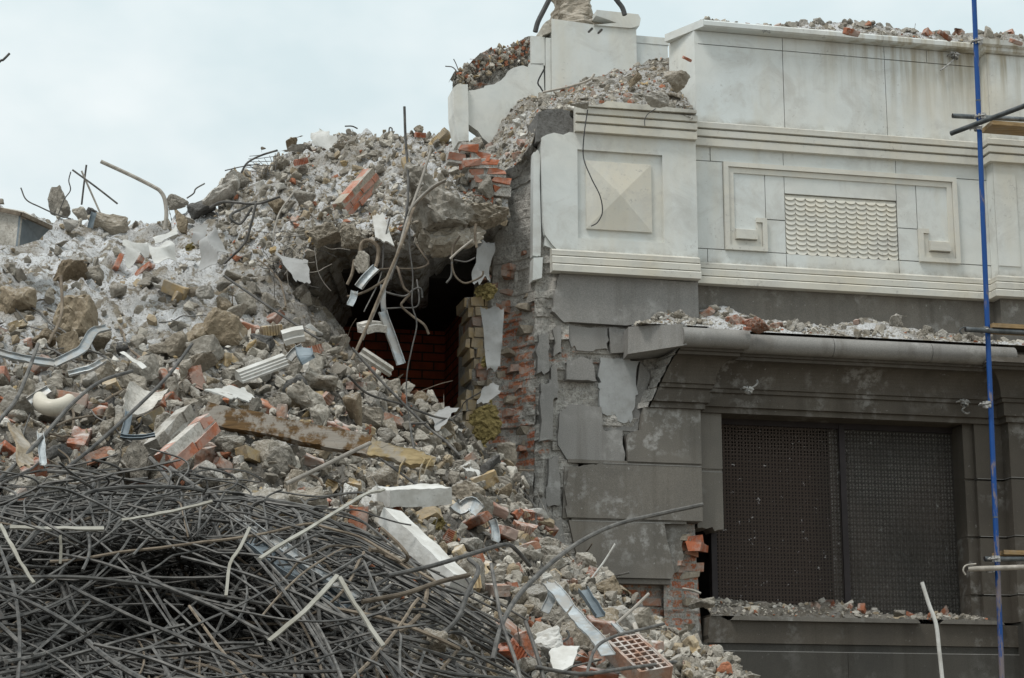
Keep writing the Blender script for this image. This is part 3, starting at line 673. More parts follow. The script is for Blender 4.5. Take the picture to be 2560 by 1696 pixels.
# window: frame, mullion, two pierced lattice panels set back in the reveal
WIN = empty('window'); WIN.parent = BLD; WIN['local'] = 1
mb = MB(); dg = -0.30
mb.sdz(0.17, 0.225, dg - 0.05, dg + 0.03, 2.98, 4.97); mb.sdz(2.795, 2.86, dg - 0.05, dg + 0.03, 2.98, 4.97); mb.sdz(1.50, 1.56, dg - 0.05, dg + 0.035, 2.98, 4.97); mb.sdz(0.17, 2.86, dg - 0.05, dg + 0.028, 4.93, 5.0)
o = mb.build('window_frame', M['frame'], WIN)
def lattice(s0, s1, z0, z1, nx):
    mb = MB(); c = (s1 - s0) / nx; nz = int(round((z1 - z0) / c)); b = 0.0045; t = 0.012
    def bar(p, q):
        p, q = np.array(p), np.array(q); u = (q - p) / np.linalg.norm(q - p); n = np.array([-u[1], u[0]]) * b
        e = [p - n, q - n, q + n, p + n]
        mb.add([(x, -dg - t / 2, z) for x, z in e] + [(x, -dg + t / 2, z) for x, z in e], [(0, 1, 2, 3), (0, 4, 5, 1), (3, 2, 6, 7)])
    for i in range(nx + 1): bar((s0 + i * c, z0), (s0 + i * c, z1))
    for j in range(nz + 1): bar((s0, z0 + j * c), (s1, z0 + j * c))
    for i in range(nx):
        for j in range(nz):
            x, z = s0 + i * c, z0 + j * c
            for cx, cz, a0 in ((x, z, 0), (x + c, z, 90), (x + c, z + c, 180), (x, z + c, 270)):
                pts = [(cx + 0.64 * c * math.cos(R(a0 + a)) , cz + 0.64 * c * math.sin(R(a0 + a))) for a in (12, 45, 78)]
                bar(pts[0], pts[1]); bar(pts[1], pts[2])
    return mb.build('lattice_panel', M['grille'], WIN)
lattice(0.225, 1.50, 3.0, 4.93, 19); lattice(1.56, 2.795, 3.0, 4.93, 18)
mb = MB()                                   # a dusty screen behind the right panel, the dark room behind both
mb.sdz(1.42, 2.80, dg - 0.034, dg - 0.026, 3.0, 4.93)
m_ = NT('dusty screen', 0.9); v_ = m_.obj(); s_ = m_.n('ShaderNodeSeparateXYZ'); m_.link(v_, s_.inputs[0])
mb.build('dusty_screen', m_.out(m_.mix(m_.ramp(m_.noise(1.2, 4, 0.6, v_), [(0.3, 0.0), (0.65, 1.0)]), (0.24, 0.23, 0.21), (0.60, 0.585, 0.55))), WIN)
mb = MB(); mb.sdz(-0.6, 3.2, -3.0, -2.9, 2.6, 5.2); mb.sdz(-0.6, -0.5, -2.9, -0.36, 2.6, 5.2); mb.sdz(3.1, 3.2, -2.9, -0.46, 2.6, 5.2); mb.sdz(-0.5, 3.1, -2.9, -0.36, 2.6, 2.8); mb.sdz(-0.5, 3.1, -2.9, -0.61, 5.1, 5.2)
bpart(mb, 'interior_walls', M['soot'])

# torn end of the wall: rough mortar and brick, with bricks standing proud of it
def rough(mb, pb, pt, z0, z1, nu, nv, amp, mi=0, ragged=0.0, seed=0):
    pb, pt = np.array(pb, float), np.array(pt, float)
    def along(p, t):
        L_ = np.concatenate([[0], np.cumsum(np.linalg.norm(np.diff(p, axis=0), axis=1))]); L_ /= L_[-1]
        return np.stack([np.interp(t, L_, p[:, 0]), np.interp(t, L_, p[:, 1])], -1)
    u = np.linspace(0, 1, nu); A = along(pb, u); B = along(pt, u); v = np.linspace(0, 1, nv)[:, None, None]
    S = A[None] * (1 - v) + B[None] * v; Z = np.broadcast_to(z0 + (z1 - z0) * v[..., 0], (nv, nu))
    P = np.stack([S[..., 0], -S[..., 1], Z], -1)
    q = np.round(P[..., 2:3] / 0.085) * 0.085
    st = np.concatenate([P[..., :2] * 1.4, q * 6], -1)
    n = fbm(P * 3.1 + seed, 4, 0.5) * amp + fbm(st + seed * 3, 2, 0.6) * amp * 0.75
    P[..., 1] -= n; P[..., 0] -= n * 0.45
    if ragged: P[..., 2] += fbm(P * 5 + 9, 3)[...] * ragged * (v[..., 0] ** 3)
    mb.grid(P, mi)
mb = MB()
rough(mb, [(-1.63, 0.03), (-1.78, -0.20), (-2.02, -0.42), (-2.10, -1.2)], [(-1.59, 0.04), (-1.74, -0.22), (-1.95, -0.40), (-1.98, -1.2)], 4.35, 6.0, 60, 150, 0.055, seed=1)
rough(mb, [(-1.63, 0.03), (-1.78, -0.20), (-2.02, -0.42), (-2.10, -1.2)], [(-1.63, 0.03), (-1.78, -0.20), (-2.02, -0.42), (-2.10, -1.2)], 1.8, 4.36, 60, 200, 0.055, 1, seed=1)
rough(mb, [(-1.30, 0.02), (-1.48, 0.05), (-1.56, 0.08), (-1.64, 0.02)], [(-1.30, 0.03), (-1.50, 0.06), (-1.55, 0.08), (-1.61, 0.02)], 1.8, 6.0, 50, 360, 0.05, 1, seed=41)
rough(mb, [(-1.62, 0.03), (-1.40, 0.10), (-1.30, 0.10)], [(-1.60, 0.03), (-1.45, 0.10), (-1.30, 0.10)], 5.6, 6.5, 40, 80, 0.035, 1, seed=25)
rough(mb, [(-1.50, 0.03), (-1.60, 0.04), (-1.74, -0.22), (-1.95, -0.40), (-1.98, -1.2)], [(-1.48, 0.03), (-1.58, 0.0), (-1.70, -0.25), (-1.86, -0.45), (-1.9, -1.2)], 5.98, 7.50, 56, 130, 0.03, 1, ragged=0.10, seed=5)
rough(mb, [(-1.45, -0.02), (-0.02, -0.02)], [(-1.45, -0.02), (-0.35, -0.02)], 1.8, 3.45, 60, 70, 0.03, 2, seed=8)
rough(mb, [(-0.40, 0.02), (-0.12, -0.02), (0.02, -0.05), (0.02, -0.4)], [(-0.40, 0.03), (-0.18, -0.02), (-0.06, -0.04), (-0.06, -0.4)], 2.2, 3.95, 36, 80, 0.03, seed=12)
rough(mb, [(-1.45, 0.03), (-0.25, 0.04)], [(-1.45, 0.03), (-0.2, 0.04)], 4.7, 5.85, 110, 110, 0.045, 1, seed=15)
mb.sdz(-1.56, -0.1, -0.9, -0.12, 1.8, 5.6, 1); mb.sdz(-1.95, -1.50, -1.2, -0.58, 1.8, 6.6, 1); mb.sdz(-1.75, -1.50, -0.58, -0.24, 1.8, 6.6, 1)
rough(mb, [(-1.46, 0.07), (-1.22, 0.085)], [(-1.46, 0.07), (-1.22, 0.085)], 2.9, 5.0, 30, 200, 0.04, 1, seed=18)
TW = mb
def bricks(mb, spots, size=(0.25, 0.12, 0.065), jit=0.012, rot=4):
    for s, d, z, mi, rz in spots:
        T = Matrix.Translation((s, -d, z)) @ Matrix.Rotation(R(rz + rs.normal() * rot), 4, 'Z') @ Matrix.Rotation(R(rs.normal() * rot * 0.5), 4, 'Y')
        k = rs.uniform(0.75, 1.1, 3); h = [a * b / 2 for a, b in zip(size, k)]
        n0 = mb.n; mb.box((-h[0], -h[1], -h[2]), (h[0], h[1], h[2]), mi, T); mb.v[-1] += rs.normal(size=(8, 3)) * jit
mb = TW; sp = []
for z in np.arange(2.6, 6.55, 0.086):
    for t in (0.15, 0.45, 0.75, 0.95):
        if rs.random() < 0.42:
            s = -1.60 - 0.38 * t + rs.normal() * 0.02; d = -0.10 - 0.44 * t + rs.normal() * 0.03 - 0.02
            sp.append((s, d, z + rs.normal() * 0.02, 0 if rs.random() < 0.42 else 1, rs.choice([8, 52, 95])))
for z in np.arange(1.9, 3.33, 0.086):
    for s in np.arange(-1.3, -0.1, 0.27):
        if rs.random() < 0.4: sp.append((s + rs.normal() * 0.05, -0.055 + rs.normal() * 0.012, z, 0 if rs.random() < 0.6 else 1, 0))
for z in np.arange(2.6, 3.84, 0.086):
    for s, d in ((-0.10, -0.05), (-0.17, 0.01)):
        if rs.random() < 0.28: sp.append((s - 0.03 + rs.normal() * 0.045, d - 0.03 + rs.normal() * 0.02, z + rs.normal() * 0.02, 0 if rs.random() < 0.5 else 1, rs.uniform(0, 90)))
sp.append((-0.12, 0.04, 3.76, 5, 20)); sp.append((-0.06, 0.03, 3.69, 5, 60))
bricks(mb, [(s, d, z, {0: 3, 1: 4, 5: 5}[k], rz) for s, d, z, k, rz in sp]); bpart(mb, 'torn_wall_end', [M['broken'], M['broken_grey'], M['broken_red'], M['brick'], M['concrete'], M['brick_clean']])
# stub of brick hanging above the opening, and the pale-yellow brick reveal of the opening
mb = MB(); sp = []
for i, (px_, py_) in enumerate(((1172, 372), (1176, 392), (1196, 412), (1214, 434), (1226, 456), (1232, 478), (1212, 500), (1204, 520))):
    for o_ in ((-26, 26) if i in (1, 2, 3, 4, 5) else (0,)):
        s_, d_, z_ = f_at(px_ + o_ + rs.normal() * 4, py_, 0.10); sp.append((s_, 0.06 + rs.normal() * 0.03, z_, 1 if i == 7 else 0, rs.uniform(-25, 25)))
bricks(mb, sp, (0.17, 0.16, 0.074), 0.012, 6)
for s_, d_, z_, k_, rz_ in sp: mb.box((s_ - 0.085, -d_ - 0.055, z_ - 0.05), (s_ + 0.085, -d_ + 0.12, z_ + 0.05), 2); mb.v[-1] += rs.normal(size=(8, 3)) * 0.01
mb.n = sum(len(q) for q in mb.v); bpart(mb, 'hanging_brick_stub', [M['brick_clean'], M['brick_yellow'], M['broken_grey']])
mb = MB()
for i, z in enumerate(np.arange(3.9, 6.05, 0.102)):
    left = np.interp(z, [3.9, 4.3, 4.75, 5.2, 5.6, 6.05], [-2.30, -2.28, -2.22, -2.12, -2.08, -2.16]) + rs.normal() * 0.018
    x = -1.88
    while x > left:
        w = rs.uniform(0.10, 0.14) if i % 2 else rs.uniform(0.16, 0.22); w = min(w, max(0.06, x - left))
        mb.box((x - w + 0.006, 0.54 + (x + 1.9) * -0.28 + rs.normal() * 0.012, z + 0.005), (x - 0.006, 1.0, z + 0.096), 1 if z < 4.25 or rs.random() < 0.12 else 0); mb.v[-1] += rs.normal(size=(8, 3)) * 0.006
        x -= w
    mb.box((left + 0.03, 0.585 - (left + 2.1) * 0.25, z - 0.004), (-1.86, 1.0, z + 0.1), 2)
mb.sdz(-2.24, -1.8, -1.4, -0.66, 3.7, 4.9, 2); mb.sdz(-2.07, -1.8, -1.4, -0.64, 4.9, 6.05, 2)
bpart(mb, 'yellow_brick_reveal', [M['brick_yellow'], M['brick'], M['broken_grey']])
# dark room seen through the hole
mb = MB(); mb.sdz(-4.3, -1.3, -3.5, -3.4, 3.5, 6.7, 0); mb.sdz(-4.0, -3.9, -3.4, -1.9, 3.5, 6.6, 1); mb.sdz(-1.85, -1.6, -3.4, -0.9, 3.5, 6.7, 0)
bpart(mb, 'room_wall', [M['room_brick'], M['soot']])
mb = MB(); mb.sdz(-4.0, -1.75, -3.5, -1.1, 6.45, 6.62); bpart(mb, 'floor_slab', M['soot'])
mb = MB(); mb.sdz(-4.2, -1.85, -3.4, -0.6, 3.3, 4.62); bpart(mb, 'room_floor', M['earth'])

# remains of the upper storey behind the parapet
UB = -1.0
mb = MB(); mb.sdz(-1.188, -0.28, UB - 1.2, UB, 7.0, 9.19); mb.prism([(-1.188, 9.19), (-0.28, 9.19), (-0.28, 9.222), (-0.7, 9.232), (-0.95, 9.25), (-1.188, 9.262)], UB - 0.06, UB)
mb.sdz(-1.245, -1.192, UB - 1.2, UB - 0.03, 7.0, 9.06); mb.sdz(-1.40, -1.25, UB - 0.2, UB - 0.05, 8.762, 9.075)
zz = lambda p, d=UB - 0.05: f_at(1100 + p[0] * .2873, p[1] * .2873, d)[0::2]
mb.prism([zz(p) for p in ((245, 790), (300, 785), (380, 765), (390, 748), (470, 735), (530, 700), (570, 660), (590, 622), (640, 590), (720, 570), (772, 588), (776, 552), (900, 552), (908, 800), (900, 1300), (600, 1400), (370, 1200), (330, 1140), (300, 1120), (245, 1080))], UB - 0.2, UB - 0.05)
bpart(mb, 'upper_marble_wall', M['marble'])
mb = MB(); mb.prism([zz(p, UB) for p in ((115, 765), (150, 735), (242, 735), (248, 1000), (250, 1225), (160, 1232), (140, 1100), (120, 980))], UB - 0.3, UB)
bpart(mb, 'edge_slab', M['marble'])
mb = MB(); mb.sdz(-0.268, 0.075, UB - 0.3, UB - 0.05, 8.5, 9.09); bpart(mb, 'side_panel', M['marble'])
mb = MB(); mb.sdz(-0.268, 0.085, UB - 0.3, UB - 0.045, 9.094, 9.175); bpart(mb, 'side_coping', M['marble'])
mb = MB()
def rough_poly(mb, top, bot, d, nu, nv, amp, seed, mi=0, depth=0.3):
    """rough face between two outlines [(s, z)], closed off to the back"""
    top, bot = np.array(top), np.array(bot); u = np.linspace(0, 1, nu)
    def al(p): t = np.linspace(0, 1, len(p)); return np.stack([np.interp(u, t, p[:, 0]), np.interp(u, t, p[:, 1])], -1)
    A, B = al(bot), al(top); v = np.linspace(0, 1, nv)[:, None, None]; S = A[None] * (1 - v) + B[None] * v
    P = np.stack([S[..., 0], np.full((nv, nu), -d), S[..., 1]], -1); n = fbm(P * 4 + seed, 5, 0.6) * amp
    P[..., 1] -= n; P[..., 2] += fbm(P * 7 + seed + 5, 3) * 0.03 * (v[..., 0] > 0.9); Q = P[-1:].copy(); Q[..., 1] += depth
    mb.grid(np.concatenate([P, Q]), mi)
rough_poly(mb, [zz(p) for p in ((135, 610), (150, 590), (230, 555), (300, 520), (360, 455), (440, 405), (560, 380), (680, 345), (800, 300), (830, 310))],
           [zz(p) for p in ((130, 760), (250, 1000), (350, 1000), (450, 1000), (550, 1000), (650, 1000), (830, 900))], UB - 0.16, 110, 70, 0.12, 3, 0, 0.3)
bpart(mb, 'broken_brick_top', M['broken_red'])
mb = MB(); mb.prism([zz(p, UB) for p in ((900, 210), (930, 180), (985, 150), (985, 270), (900, 300), (885, 240))], UB - 0.8, UB - 0.02)
bpart(mb, 'broken_stone', M['concrete'])
mb = MB()
ring = []
for k, (z, x0, x1, dy) in enumerate(((9.18, -1.16, -0.32, 0.34), (9.27, -1.13, -0.55, 0.30), (9.36, -1.08, -0.58, 0.27), (9.42, -1.06, -0.68, 0.23), (9.55, -1.06, -0.68, 0.22), (9.75, -1.07, -0.67, 0.22))):
    c = ((x0 + x1) / 2, 1.38); ring.append([(c[0] + (x1 - x0) / 2 * math.copysign(abs(math.cos(a)) ** 0.6, math.cos(a)), c[1] + dy * math.copysign(abs(math.sin(a)) ** 0.6, math.sin(a)), z) for a in np.linspace(0, 2 * math.pi, 40, endpoint=False)])
ring = np.array(ring); zz_ = np.linspace(0, 5, 36); ring = np.stack([[[np.interp(t, range(6), ring[:, j, c]) for c in range(3)] for j in range(40)] for t in zz_])
nn_ = fbm(ring * 5.3 + 3.37, 4, 0.6)[..., None]; cc_ = ring.mean(1, keepdims=True); dv = ring - cc_; dv[..., 2] = 0; ring = ring + dv / (np.linalg.norm(dv, axis=-1, keepdims=True) + 1e-6) * nn_ * 0.06
mb.grid(ring, wrap=True); bpart(mb, 'broken_column_stub', M['concrete'])
mb = MB(); mb.prism([(-0.74, 9.225), (-0.34, 9.225), (-0.25, 9.26), (-0.235, 9.34), (-0.26, 9.385), (-0.71, 9.395), (-0.72, 9.33), (-0.60, 9.30), (-0.50, 9.27)], UB - 0.45, UB + 0.02)
bpart(mb, 'broken_capstone', M['marble'])
def wpath(pts, n=6): return catmull([at(*p) for p in pts], n)
#@@BLD_END

# ------------------------------------------------------------------ ground and the heap
def quadgrid(nv, nu): 
    i = np.arange((nv - 1) * nu).reshape(nv - 1, nu)[:, :-1].ravel(); return np.stack([i, i + 1, i + nu + 1, i + nu], 1)
def np_mesh(name, V, Fc, mats, attrs=None, smooth=False, shift=None):
    V = np.asarray(V, float)
    if shift is not None: V = V - shift
    k = Fc.shape[1]; me = bpy.data.meshes.new(name); me.vertices.add(len(V)); me.vertices.foreach_set('co', V.astype(np.float32).ravel())
    me.loops.add(Fc.size); me.loops.foreach_set('vertex_index', Fc.astype(np.int32).ravel()); me.polygons.add(len(Fc))
    me.polygons.foreach_set('loop_start', np.arange(0, Fc.size, k, dtype=np.int32)); me.polygons.foreach_set('loop_total', np.full(len(Fc), k, np.int32))
    me.polygons.foreach_set('use_smooth', np.full(len(Fc), smooth))
    for m in mats: me.materials.append(m)
    for an, val in (attrs or {}).items():
        a = me.color_attributes.new(an, 'FLOAT_COLOR', 'POINT'); c = np.ones((len(V), 4), np.float32); c[:, :3] = val; a.data.foreach_set('color', c.ravel())
    me.update(calc_edges=True); me.validate(); return me
def np_obj(name, V, Fc, mats, attrs=None, smooth=False):
    o0 = np.array([V[:, 0].mean(), V[:, 1].mean(), V[:, 2].min()])
    o = bpy.data.objects.new(name, np_mesh(name, V, Fc, mats, attrs, smooth, o0)); o.location = o0; COL.objects.link(o); return o

V = np.array([(-900, -300, 0), (900, -300, 0), (900, 1500, 0), (-900, 1500, 0)], float)
tag(np_obj('ground', V, np.array([[0, 1, 2, 3]]), [M['earth']]), 'bare grey brown earth under the demolition site', 'ground', kind='structure')

class TPS:
    """smooth distance field through control points measured over the photograph"""
    def __init__(self, pts):
        p = np.array(pts, float); self.X = p[:, :2] / 1000; n = len(p)
        A = np.zeros((n + 3, n + 3)); A[:n, :n] = self.k(self.X, self.X) + np.eye(n) * 1e-3; A[:n, n] = 1; A[:n, n + 1:] = self.X; A[n:, :n] = A[:n, n:].T
        self.w = np.linalg.solve(A, np.concatenate([p[:, 2], np.zeros(3)]))
    def k(self, a, b):
        r2 = ((a[:, None] - b[None]) ** 2).sum(-1) + 1e-12; return 0.5 * r2 * np.log(r2)
    def __call__(self, px, py):
        px, py = np.broadcast_arrays(np.asarray(px, float), np.asarray(py, float)); sh = px.shape
        q = np.stack([px.ravel(), py.ravel()], -1) / 1000; n = len(self.X)
        return (self.k(q, self.X) @ self.w[:n] + self.w[n] + q @ self.w[n + 1:]).reshape(sh)
DA_ = TPS([(-380, 1980, 8.0), (300, 1980, 8.0), (900, 1980, 8.4), (1300, 1980, 8.6), (1700, 1980, 10.0), (1950, 1980, 11.4),
          (-380, 1700, 9.4), (300, 1700, 9.6), (800, 1700, 9.5), (1250, 1696, 9.6), (1500, 1696, 10.9), (1750, 1696, 12.4), (1850, 1720, 12.9),
          (0, 1500, 11.4), (300, 1560, 13.4), (600, 1560, 13.6), (1000, 1500, 11.5), (1300, 1500, 12.1), (1500, 1500, 13.8), (1650, 1570, 14.2),
          (-380, 1300, 11.6), (0, 1300, 11.7), (600, 1300, 12.0), (1000, 1300, 12.8), (1250, 1300, 14.8), (1400, 1370, 15.8),
          (0, 1150, 12.7), (500, 1150, 13.1), (900, 1150, 14.2), (1150, 1150, 15.9), (1280, 1180, 16.8),
          (-380, 1000, 14.0), (0, 1000, 14.2), (500, 1000, 14.7), (800, 1000, 15.4), (1000, 1010, 16.4), (1160, 1040, 17.2),
          (0, 800, 16.2), (400, 800, 16.6), (700, 800, 16.9), (900, 860, 17.3), (-380, 650, 18.0), (0, 650, 18.0), (400, 650, 18.3), (700, 650, 18.0), (-380, 520, 20.2), (0, 535, 20.0), (400, 540, 20.4), (560, 520, 20.0)])
def DA(px, py): return DA_(np.maximum(px, -420), py)
topA = np.array([(-2600, 560), (-1600, 470), (-1000, 520), (-400, 505), (0, 521), (60, 530), (119, 541), (200, 538), (300, 548), (411, 533), (519, 502), (560, 520), (640, 565), (720, 660), (770, 705), (830, 780), (880, 860), (940, 920), (1000, 980), (1060, 1012),
                 (1150, 1032), (1210, 1100), (1265, 1150), (1330, 1262), (1395, 1352), (1503, 1432), (1557, 1487), (1665, 1572), (1752, 1627), (1828, 1692), (1950, 1800)], float)
def tA(px): return np.interp(px, topA[:, 0], topA[:, 1])
def bumps(P, k=1.0):
    n = fbm(P * 1.1, 3) * 0.11 + np.abs(fbm(P * 3.0 + 5, 4, 0.55)) * 0.11 + fbm(P * 11 + 3, 3) * 0.022 - 0.06
    return P + (np.array([0, -0.35, 1.0]) * (n * k)[..., None])
def surfA(px, py): return bumps(at(px, py, DA(px, py)))
nu, nv = 460, 300
uu = np.concatenate([np.linspace(-2600, -420, 100), np.linspace(-400, 1950, 360)]); vv = np.linspace(0, 1, nv)[:, None]; PX = np.broadcast_to(uu, (nv, nu)); PY = 1980 + (tA(uu)[None] - 1980) * vv
P = at(PX, PY, DA(PX, PY)); dirn = P[-1] - CAM; dirn[:, 2] = 0; dirn /= np.linalg.norm(dirn, axis=1)[:, None]
ext = [P[-1] + dirn * a + np.array([0, 0, z]) for a, z in ((0.25, -0.05), (0.6, -0.1), (1.2, -0.25), (2.4, -0.7), (5, -3.0))]
P = bumps(np.concatenate([P, np.array(ext)]))
front = P[:1].copy(); front[..., 1] -= 3; front[..., 2] = -0.2
P = np.concatenate([front, P])
py_all = np.concatenate([PY[:1], PY, np.repeat(PY[-1:], 5, 0)]); px_all = np.broadcast_to(uu, py_all.shape)
def sstep(a, b, x): t = np.clip((x - a) / (b - a), 0, 1); return t * t * (3 - 2 * t)
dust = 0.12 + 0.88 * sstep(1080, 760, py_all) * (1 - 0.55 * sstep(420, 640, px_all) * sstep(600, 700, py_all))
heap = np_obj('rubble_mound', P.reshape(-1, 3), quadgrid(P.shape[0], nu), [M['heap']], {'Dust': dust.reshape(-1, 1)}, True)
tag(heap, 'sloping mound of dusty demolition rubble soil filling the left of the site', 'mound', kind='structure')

# the mass that overhangs the dark hole
topB = np.array([(545, 476), (606, 432), (660, 396), (703, 374), (760, 338), (843, 326), (973, 332), (1060, 346), (1135, 346), (1190, 352), (1270, 380)], float)
botB = np.array([(545, 640), (620, 660), (700, 680), (760, 640), (830, 575), (880, 575), (950, 590), (1030, 600), (1090, 570), (1140, 550), (1200, 540), (1270, 530)], float)
DBf = TPS([(545, 640, 18.3), (700, 690, 17.6), (760, 650, 17.0), (880, 610, 16.9), (1030, 640, 16.8), (1200, 565, 17.2), (1270, 560, 17.4), (650, 520, 18.9), (800, 500, 18.2), (1000, 500, 17.6), (1200, 450, 17.6), (545, 480, 19.9),
           (700, 380, 21.0), (850, 330, 21.4), (1000, 335, 20.8), (1135, 346, 19.8), (1270, 380, 18.3)])
def surfB(px, py): return bumps(at(px, py, DBf(px, py)))
nu, nv = 150, 110
uu = np.linspace(545, 1270, nu); vv = np.linspace(0, 1, nv)[:, None]; PX = np.broadcast_to(uu, (nv, nu)); b_, t_ = np.interp(uu, botB[:, 0], botB[:, 1]), np.interp(uu, topB[:, 0], topB[:, 1]); PY = b_ + (t_ - b_) * vv
P = at(PX, PY, DBf(PX, PY)); ext = lambda row, lst: np.array([row + np.array([0, a, z]) for a, z in lst])
P = np.concatenate([ext(P[0], ((3.0, 0.05), (1.5, 0.02), (0.6, 0.0), (0.2, -0.02))), P, ext(P[-1], ((0.3, -0.05), (1, -0.2), (3, -1.0)))]); P = bumps(P)
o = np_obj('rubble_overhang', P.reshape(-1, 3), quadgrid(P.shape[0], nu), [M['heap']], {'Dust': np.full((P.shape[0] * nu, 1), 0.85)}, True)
tag(o, 'upper mass of rubble and mortar overhanging the dark hole in the building', 'mound', kind='structure')
# rubble lying on the broken pier top
botC = np.array([(1135, 450), (1180, 430), (1250, 425), (1300, 395), (1332, 340), (1350, 276), (1420, 264), (1500, 272), (1600, 280), (1732, 294)], float)
topC = np.array([(1135, 348), (1185, 338), (1225, 318), (1255, 280), (1300, 246), (1370, 234), (1430, 205), (1480, 186), (1560, 164), (1620, 144), (1670, 138), (1700, 150), (1732, 190)], float)
def DC(px, v): return np.interp(px, [1135, 1260, 1330, 1400, 1735], [17.8, 17.7, 17.48, 17.5, 17.75]) + v * np.interp(px, [1135, 1260, 1735], [1.6, 1.1, 0.95])
def surfC(px, v):
    py = np.interp(px, botC[:, 0], botC[:, 1]) * (1 - v) + np.interp(px, topC[:, 0], topC[:, 1]) * v
    return bumps(at(px, py, DC(px, v)), 0.45)
nu, nv = 140, 60; uu = np.linspace(1135, 1732, nu); PX, VV = np.meshgrid(uu, np.linspace(0, 1, nv)); P = surfC(PX, VV)
P = np.concatenate([ext(P[0], ((0.6, -0.5), (0.25, -0.12))), P, ext(P[-1], ((0.3, -0.05), (1.2, -0.3)))])
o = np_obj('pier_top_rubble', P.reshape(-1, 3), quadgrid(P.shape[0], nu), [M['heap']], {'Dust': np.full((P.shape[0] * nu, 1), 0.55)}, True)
tag(o, 'loose mortar rubble heaped on the broken top of the corner pier', 'rubble', kind='stuff')

# ------------------------------------------------------------------ stone shapes
def hull_mesh(seed, n=14, box=(1, 1, 1), sub=0, rough_=0.0, flat=None, power=0.6):
    r = np.random.default_rng(seed); p = r.normal(size=(n, 3)); p /= np.linalg.norm(p, axis=1)[:, None]
    p = np.sign(p) * np.abs(p) ** power; p *= r.uniform(0.75, 1.0, (n, 1)); p *= np.array(box)
    if flat is not None: p[:, 2] = np.minimum(p[:, 2], flat * box[2])
    bm = bmesh.new(); vs = [bm.verts.new(x) for x in p]; res = bmesh.ops.convex_hull(bm, input=vs)
    bmesh.ops.delete(bm, geom=[v for v in bm.verts if not v.link_faces], context='VERTS')
    if sub:
        bmesh.ops.bevel(bm, geom=list(bm.edges), offset=0.05, segments=1, affect='EDGES', profile=0.5)
        bmesh.ops.triangulate(bm, faces=bm.faces[:]); 
        for _ in range(sub):
            long_ = [e for e in bm.edges if e.calc_length() > 0.16]
            if not long_: break
            bmesh.ops.subdivide_edges(bm, edges=long_, cuts=1); bmesh.ops.triangulate(bm, faces=bm.faces[:])
        bm.normal_update(); co = np.array([v.co[:] for v in bm.verts]); no = np.array([v.normal[:] for v in bm.verts])
        d = fbm(co * 1.7 + seed * 3.7, 2) * rough_ * 1.5 + fbm(co * 5 + seed, 4, 0.65) * rough_
        for v, x in zip(bm.verts, co + no * d[:, None]): v.co = x
    bmesh.ops.recalc_face_normals(bm, faces=bm.faces[:]); bmesh.ops.triangulate(bm, faces=bm.faces[:])
    v = np.array([x.co[:] for x in bm.verts]); bm.verts.index_update(); f = np.array([[q.index for q in t.verts] for t in bm.faces]); bm.free(); return v, f
LOW = [hull_mesh(100 + i, 9 + i % 4, (1, rng.uniform(0.6, 1), rng.uniform(0.4, 0.85))) for i in range(14)]
MID = [hull_mesh(700 + i, 10 + i % 4, (1, rng.uniform(0.65, 1), rng.uniform(0.45, 0.85)), 2, 0.05, power=0.6) for i in range(14)]
def rot_batch(n, r, tilt=1.0):
    q = r.normal(size=(n, 4)); q /= np.linalg.norm(q, axis=1)[:, None]; w, x, y, z = q.T
    return np.stack([1 - 2 * (y * y + z * z), 2 * (x * y - z * w), 2 * (x * z + y * w), 2 * (x * y + z * w), 1 - 2 * (x * x + z * z), 2 * (y * z - x * w), 2 * (x * z - y * w), 2 * (y * z + x * w), 1 - 2 * (x * x + y * y)], -1).reshape(n, 3, 3)
BITCOL = np.array([(0.35, 0.325, 0.285), (0.44, 0.415, 0.37), (0.24, 0.22, 0.19), (0.35, 0.29, 0.21), (0.55, 0.525, 0.475), (0.37, 0.16, 0.095), (0.46, 0.35, 0.20), (0.62, 0.605, 0.57)])
def scatter(P, size, prob, r):
    """many small stones at the points P, each with its own shape, turn and colour -> vertices, triangles, colours"""
    n = len(P); Rm = rot_batch(n, r); k = r.integers(0, len(LOW), n); ci = r.choice(len(BITCOL), n, p=np.array(prob) / np.sum(prob)); V, Fc, C = [], [], []; off = 0
    col = BITCOL[ci] * r.uniform(0.75, 1.2, (n, 1))
    asp = r.uniform(0.55, 1.0, (n, 3)) * size[:, None]
    for j, (v, f) in enumerate(LOW):
        ix = np.where(k == j)[0]
        if not len(ix): continue
        W = np.einsum('nij,nkj->nki', Rm[ix], v[None] * asp[ix][:, None]) + P[ix][:, None]
        V.append(W.reshape(-1, 3)); Fc.append((f[None] + (off + np.arange(len(ix)) * len(v))[:, None, None]).reshape(-1, 3)); C.append(np.repeat(col[ix], len(v), 0)); off += len(ix) * len(v)
    return np.concatenate(V), np.concatenate(Fc), np.concatenate(C)
PB = [30, 22, 16, 12, 6, 4, 4, 3]
r1 = np.random.default_rng(31)
# small stones over the main mound
n = 18000; px = r1.uniform(-600, 1900, n); t = r1.uniform(0, 1, n) ** 0.9; py = tA(px) + (1760 - tA(px)) * t
keep = (py < 1740) & ~((py > 1330) & (px < 900) & (r1.random(n) < 0.8)); dens = fbm(np.stack([px / 130, py / 90, 0 * px], -1), 3); keep &= (dens > -0.45 + 0.5 * (py < 850)) | (r1.random(n) < 0.25)
px, py = px[keep], py[keep]; size = np.exp(r1.normal(1.72, 0.55, len(px))) * DA(px, py) / F * np.where(py < 800, 0.85, 1.3)
hi_ = (py < 860) & (px < 640); sp_ = surfA(px, py) + np.array([0, -0.02, 0.0]) - np.array([0, 0, 1.0]) * (size * 0.1)[:, None]
parts = [scatter(sp_[~hi_], size[~hi_], PB, r1), scatter(sp_[hi_][::3], size[hi_][::3] * 1.5, [26, 6, 34, 44, 3, 3, 3, 1], r1)]
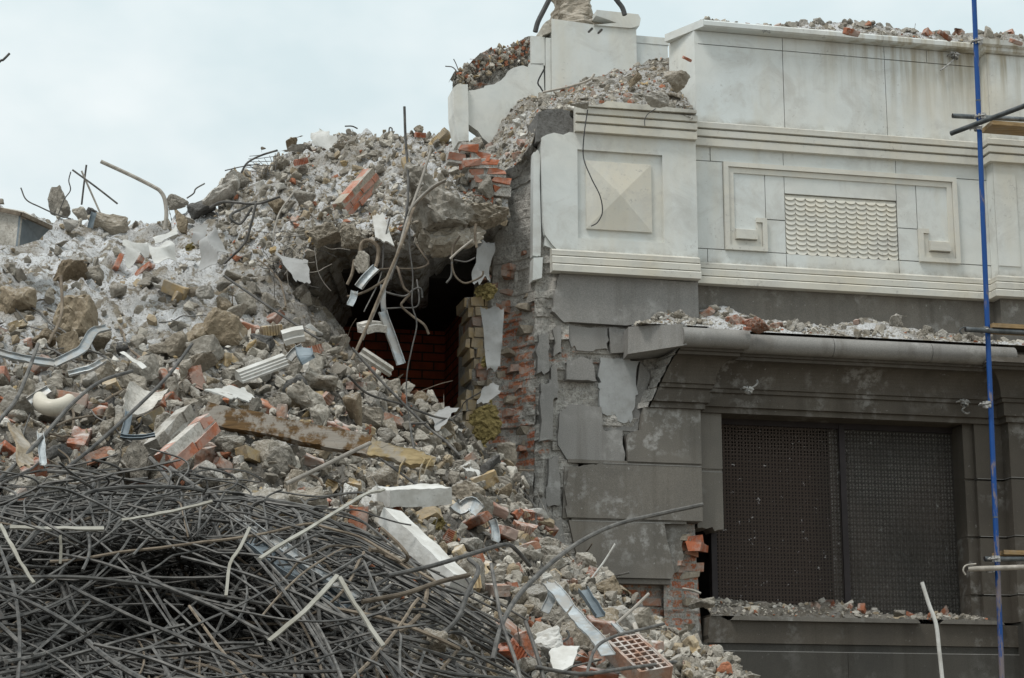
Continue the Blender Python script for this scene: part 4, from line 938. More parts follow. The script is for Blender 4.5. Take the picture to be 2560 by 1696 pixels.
n = 3200; px = r1.uniform(550, 1262, n); t = r1.uniform(0, 1, n); py = np.interp(px, botB[:, 0], botB[:, 1]) * (1 - t) + np.interp(px, topB[:, 0], topB[:, 1]) * t
size = np.exp(r1.normal(1.75, 0.5, n)) * DBf(px, py) / F
nb = 1000; pxb = r1.uniform(555, 1255, nb); tb_ = r1.uniform(0, 1, nb); pyb = np.interp(pxb, botB[:, 0], botB[:, 1]) * (1 - tb_) + np.interp(pxb, topB[:, 0], topB[:, 1]) * tb_; szb = (7 + 18 * r1.random(nb) ** 2.2) * DBf(pxb, pyb) / F
LOW_ = LOW; LOW = MID; parts.append(scatter(surfB(pxb, pyb) + np.array([0, -0.4, 0.3]) * szb[:, None], szb, [40, 20, 20, 16, 4, 4, 2, 2], r1)); LOW = LOW_
parts.append(scatter(surfB(px, py), size, [30, 24, 18, 16, 4, 3, 3, 3], r1))
def join(parts):
    V, Fc, C = [], [], []; o = 0
    for v, f, c in parts: V.append(v); Fc.append(f + o); C.append(c); o += len(v)
    return np.concatenate(V), np.concatenate(Fc), np.concatenate(C)
n = 13000; px = r1.uniform(-520, 1880, n); t = r1.uniform(0, 1, n); py = tA(px) + 6 + (1740 - tA(px)) * t
keep = ~((py > 1330) & (px < 900)) & ((py > 850) | (r1.random(n) < 0.16)); px, py = px[keep], py[keep]; size = (8 + 21 * r1.random(len(px)) ** 1.9) * DA(px, py) / F * np.where(py < 850, 0.8, 1.15)
n = 420; pb_ = r1.uniform(640, 1262, n); qb_ = np.interp(pb_, botB[:, 0], botB[:, 1]) - r1.uniform(-16, 40, n); sb_ = (7 + 17 * r1.random(n) ** 1.5) * 17 / F
LOW_ = LOW; LOW = MID; parts.append(scatter(surfB(pb_, qb_) + np.array([0, 0.04, 0.0]), sb_, [40, 12, 30, 16, 2, 3, 1, 0], r1)); parts.append(scatter(surfA(px, py) + np.array([0, -0.4, 0.35]) * size[:, None], size, [40, 26, 16, 12, 5, 2, 2, 3], r1)); LOW = LOW_
q_ = r1.uniform(0, 1, (260, 2)); pxs = 1100 + (150 + 650 * q_[:, 0]) * .2873; tops = np.interp(pxs, 1100 + np.array([150, 230, 300, 360, 440, 560, 680, 800]) * .2873, np.array([600, 560, 525, 460, 410, 385, 350, 305]) * .2873)
sp_ = np.array([fw(*f_at(a, t + 4 + 62 * c, UB - 0.10)) for a, t, c in zip(pxs, tops, q_[:, 1])]); sz_ = (5 + 11 * r1.random(260) ** 1.5) * 18.5 / F
LOW = MID; V, Fc, C = scatter(sp_, sz_, [26, 18, 10, 10, 6, 22, 4, 2], r1); LOW = LOW_
tag(np_obj('small_rubble', V, Fc, [M['bits']], {'Col': C}), 'broken brick and mortar bits on the torn top of the upper wall', 'rubble', kind='stuff')
V, Fc, C = join(parts)
tag(np_obj('small_rubble', V, Fc, [M['bits']], {'Col': C}), 'small broken stones and brick crumbs strewn over the whole mound', 'rubble', kind='stuff')
n = 2600; px = r1.uniform(1140, 1728, n); v_ = r1.uniform(0, 1, n) ; size = np.exp(r1.normal(1.75, 0.5, n)) * 17.5 / F
V, Fc, C = scatter(surfC(px, v_), size, [30, 26, 14, 8, 8, 6, 1, 5], r1)
tag(np_obj('small_rubble', V, Fc, [M['bits']], {'Col': C}), 'mortar crumbs and tile chips on top of the corner pier', 'rubble', kind='stuff')

# dusty debris on the ledges of the building: a low mound with crumbs in it
def ledge(name, s0, s1, prof, hfun, label, n, seed, prob, dustv, smul=1.0):
    r = np.random.default_rng(seed); ns = int((s1 - s0) * 45); S = np.linspace(s0, s1, ns)
    def pt(s, t):
        d = np.interp(t, [0, 1], [prof[0], prof[1]]); z = prof[2] + hfun(s, t); return ORG + np.asarray(s)[..., None] * U + np.asarray(d)[..., None] * NN + np.stack([0 * z, 0 * z, z], -1)
    SS, TT = np.meshgrid(S, np.linspace(0, 1, 26)); P = pt(SS, TT); q = fbm(P * 7, 4, 0.6); P[..., 2] += (0.028 * q + 0.01) * np.minimum(1, TT * 5) * smul
    V1 = P.reshape(-1, 3); F1 = quadgrid(26, ns)[:, ::-1]; F1t = np.concatenate([F1[:, [0, 1, 2]], F1[:, [0, 2, 3]]])
    s = r.uniform(s0, s1, n); t = r.uniform(0.02, 1, n); size = np.exp(r.normal(1.65, 0.5, n)) * 18 / F * smul
    B_ = pt(s, t); B_[:, 2] += size * 0.3
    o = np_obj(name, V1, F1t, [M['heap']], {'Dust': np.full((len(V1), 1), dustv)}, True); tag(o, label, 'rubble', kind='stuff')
    V2, F2, C2 = scatter(B_, size, prob, r); 
    o2 = np_obj(name, V2, F2, [M['bits']], {'Col': C2}); tag(o2, label.replace('layer', 'crumbs'), 'rubble', kind='stuff')
    return pt
w1 = lambda s, k, ph: 0.5 + 0.5 * np.sin(s * k + ph)
h_cor = lambda s, t: t * (0.17 + 0.12 * np.exp(-((s - 0.25) / 0.35) ** 2) + 0.07 * np.exp(-((s - 1.75) / 0.35) ** 2) + 0.03 * w1(s, 7, 1)) * np.interp(s, [2.4, 3.0, 4.6], [1, 0.6, 0.5]) + 0.012
led_c = ledge('cornice_debris', -0.03, 6.0, (0.385, 0.0, 5.69), h_cor, 'dusty grey debris layer on the granite cornice above the window', 1500, 41, [34, 24, 10, 4, 10, 3, 0, 8], 0.9)
h_pc = lambda s, t: t * (0.10 + 0.09 * np.exp(-((s + 0.28) / 0.22) ** 2)) * np.interp(s, [-0.72, -0.45], [0.2, 1]) + 0.01
led_p = ledge('pier_ledge_debris', -0.72, -0.03, (0.46, 0.15, 5.70), h_pc, 'dusty grey debris layer on the broken end of the cornice', 260, 42, [34, 24, 10, 6, 10, 3, 0, 6], 0.8)
h_sil = lambda s, t: (t ** 0.8) * (0.13 + 0.05 * w1(s, 5, 0.4) * np.interp(s, [0, 1.3, 1.7, 2.8], [1, 1.1, 0.45, 0.35]) - 0.09 * np.interp(s, [1.3, 1.9], [0, 1])) + 0.012
led_s = ledge('sill_debris', 0.03, 2.80, (0.09, -0.29, 3.05), h_sil, 'grey crumbled mortar layer on the window sill under the lattice', 1100, 43, [34, 18, 22, 10, 6, 6, 0, 2], 0.15)
h_cop = lambda s, t: np.minimum(1, t * 2.5) * (0.015 + 0.20 * np.interp(s, [0.0, 0.5, 0.9, 1.3, 4.5], [0.25, 0.12, 0.12, 0.8, 1.0]) * (0.6 + 0.4 * w1(s, 4.1, 0.3)))
led_t = ledge('coping_debris', 0.10, 7.5, (0.09, -0.35, 8.92), h_cop, 'pale mortar debris layer along the top of the white parapet', 1800, 44, [30, 26, 12, 6, 12, 6, 0, 6], 0.85, 1.0)
#@@HEAP_END

# ------------------------------------------------------------------ countable pieces
r2 = np.random.default_rng(77)
def tri_mesh(name, vf, mats):
    v, f = vf; return np_mesh(name, v, f, mats)
CH = [hull_mesh(300 + i, 10 + i % 5, (1, r2.uniform(0.6, 0.95), r2.uniform(0.5, 0.9)), 3, 0.045, flat=(0.55 if i % 3 == 0 else None), power=r2.uniform(0.45, 0.8)) for i in range(18)]
CHB = [hull_mesh(350 + i, 11 + i, (1, 0.9, 0.8), 4, 0.085, power=0.55) for i in range(5)]
SL = [hull_mesh(400 + i, 11, (1, r2.uniform(0.6, 0.9), r2.uniform(0.16, 0.28)), 3, 0.025, flat=0.6, power=0.5) for i in range(8)]
CHM = {}
def stone_mesh(kind, i, m):
    k = (kind, i, m)
    if k not in CHM: CHM[k] = tri_mesh('stone', {'lump': CH, 'slab': SL, 'rough': CHB}[kind][i], [M[m]])
    return CHM[k]
def brick_vf(seed, length, ribs=False, holes=False):
    r = np.random.default_rng(seed); mb = MB(); L_, W, H = length, 0.12, 0.075
    if ribs:
        k = int(L_ / 0.02); out = [(-L_ / 2, W / 2), (-L_ / 2, -W / 2)]
        for j in range(k):
            x = -L_ / 2 + L_ * (j + 0.5) / k; h_ = L_ / k / 4
            out += [(x - h_ * 1.0, -W / 2), (x - h_, -W / 2 + 0.009), (x + h_, -W / 2 + 0.009), (x + h_ * 1.0, -W / 2)]
        out += [(L_ / 2, -W / 2), (L_ / 2, W / 2)]; n = len(out)
        V = [(x, y, -H / 2) for x, y in out] + [(x, y, H / 2) for x, y in out]
        bm = bmesh.new(); vs = [bm.verts.new(v) for v in V]; bm.faces.new(vs[:n][::-1]); bm.faces.new(vs[n:])
        for i in range(n): bm.faces.new((vs[i], vs[(i + 1) % n], vs[n + (i + 1) % n], vs[n + i]))
    else:
        bm = bmesh.new(); bmesh.ops.create_cube(bm, size=1.0)
        for v in bm.verts: v.co = (v.co.x * L_, v.co.y * W, v.co.z * H)
        bmesh.ops.bevel(bm, geom=list(bm.edges), offset=0.006, segments=1, affect='EDGES')
    if length < 0.24:                                   # broken across
        nrm = Vector((1, r.normal() * 0.5, r.normal() * 0.4)).normalized()
        res = bmesh.ops.bisect_plane(bm, geom=bm.verts[:] + bm.edges[:] + bm.faces[:], plane_co=(L_ * 0.32, 0, 0), plane_no=nrm, clear_outer=True)
        ed = [e for e in res['geom_cut'] if isinstance(e, bmesh.types.BMEdge)]
        if ed: bmesh.ops.holes_fill(bm, edges=ed)
    bmesh.ops.triangulate(bm, faces=bm.faces[:])
    for _ in range(2):
        e = [e for e in bm.edges if e.calc_length() > 0.045]
        if e: bmesh.ops.subdivide_edges(bm, edges=e, cuts=1); bmesh.ops.triangulate(bm, faces=bm.faces[:])
    bm.normal_update(); bm.verts.index_update()
    v = np.array([x.co[:] for x in bm.verts]); no = np.array([x.normal[:] for x in bm.verts])
    v = v + no * (fbm(v * 14 + seed * 2.3, 3)[:, None] * 0.007 - np.maximum(0, fbm(v * 9 + seed, 2) - 0.35)[:, None] * 0.05)
    f = np.array([[q.index for q in t.verts] for t in bm.faces]); bm.free(); return v, f
BR = [brick_vf(i, (0.25, 0.25, 0.19, 0.15, 0.13, 0.22, 0.17, 0.25)[i], ribs=i in (1, 3, 5, 7)) for i in range(8)]
def brick_mesh(i, m):
    k = ('brick', i, m)
    if k not in CHM: CHM[k] = tri_mesh('brick', BR[i], [M[m]])
    return CHM[k]
def place(name, me, loc, rot, scale):
    o = bpy.data.objects.new(name, me); o.location = Vector(loc); o.rotation_euler = rot; o.scale = scale if hasattr(scale, '__len__') else (scale,) * 3
    COL.objects.link(o); return o
def zone(px, py):
    if px > 1150 and py > 1120: return 'in the debris at the foot of the torn pier'
    if py < 620 and px < 560: return 'on the crest against the sky'
    if 545 < px and py < tA(px): return 'on the mass overhanging the dark hole'
    if py < 860 and px < 560: return 'in the dusty white hollow high on the heap'
    if py < 1000: return 'on the slope just under the dark hole'
    if py < 1290: return 'between the wooden beam and the rebar'
    return 'half buried around the tangled rebar'
def surf(px, py):
    if 545 < px < 1262 and py < tA(px) - 5: return surfB(np.array([px]), np.array([py]))[0], float(DBf(px, py))
    return surfA(np.array([px]), np.array([py]))[0], float(DA(px, py))
SHADE = {'concrete': 'grey', 'concrete_brown': 'brown', 'concrete_pale': 'pale', 'concrete_dark': 'dark'}
def sample():
    while True:
        px = r2.uniform(-60, 1860)
        py = 330 + (1720 - 330) * r2.random() ** 0.8
        if px > 545 and px < 1262:
            tb = np.interp(px, topB[:, 0], topB[:, 1]); bb = np.interp(px, botB[:, 0], botB[:, 1])
            if py < tb + 4 or bb - 12 < py < tA(px) + 6: continue
        elif py < tA(px) + 6: continue
        if py > 1340 and px < 1050 + (py - 1340) * 0.6: continue
        w = 0.45 if py < 700 else 0.6 if (py < 880 and px < 560) else 1.0
        if r2.random() < w: return px, py
def chunk_at(px, py, wpx, mat, kind='lump', name='concrete_chunk', sink=0.0):
    P, D = surf(px, py); h = wpx * D / F / 2
    i = int(r2.integers(0, len({'lump': CH, 'slab': SL, 'rough': CHB}[kind])))
    rot = tuple(r2.uniform(0, 6.28, 3)) if kind == 'lump' else (r2.normal() * 0.45 + 0.35, r2.normal() * 0.45, r2.uniform(0, 6.28))
    o = place(name, stone_mesh(kind, i, mat), P + np.array([0, -0.3 * h, h * (0.5 - sink)]), rot, h * r2.uniform(0.9, 1.15, 3)); return o
for k in range(285):
    px, py = sample(); big = r2.random()
    wpx = (42 + 76 * big ** 2.0) * (0.75 if py < 800 else 1.1)
    q = r2.random(); mat = 'concrete' if q < 0.72 else 'concrete_brown' if q < (0.93 if py < 900 else 0.84) else 'concrete_pale' if q < 0.95 else 'concrete_dark'
    o = chunk_at(px, py, wpx, mat)
    sz = 'big' if wpx > 84 else 'small' if wpx < 52 else 'middling'
    l = f'{sz} {SHADE[mat]} concrete lump {zone(px, py)}'; tag(o, l, 'concrete lump', l)
for k in range(150):
    px, py = sample(); wpx = r2.uniform(30, 75) * (0.8 if py < 800 else 1.05); q = r2.random(); mat = 'white' if q < 0.22 else 'concrete_pale' if q < 0.45 else 'concrete'
    o = chunk_at(px, py, wpx, mat, 'slab', 'plaster_fragment')
    l = f"flat {'white' if mat == 'white' else 'pale' if mat == 'concrete_pale' else 'grey'} slab fragment {zone(px, py)}"; tag(o, l, 'slab fragment', l)
for k in range(130):
    while True:
        px, py = sample()
        if r2.random() < (0.35 if py < 780 else 1.0): break
    i = int(r2.integers(0, 8)); q = r2.random(); mat = 'brick' if q < 0.6 else 'brick_clean' if q < 0.68 else 'brick_dark' if q < 0.78 else 'brick_yellow'
    P, D = surf(px, py); sc_ = r2.uniform(0.8, 1.1)
    o = place('brick', brick_mesh(i, mat), P + np.array([0, -0.03, 0.03]), (r2.normal() * 0.5, r2.normal() * 0.5, r2.uniform(0, 6.28)) if r2.random() < 0.6 else tuple(r2.uniform(0, 6.28, 3)), sc_)
    kind = ('ribbed ' if i in (1, 3, 5, 7) else '') + ('whole' if BR[i][0][:, 0].max() - BR[i][0][:, 0].min() > 0.23 else 'broken')
    l = f"{ {'brick': 'dusty red', 'brick_clean': 'bright red', 'brick_dark': 'dark red', 'brick_yellow': 'yellow'}[mat] } {kind} brick {zone(px, py)}"; tag(o, l, 'brick', l)
# stones on the ledges
def ledge_stones(pt, s0, s1, n, where, red, smin=24, smax=60, t0=0.15, t1=0.9):
    for k in range(n):
        s = r2.uniform(s0, s1); t = r2.uniform(t0, t1); P = pt(np.array([s]), np.array([t]))[0]; w = r2.uniform(smin, smax) * 18 / F / 2
        if r2.random() < red:
            o = place('brick', brick_mesh(int(r2.integers(2, 7)), 'brick'), P + np.array([0, 0, 0.03]), tuple(r2.uniform(0, 6.28, 3)), r2.uniform(0.5, 0.9)); l = f'broken red brick lying {where}'; tag(o, l, 'brick', l)
        else:
            m = 'concrete' if r2.random() < 0.6 else 'concrete_pale'; o = place('ledge_stone', stone_mesh('lump', int(r2.integers(0, 18)), m), P + np.array([0, 0, w * 0.35]), tuple(r2.uniform(0, 6.28, 3)), w)
            l = f"{'grey' if m == 'concrete' else 'pale'} mortar stone lying {where}"; tag(o, l, 'stone', l)
ledge_stones(led_c, 0.0, 3.0, 34, 'in the debris on the granite cornice', 0.10, 18, 42)
ledge_stones(led_s, 0.1, 2.75, 30, 'in the debris on the window sill', 0.2, 14, 34)
ledge_stones(led_t, 0.9, 4.2, 60, 'along the top of the white parapet', 0.2, 20, 46, 0.2, 0.7)
ledge_stones(led_p, -0.6, -0.1, 8, 'on the broken end of the cornice', 0.0, 18, 40)
for k in range(38):
    px = r2.uniform(1160, 1725); v_ = r2.uniform(0.05, 0.95); P = surfC(np.array([px]), np.array([v_]))[0]; w = r2.uniform(20, 60) * 17.6 / F / 2
    q = r2.random()
    if q < 0.15: o = place('brick', brick_mesh(int(r2.integers(2, 7)), 'brick'), P, tuple(r2.uniform(0, 6.28, 3)), 0.6); l = 'small broken red brick in the rubble on the pier top'; tag(o, l, 'brick', l)
    else:
        kd = 'slab' if q < 0.45 else 'lump'; m = 'concrete' if r2.random() < 0.6 else 'concrete_pale'
        o = place('ledge_stone', stone_mesh(kd, int(r2.integers(0, 8)), m), P + np.array([0, 0, w * 0.25]), tuple(r2.uniform(-0.5, 0.5, 2)) + (r2.uniform(0, 6.28),), w)
        l = f"{'grey' if m == 'concrete' else 'pale'} {'flat tile piece' if kd == 'slab' else 'stone'} in the rubble on the pier top"; tag(o, l, 'stone', l)

# named pieces that can be picked out in the photograph: centre, width and height seen, turn in the picture, material
def hero(name, px, py, w, h, rz, mat, label, cat, D=None, off=0.25, kind='lump', i=0, depth=None, tilt=0.0, roll=0.0, grp=None):
    if D is None: D = (float(DBf(px, py)) if (545 < px < 1262 and py < tA(px) - 5) else float(DA(px, py))) - off
    c = at(px, py, D); k = D / F / 2; hw, hh = w * k, h * k; dp = depth if depth else (hw + hh) / 2
    vf = {'lump': CH, 'slab': SL, 'rough': CHB}[kind][i]; lo, hi = vf[0].min(0), vf[0].max(0)
    me = stone_mesh(kind, i, mat); o = bpy.data.objects.new(name, me)
    ext_ = (hi - lo) / 2; S = Matrix.Diagonal((hw / ext_[0], hh / ext_[1], dp / ext_[2], 1))
    rot = Matrix(((1, 0, 0), (0, 0, 1), (0, 1, 0))).to_4x4() if False else Matrix.Rotation(R(90 - 12 + tilt), 4, 'X')
    o.matrix_world = Matrix.Translation(c) @ Matrix.Rotation(R(roll), 4, 'Z') @ rot @ Matrix.Rotation(R(rz), 4, 'Z') @ S @ Matrix.Translation(-(hi + lo) / 2)
    COL.objects.link(o); tag(o, label, cat, grp); return o
Hs = [  # px, py, w, h, rz, mat, label, cat, extra
 (150, 508, 62, 78, 5, 'concrete', 'upright grey boulder of concrete on the crest beside crossed steel bars', 'concrete lump', dict(i=1)),
 (200, 532, 40, 34, 0, 'concrete', 'small grey lump right of the upright crest boulder', 'concrete lump', dict(i=2)),
 (228, 530, 32, 26, 10, 'concrete_dark', 'dark small lump at the feet of the crossed steel bars', 'concrete lump', dict(i=4)),
 (186, 568, 62, 34, -12, 'concrete_pale', 'pale flattish lump lying below the upright crest boulder', 'concrete lump', dict(i=5)),
 (174, 690, 96, 82, -10, 'concrete_brown', 'brown earthy boulder with loose wires in the dusty hollow', 'concrete lump', dict(i=6)),
 (236, 692, 50, 46, 20, 'concrete', 'grey angular block right of the brown wired boulder', 'concrete lump', dict(i=7)),
 (40, 752, 104, 100, 8, 'concrete_brown', 'wide brown grey boulder at the left edge in the dusty hollow', 'concrete lump', dict(i=8)),
 (190, 802, 108, 112, 0, 'concrete_brown', 'round mossy brown boulder above the crumpled galvanised strip', 'concrete lump', dict(i=9)),
 (272, 572, 110, 66, -6, 'concrete', 'sunken grey slab face in the dusty slope below the crest', 'concrete lump', dict(i=10, off=0.08)),
 (447, 520, 66, 62, 0, 'concrete', 'grey squared block behind the bent pipe on the crest', 'concrete block', dict(i=3, off=0.05)),
 (505, 520, 74, 40, 24, 'concrete_dark', 'tilted dark edged concrete block right of the bent pipe', 'concrete block', dict(i=11)),
 (556, 478, 120, 46, 40, 'concrete_pale', 'long pale slab leaning up the crest right of the bent pipe', 'concrete slab', dict(kind='slab', i=0, D=19.4)),
 (600, 452, 50, 36, -15, 'concrete', 'grey block on the shoulder of the crest left of the wire mesh', 'concrete block', dict(i=12)),
 (692, 410, 66, 48, 5, 'concrete', 'grey block under the flat slabs near the top of the heap', 'concrete block', dict(i=13)),
 (728, 362, 70, 26, 6, 'concrete_brown', 'upper flat brown slab on the shoulder of the heap', 'concrete slab', dict(kind='slab', i=1, off=0.3)),
 (742, 378, 80, 22, -4, 'concrete_pale', 'lower pale flat slab on the shoulder of the heap', 'concrete slab', dict(kind='slab', i=2, off=0.35)),
 (870, 345, 58, 34, -10, 'concrete', 'grey flat lump on the very top of the heap', 'concrete lump', dict(i=14)),
 (866, 372, 66, 24, 5, 'concrete', 'flat grey lump just under the top of the heap', 'concrete lump', dict(i=15)),
 (345, 1155, 100, 112, 0, 'concrete', 'big rounded grey concrete boulder left of the fallen red brickwork', 'concrete lump', dict(i=16)),
 (268, 1184, 88, 104, 4, 'concrete', 'tall grey block with a flat top beside the big rounded boulder', 'concrete block', dict(i=0)),
 (88, 1226, 136, 92, -6, 'concrete', 'wide grey boulder at the left end of the rebar tangle', 'concrete lump', dict(i=17)),
 (586, 1126, 92, 84, 28, 'concrete', 'cube shaped grey concrete block under the wooden beam', 'concrete block', dict(i=3)),
 (686, 1134, 120, 72, -8, 'concrete', 'rust stained grey boulder under the middle of the beam', 'concrete lump', dict(i=2)),
 (520, 1184, 80, 64, -12, 'concrete_pale', 'pale angular boulder above the middle of the rebar tangle', 'concrete lump', dict(i=4)),
 (268, 850, 88, 64, 12, 'concrete', 'grey lump right of the round mossy boulder', 'concrete lump', dict(i=5)),
 (502, 912, 90, 52, 6, 'concrete', 'grey boulder stained red left of the white moulding', 'concrete lump', dict(i=6)),
 (656, 862, 62, 42, -5, 'concrete_dark', 'dark lump above the white moulding', 'concrete lump', dict(i=7)),
 (798, 952, 100, 48, -6, 'concrete', 'long low grey lump right of the white moulding', 'concrete lump', dict(i=8)),
 (566, 752, 64, 44, 38, 'concrete_pale', 'pale slab end propped up in the middle of the slope', 'concrete slab', dict(kind='slab', i=3, depth=0.06)),
 (512, 735, 48, 36, 5, 'concrete_pale', 'pale block beside the propped slab end mid slope', 'concrete block', dict(i=9)),
 (765, 1256, 110, 62, 14, 'concrete', 'grey boulder above the right part of the rebar tangle', 'concrete lump', dict(i=10)),
 (660, 1262, 130, 80, 20, 'concrete', 'large grey boulder half covered by the top of the rebar tangle', 'concrete lump', dict(i=11)),
 (775, 1232, 66, 40, -10, 'concrete_pale', 'whitish broken lump left of the flat white topped block', 'concrete lump', dict(i=12)),
 (866, 1232, 56, 54, 0, 'white', 'white rounded lump left of the upright white chunk', 'concrete lump', dict(i=13)),
 (926, 1242, 70, 84, 8, 'white', 'upright white chunk beside the flat white topped block', 'concrete lump', dict(i=14, off=0.4)),
 (925, 1045, 70, 52, -14, 'concrete', 'rounded grey boulder above the right end of the wooden beam', 'concrete lump', dict(i=15)),
 (1166, 1234, 96, 56, -16, 'concrete', 'jagged grey rock right of the flat white topped block', 'concrete lump', dict(i=16)),
 (1303, 1400, 108, 86, -14, 'concrete', 'large grey boulder under the long bent rebar', 'concrete lump', dict(i=17)),
 (1228, 1448, 92, 66, 5, 'concrete', 'grey boulder left of the pale blue metal strip', 'concrete lump', dict(i=0)),
 (1402, 1556, 98, 70, 5, 'concrete', 'rough grey boulder left of the lower metal strip', 'concrete lump', dict(i=1)),
 (1440, 1592, 84, 96, 10, 'concrete', 'rounded grey boulder below the rough boulder and the strip', 'concrete lump', dict(i=2)),
 (1384, 1626, 150, 110, 12, 'white', 'white dusted mortar lump at the bottom among the debris', 'mortar lump', dict(i=5)),
 (1162, 1544, 92, 70, 0, 'concrete', 'grey boulder at the right edge of the rebar tangle', 'concrete lump', dict(i=6)),
 (1524, 1480, 70, 60, 30, 'concrete_brown', 'yellowish brown lump by the foot of the granite pier', 'concrete lump', dict(i=7)),
 (1085, 1600, 70, 70, 0, 'concrete', 'grey lump poking out of the right side of the rebar tangle', 'concrete lump', dict(i=8, D=9.2)),
 (1372, 1372, 60, 50, -20, 'concrete', 'grey lump against the lowest granite block of the pier', 'concrete lump', dict(i=9)),
 (1095, 500, 170, 190, 18, 'concrete', 'great tilted grey concrete block above the dark hole', 'concrete block', dict(kind='rough', i=0, D=16.6, depth=0.28)),
 (1108, 590, 230, 120, 20, 'concrete', 'jagged grey concrete beam end hanging over the dark hole', 'concrete block', dict(kind='rough', i=1, D=16.75, depth=0.3)),
 (1215, 545, 120, 66, 12, 'concrete', 'rough concrete stump joining the hanging beam to the wall', 'concrete block', dict(kind='rough', i=2, D=16.95, depth=0.25)),
 (885, 590, 80, 64, -10, 'concrete', 'grey lump hanging at the left lip of the dark hole', 'concrete lump', dict(kind='rough', i=3, D=16.7)),
 (810, 585, 90, 52, 15, 'concrete', 'grey lump left of the white panel over the hole', 'concrete lump', dict(kind='rough', i=4, D=16.9)),
 (905, 658, 44, 64, 10, 'concrete', 'oval grey stone dangling on wire in front of the hole', 'concrete lump', dict(i=16, D=16.3, depth=0.06)),
 (1690, 200, 74, 58, -8, 'concrete', 'big grey lump overhanging the right end of the pier top rubble', 'concrete lump', dict(i=17, D=17.7)),
 (1585, 196, 46, 24, 40, 'concrete_brown', 'tilted brown slab in the pier top rubble', 'concrete slab', dict(kind='slab', i=4, D=17.8)),
 (1640, 250, 70, 34, -12, 'concrete_pale', 'scalloped pale tile at the front of the pier top rubble', 'tile', dict(kind='slab', i=5, D=17.35)),
 (1448, 262, 52, 18, -3, 'concrete_pale', 'pale flat stone at the left end of the pier moulding', 'stone', dict(kind='slab', i=6, D=17.15)),
 (1292, 305, 24, 22, 0, 'white', 'small white stone on the mortar slope left of the pier', 'stone', dict(i=2, D=17.1)),
 (1306, 292, 26, 16, -10, 'white', 'flat white stone above the small one left of the pier', 'stone', dict(kind='slab', i=7, D=17.2)),
 (1895, 812, 62, 40, -8, 'brick_dark', 'dark masonry lump with a red edge on the cornice ledge', 'masonry lump', dict(i=4, D=17.6)),
 (2235, 803, 60, 30, -15, 'concrete_pale', 'pale tilted slab in the debris on the cornice ledge', 'stone', dict(kind='slab', i=1, D=17.9)),
 (2255, 1537, 44, 22, -8, 'concrete', 'larger cracked grey stone on the right part of the window sill', 'stone', dict(i=5, D=18.1)),
 (1742, 1512, 36, 28, -30, 'concrete', 'grey stone at the broken left end of the window sill', 'stone', dict(i=6, D=17.6)),
 (1772, 1508, 38, 22, 15, 'concrete', 'second grey stone at the broken left end of the window sill', 'stone', dict(i=7, D=17.65)),
]
for px, py, w, h, rz, mat, label, cat, ex in Hs:
    hero('mortar_lump' if mat in ('white',) else 'concrete_boulder', px, py, w, h, rz, mat, label, cat, **ex)
# single bricks that stand out
def hbrick(px, py, lpx, rz, mat, label, i=0, D=None, off=0.15, tilt=20, yaw=20):
    if D is None: D = float(DA(px, py)) - off
    c = at(px, py, D); ln = BR[i][0][:, 0].max() - BR[i][0][:, 0].min(); k = lpx * D / F / ln
    o = bpy.data.objects.new('brick', brick_mesh(i, mat)); o.matrix_world = Matrix.Translation(c) @ Matrix.Rotation(R(-rz), 4, 'Y') @ Matrix.Rotation(R(yaw), 4, 'Z') @ Matrix.Rotation(R(tilt), 4, 'X') @ Matrix.Scale(k, 4)
    COL.objects.link(o); tag(o, label, 'brick'); return o
for q in [(683, 1034, 78, -25, 'brick', 'flat dusty pink brick right of the yellow ribbed brick', 2), (628, 1020, 66, 10, 'brick_yellow', 'yellow ribbed brick lying against the left end of the beam', 1), (385, 1006, 60, -8, 'brick', 'orange ribbed brick left of the fallen brickwork', 1),
          (245, 1014, 52, 0, 'brick', 'red brick with a white top right of the cream ceramic bend', 0), (620, 820, 62, -15, 'brick', 'pinkish broken brick in the middle of the slope', 2), (677, 826, 54, 12, 'brick_yellow', 'tan brick right of the pinkish one mid slope', 3),
          (770, 1150, 84, -18, 'brick', 'pale red brick below the middle of the beam', 0), (880, 1090, 110, -22, 'brick', 'long pale red brick edge lying along the beam end', 0), (1232, 1270, 84, -22, 'brick_dark', 'dark brown brick tipped up above the ribbed bricks', 0),
          (1300, 1284, 78, -4, 'brick', 'ribbed brick with a dusty top beside the torn wall', 7), (1316, 1322, 66, -10, 'brick', 'red hollow brick under the dusty ribbed brick', 5), (1193, 1312, 54, 30, 'brick_yellow', 'yellow block in the hollow right of the white slab', 3),
          (1119, 1346, 40, 70, 'brick', 'little ribbed brick standing on end near the white slab', 3), (1371, 1358, 58, -3, 'brick', 'ribbed brick with white top against the granite pier', 1), (1417, 1458, 46, 4, 'brick', 'small orange ribbed brick above the metal strip', 3),
          (1446, 1424, 66, 55, 'brick_dark', 'brown ribbed brick leaning below the granite pier', 7), (1162, 1406, 84, -62, 'brick_yellow', 'yellow brick standing on end right of the white slab', 0), (1508, 1566, 76, -8, 'brick_dark', 'brown half round brick right of the rough boulder', 2),
          (1295, 1600, 130, -38, 'brick', 'large pinkish brick slab with mortar at the bottom of the debris', 0), (1000, 340, 26, 0, 'brick_clean', None, 3), (144, 655, 40, 75, 'brick', None, 3), (752, 405, 34, 20, 'brick_clean', None, 3), (296, 655, 46, 75, 'brick_clean', 'bright red brick standing in the dusty slope below the crest', 0),
          (1718, 148, 26, -20, 'brick_clean', None, 0), (811, 1062, 60, -12, 'brick', 'brick with mortar skin between beam end and boulder', 2), (300, 1068, 34, 80, 'brick', None, 3), (1640, 1655, 40, -30, 'brick', 'pink brick piece at the right toe of the heap', 2)]:
    px, py, l_, rz, mat, label, i = q
    if label is None: continue
    hbrick(px, py, l_, rz, mat, label, i)
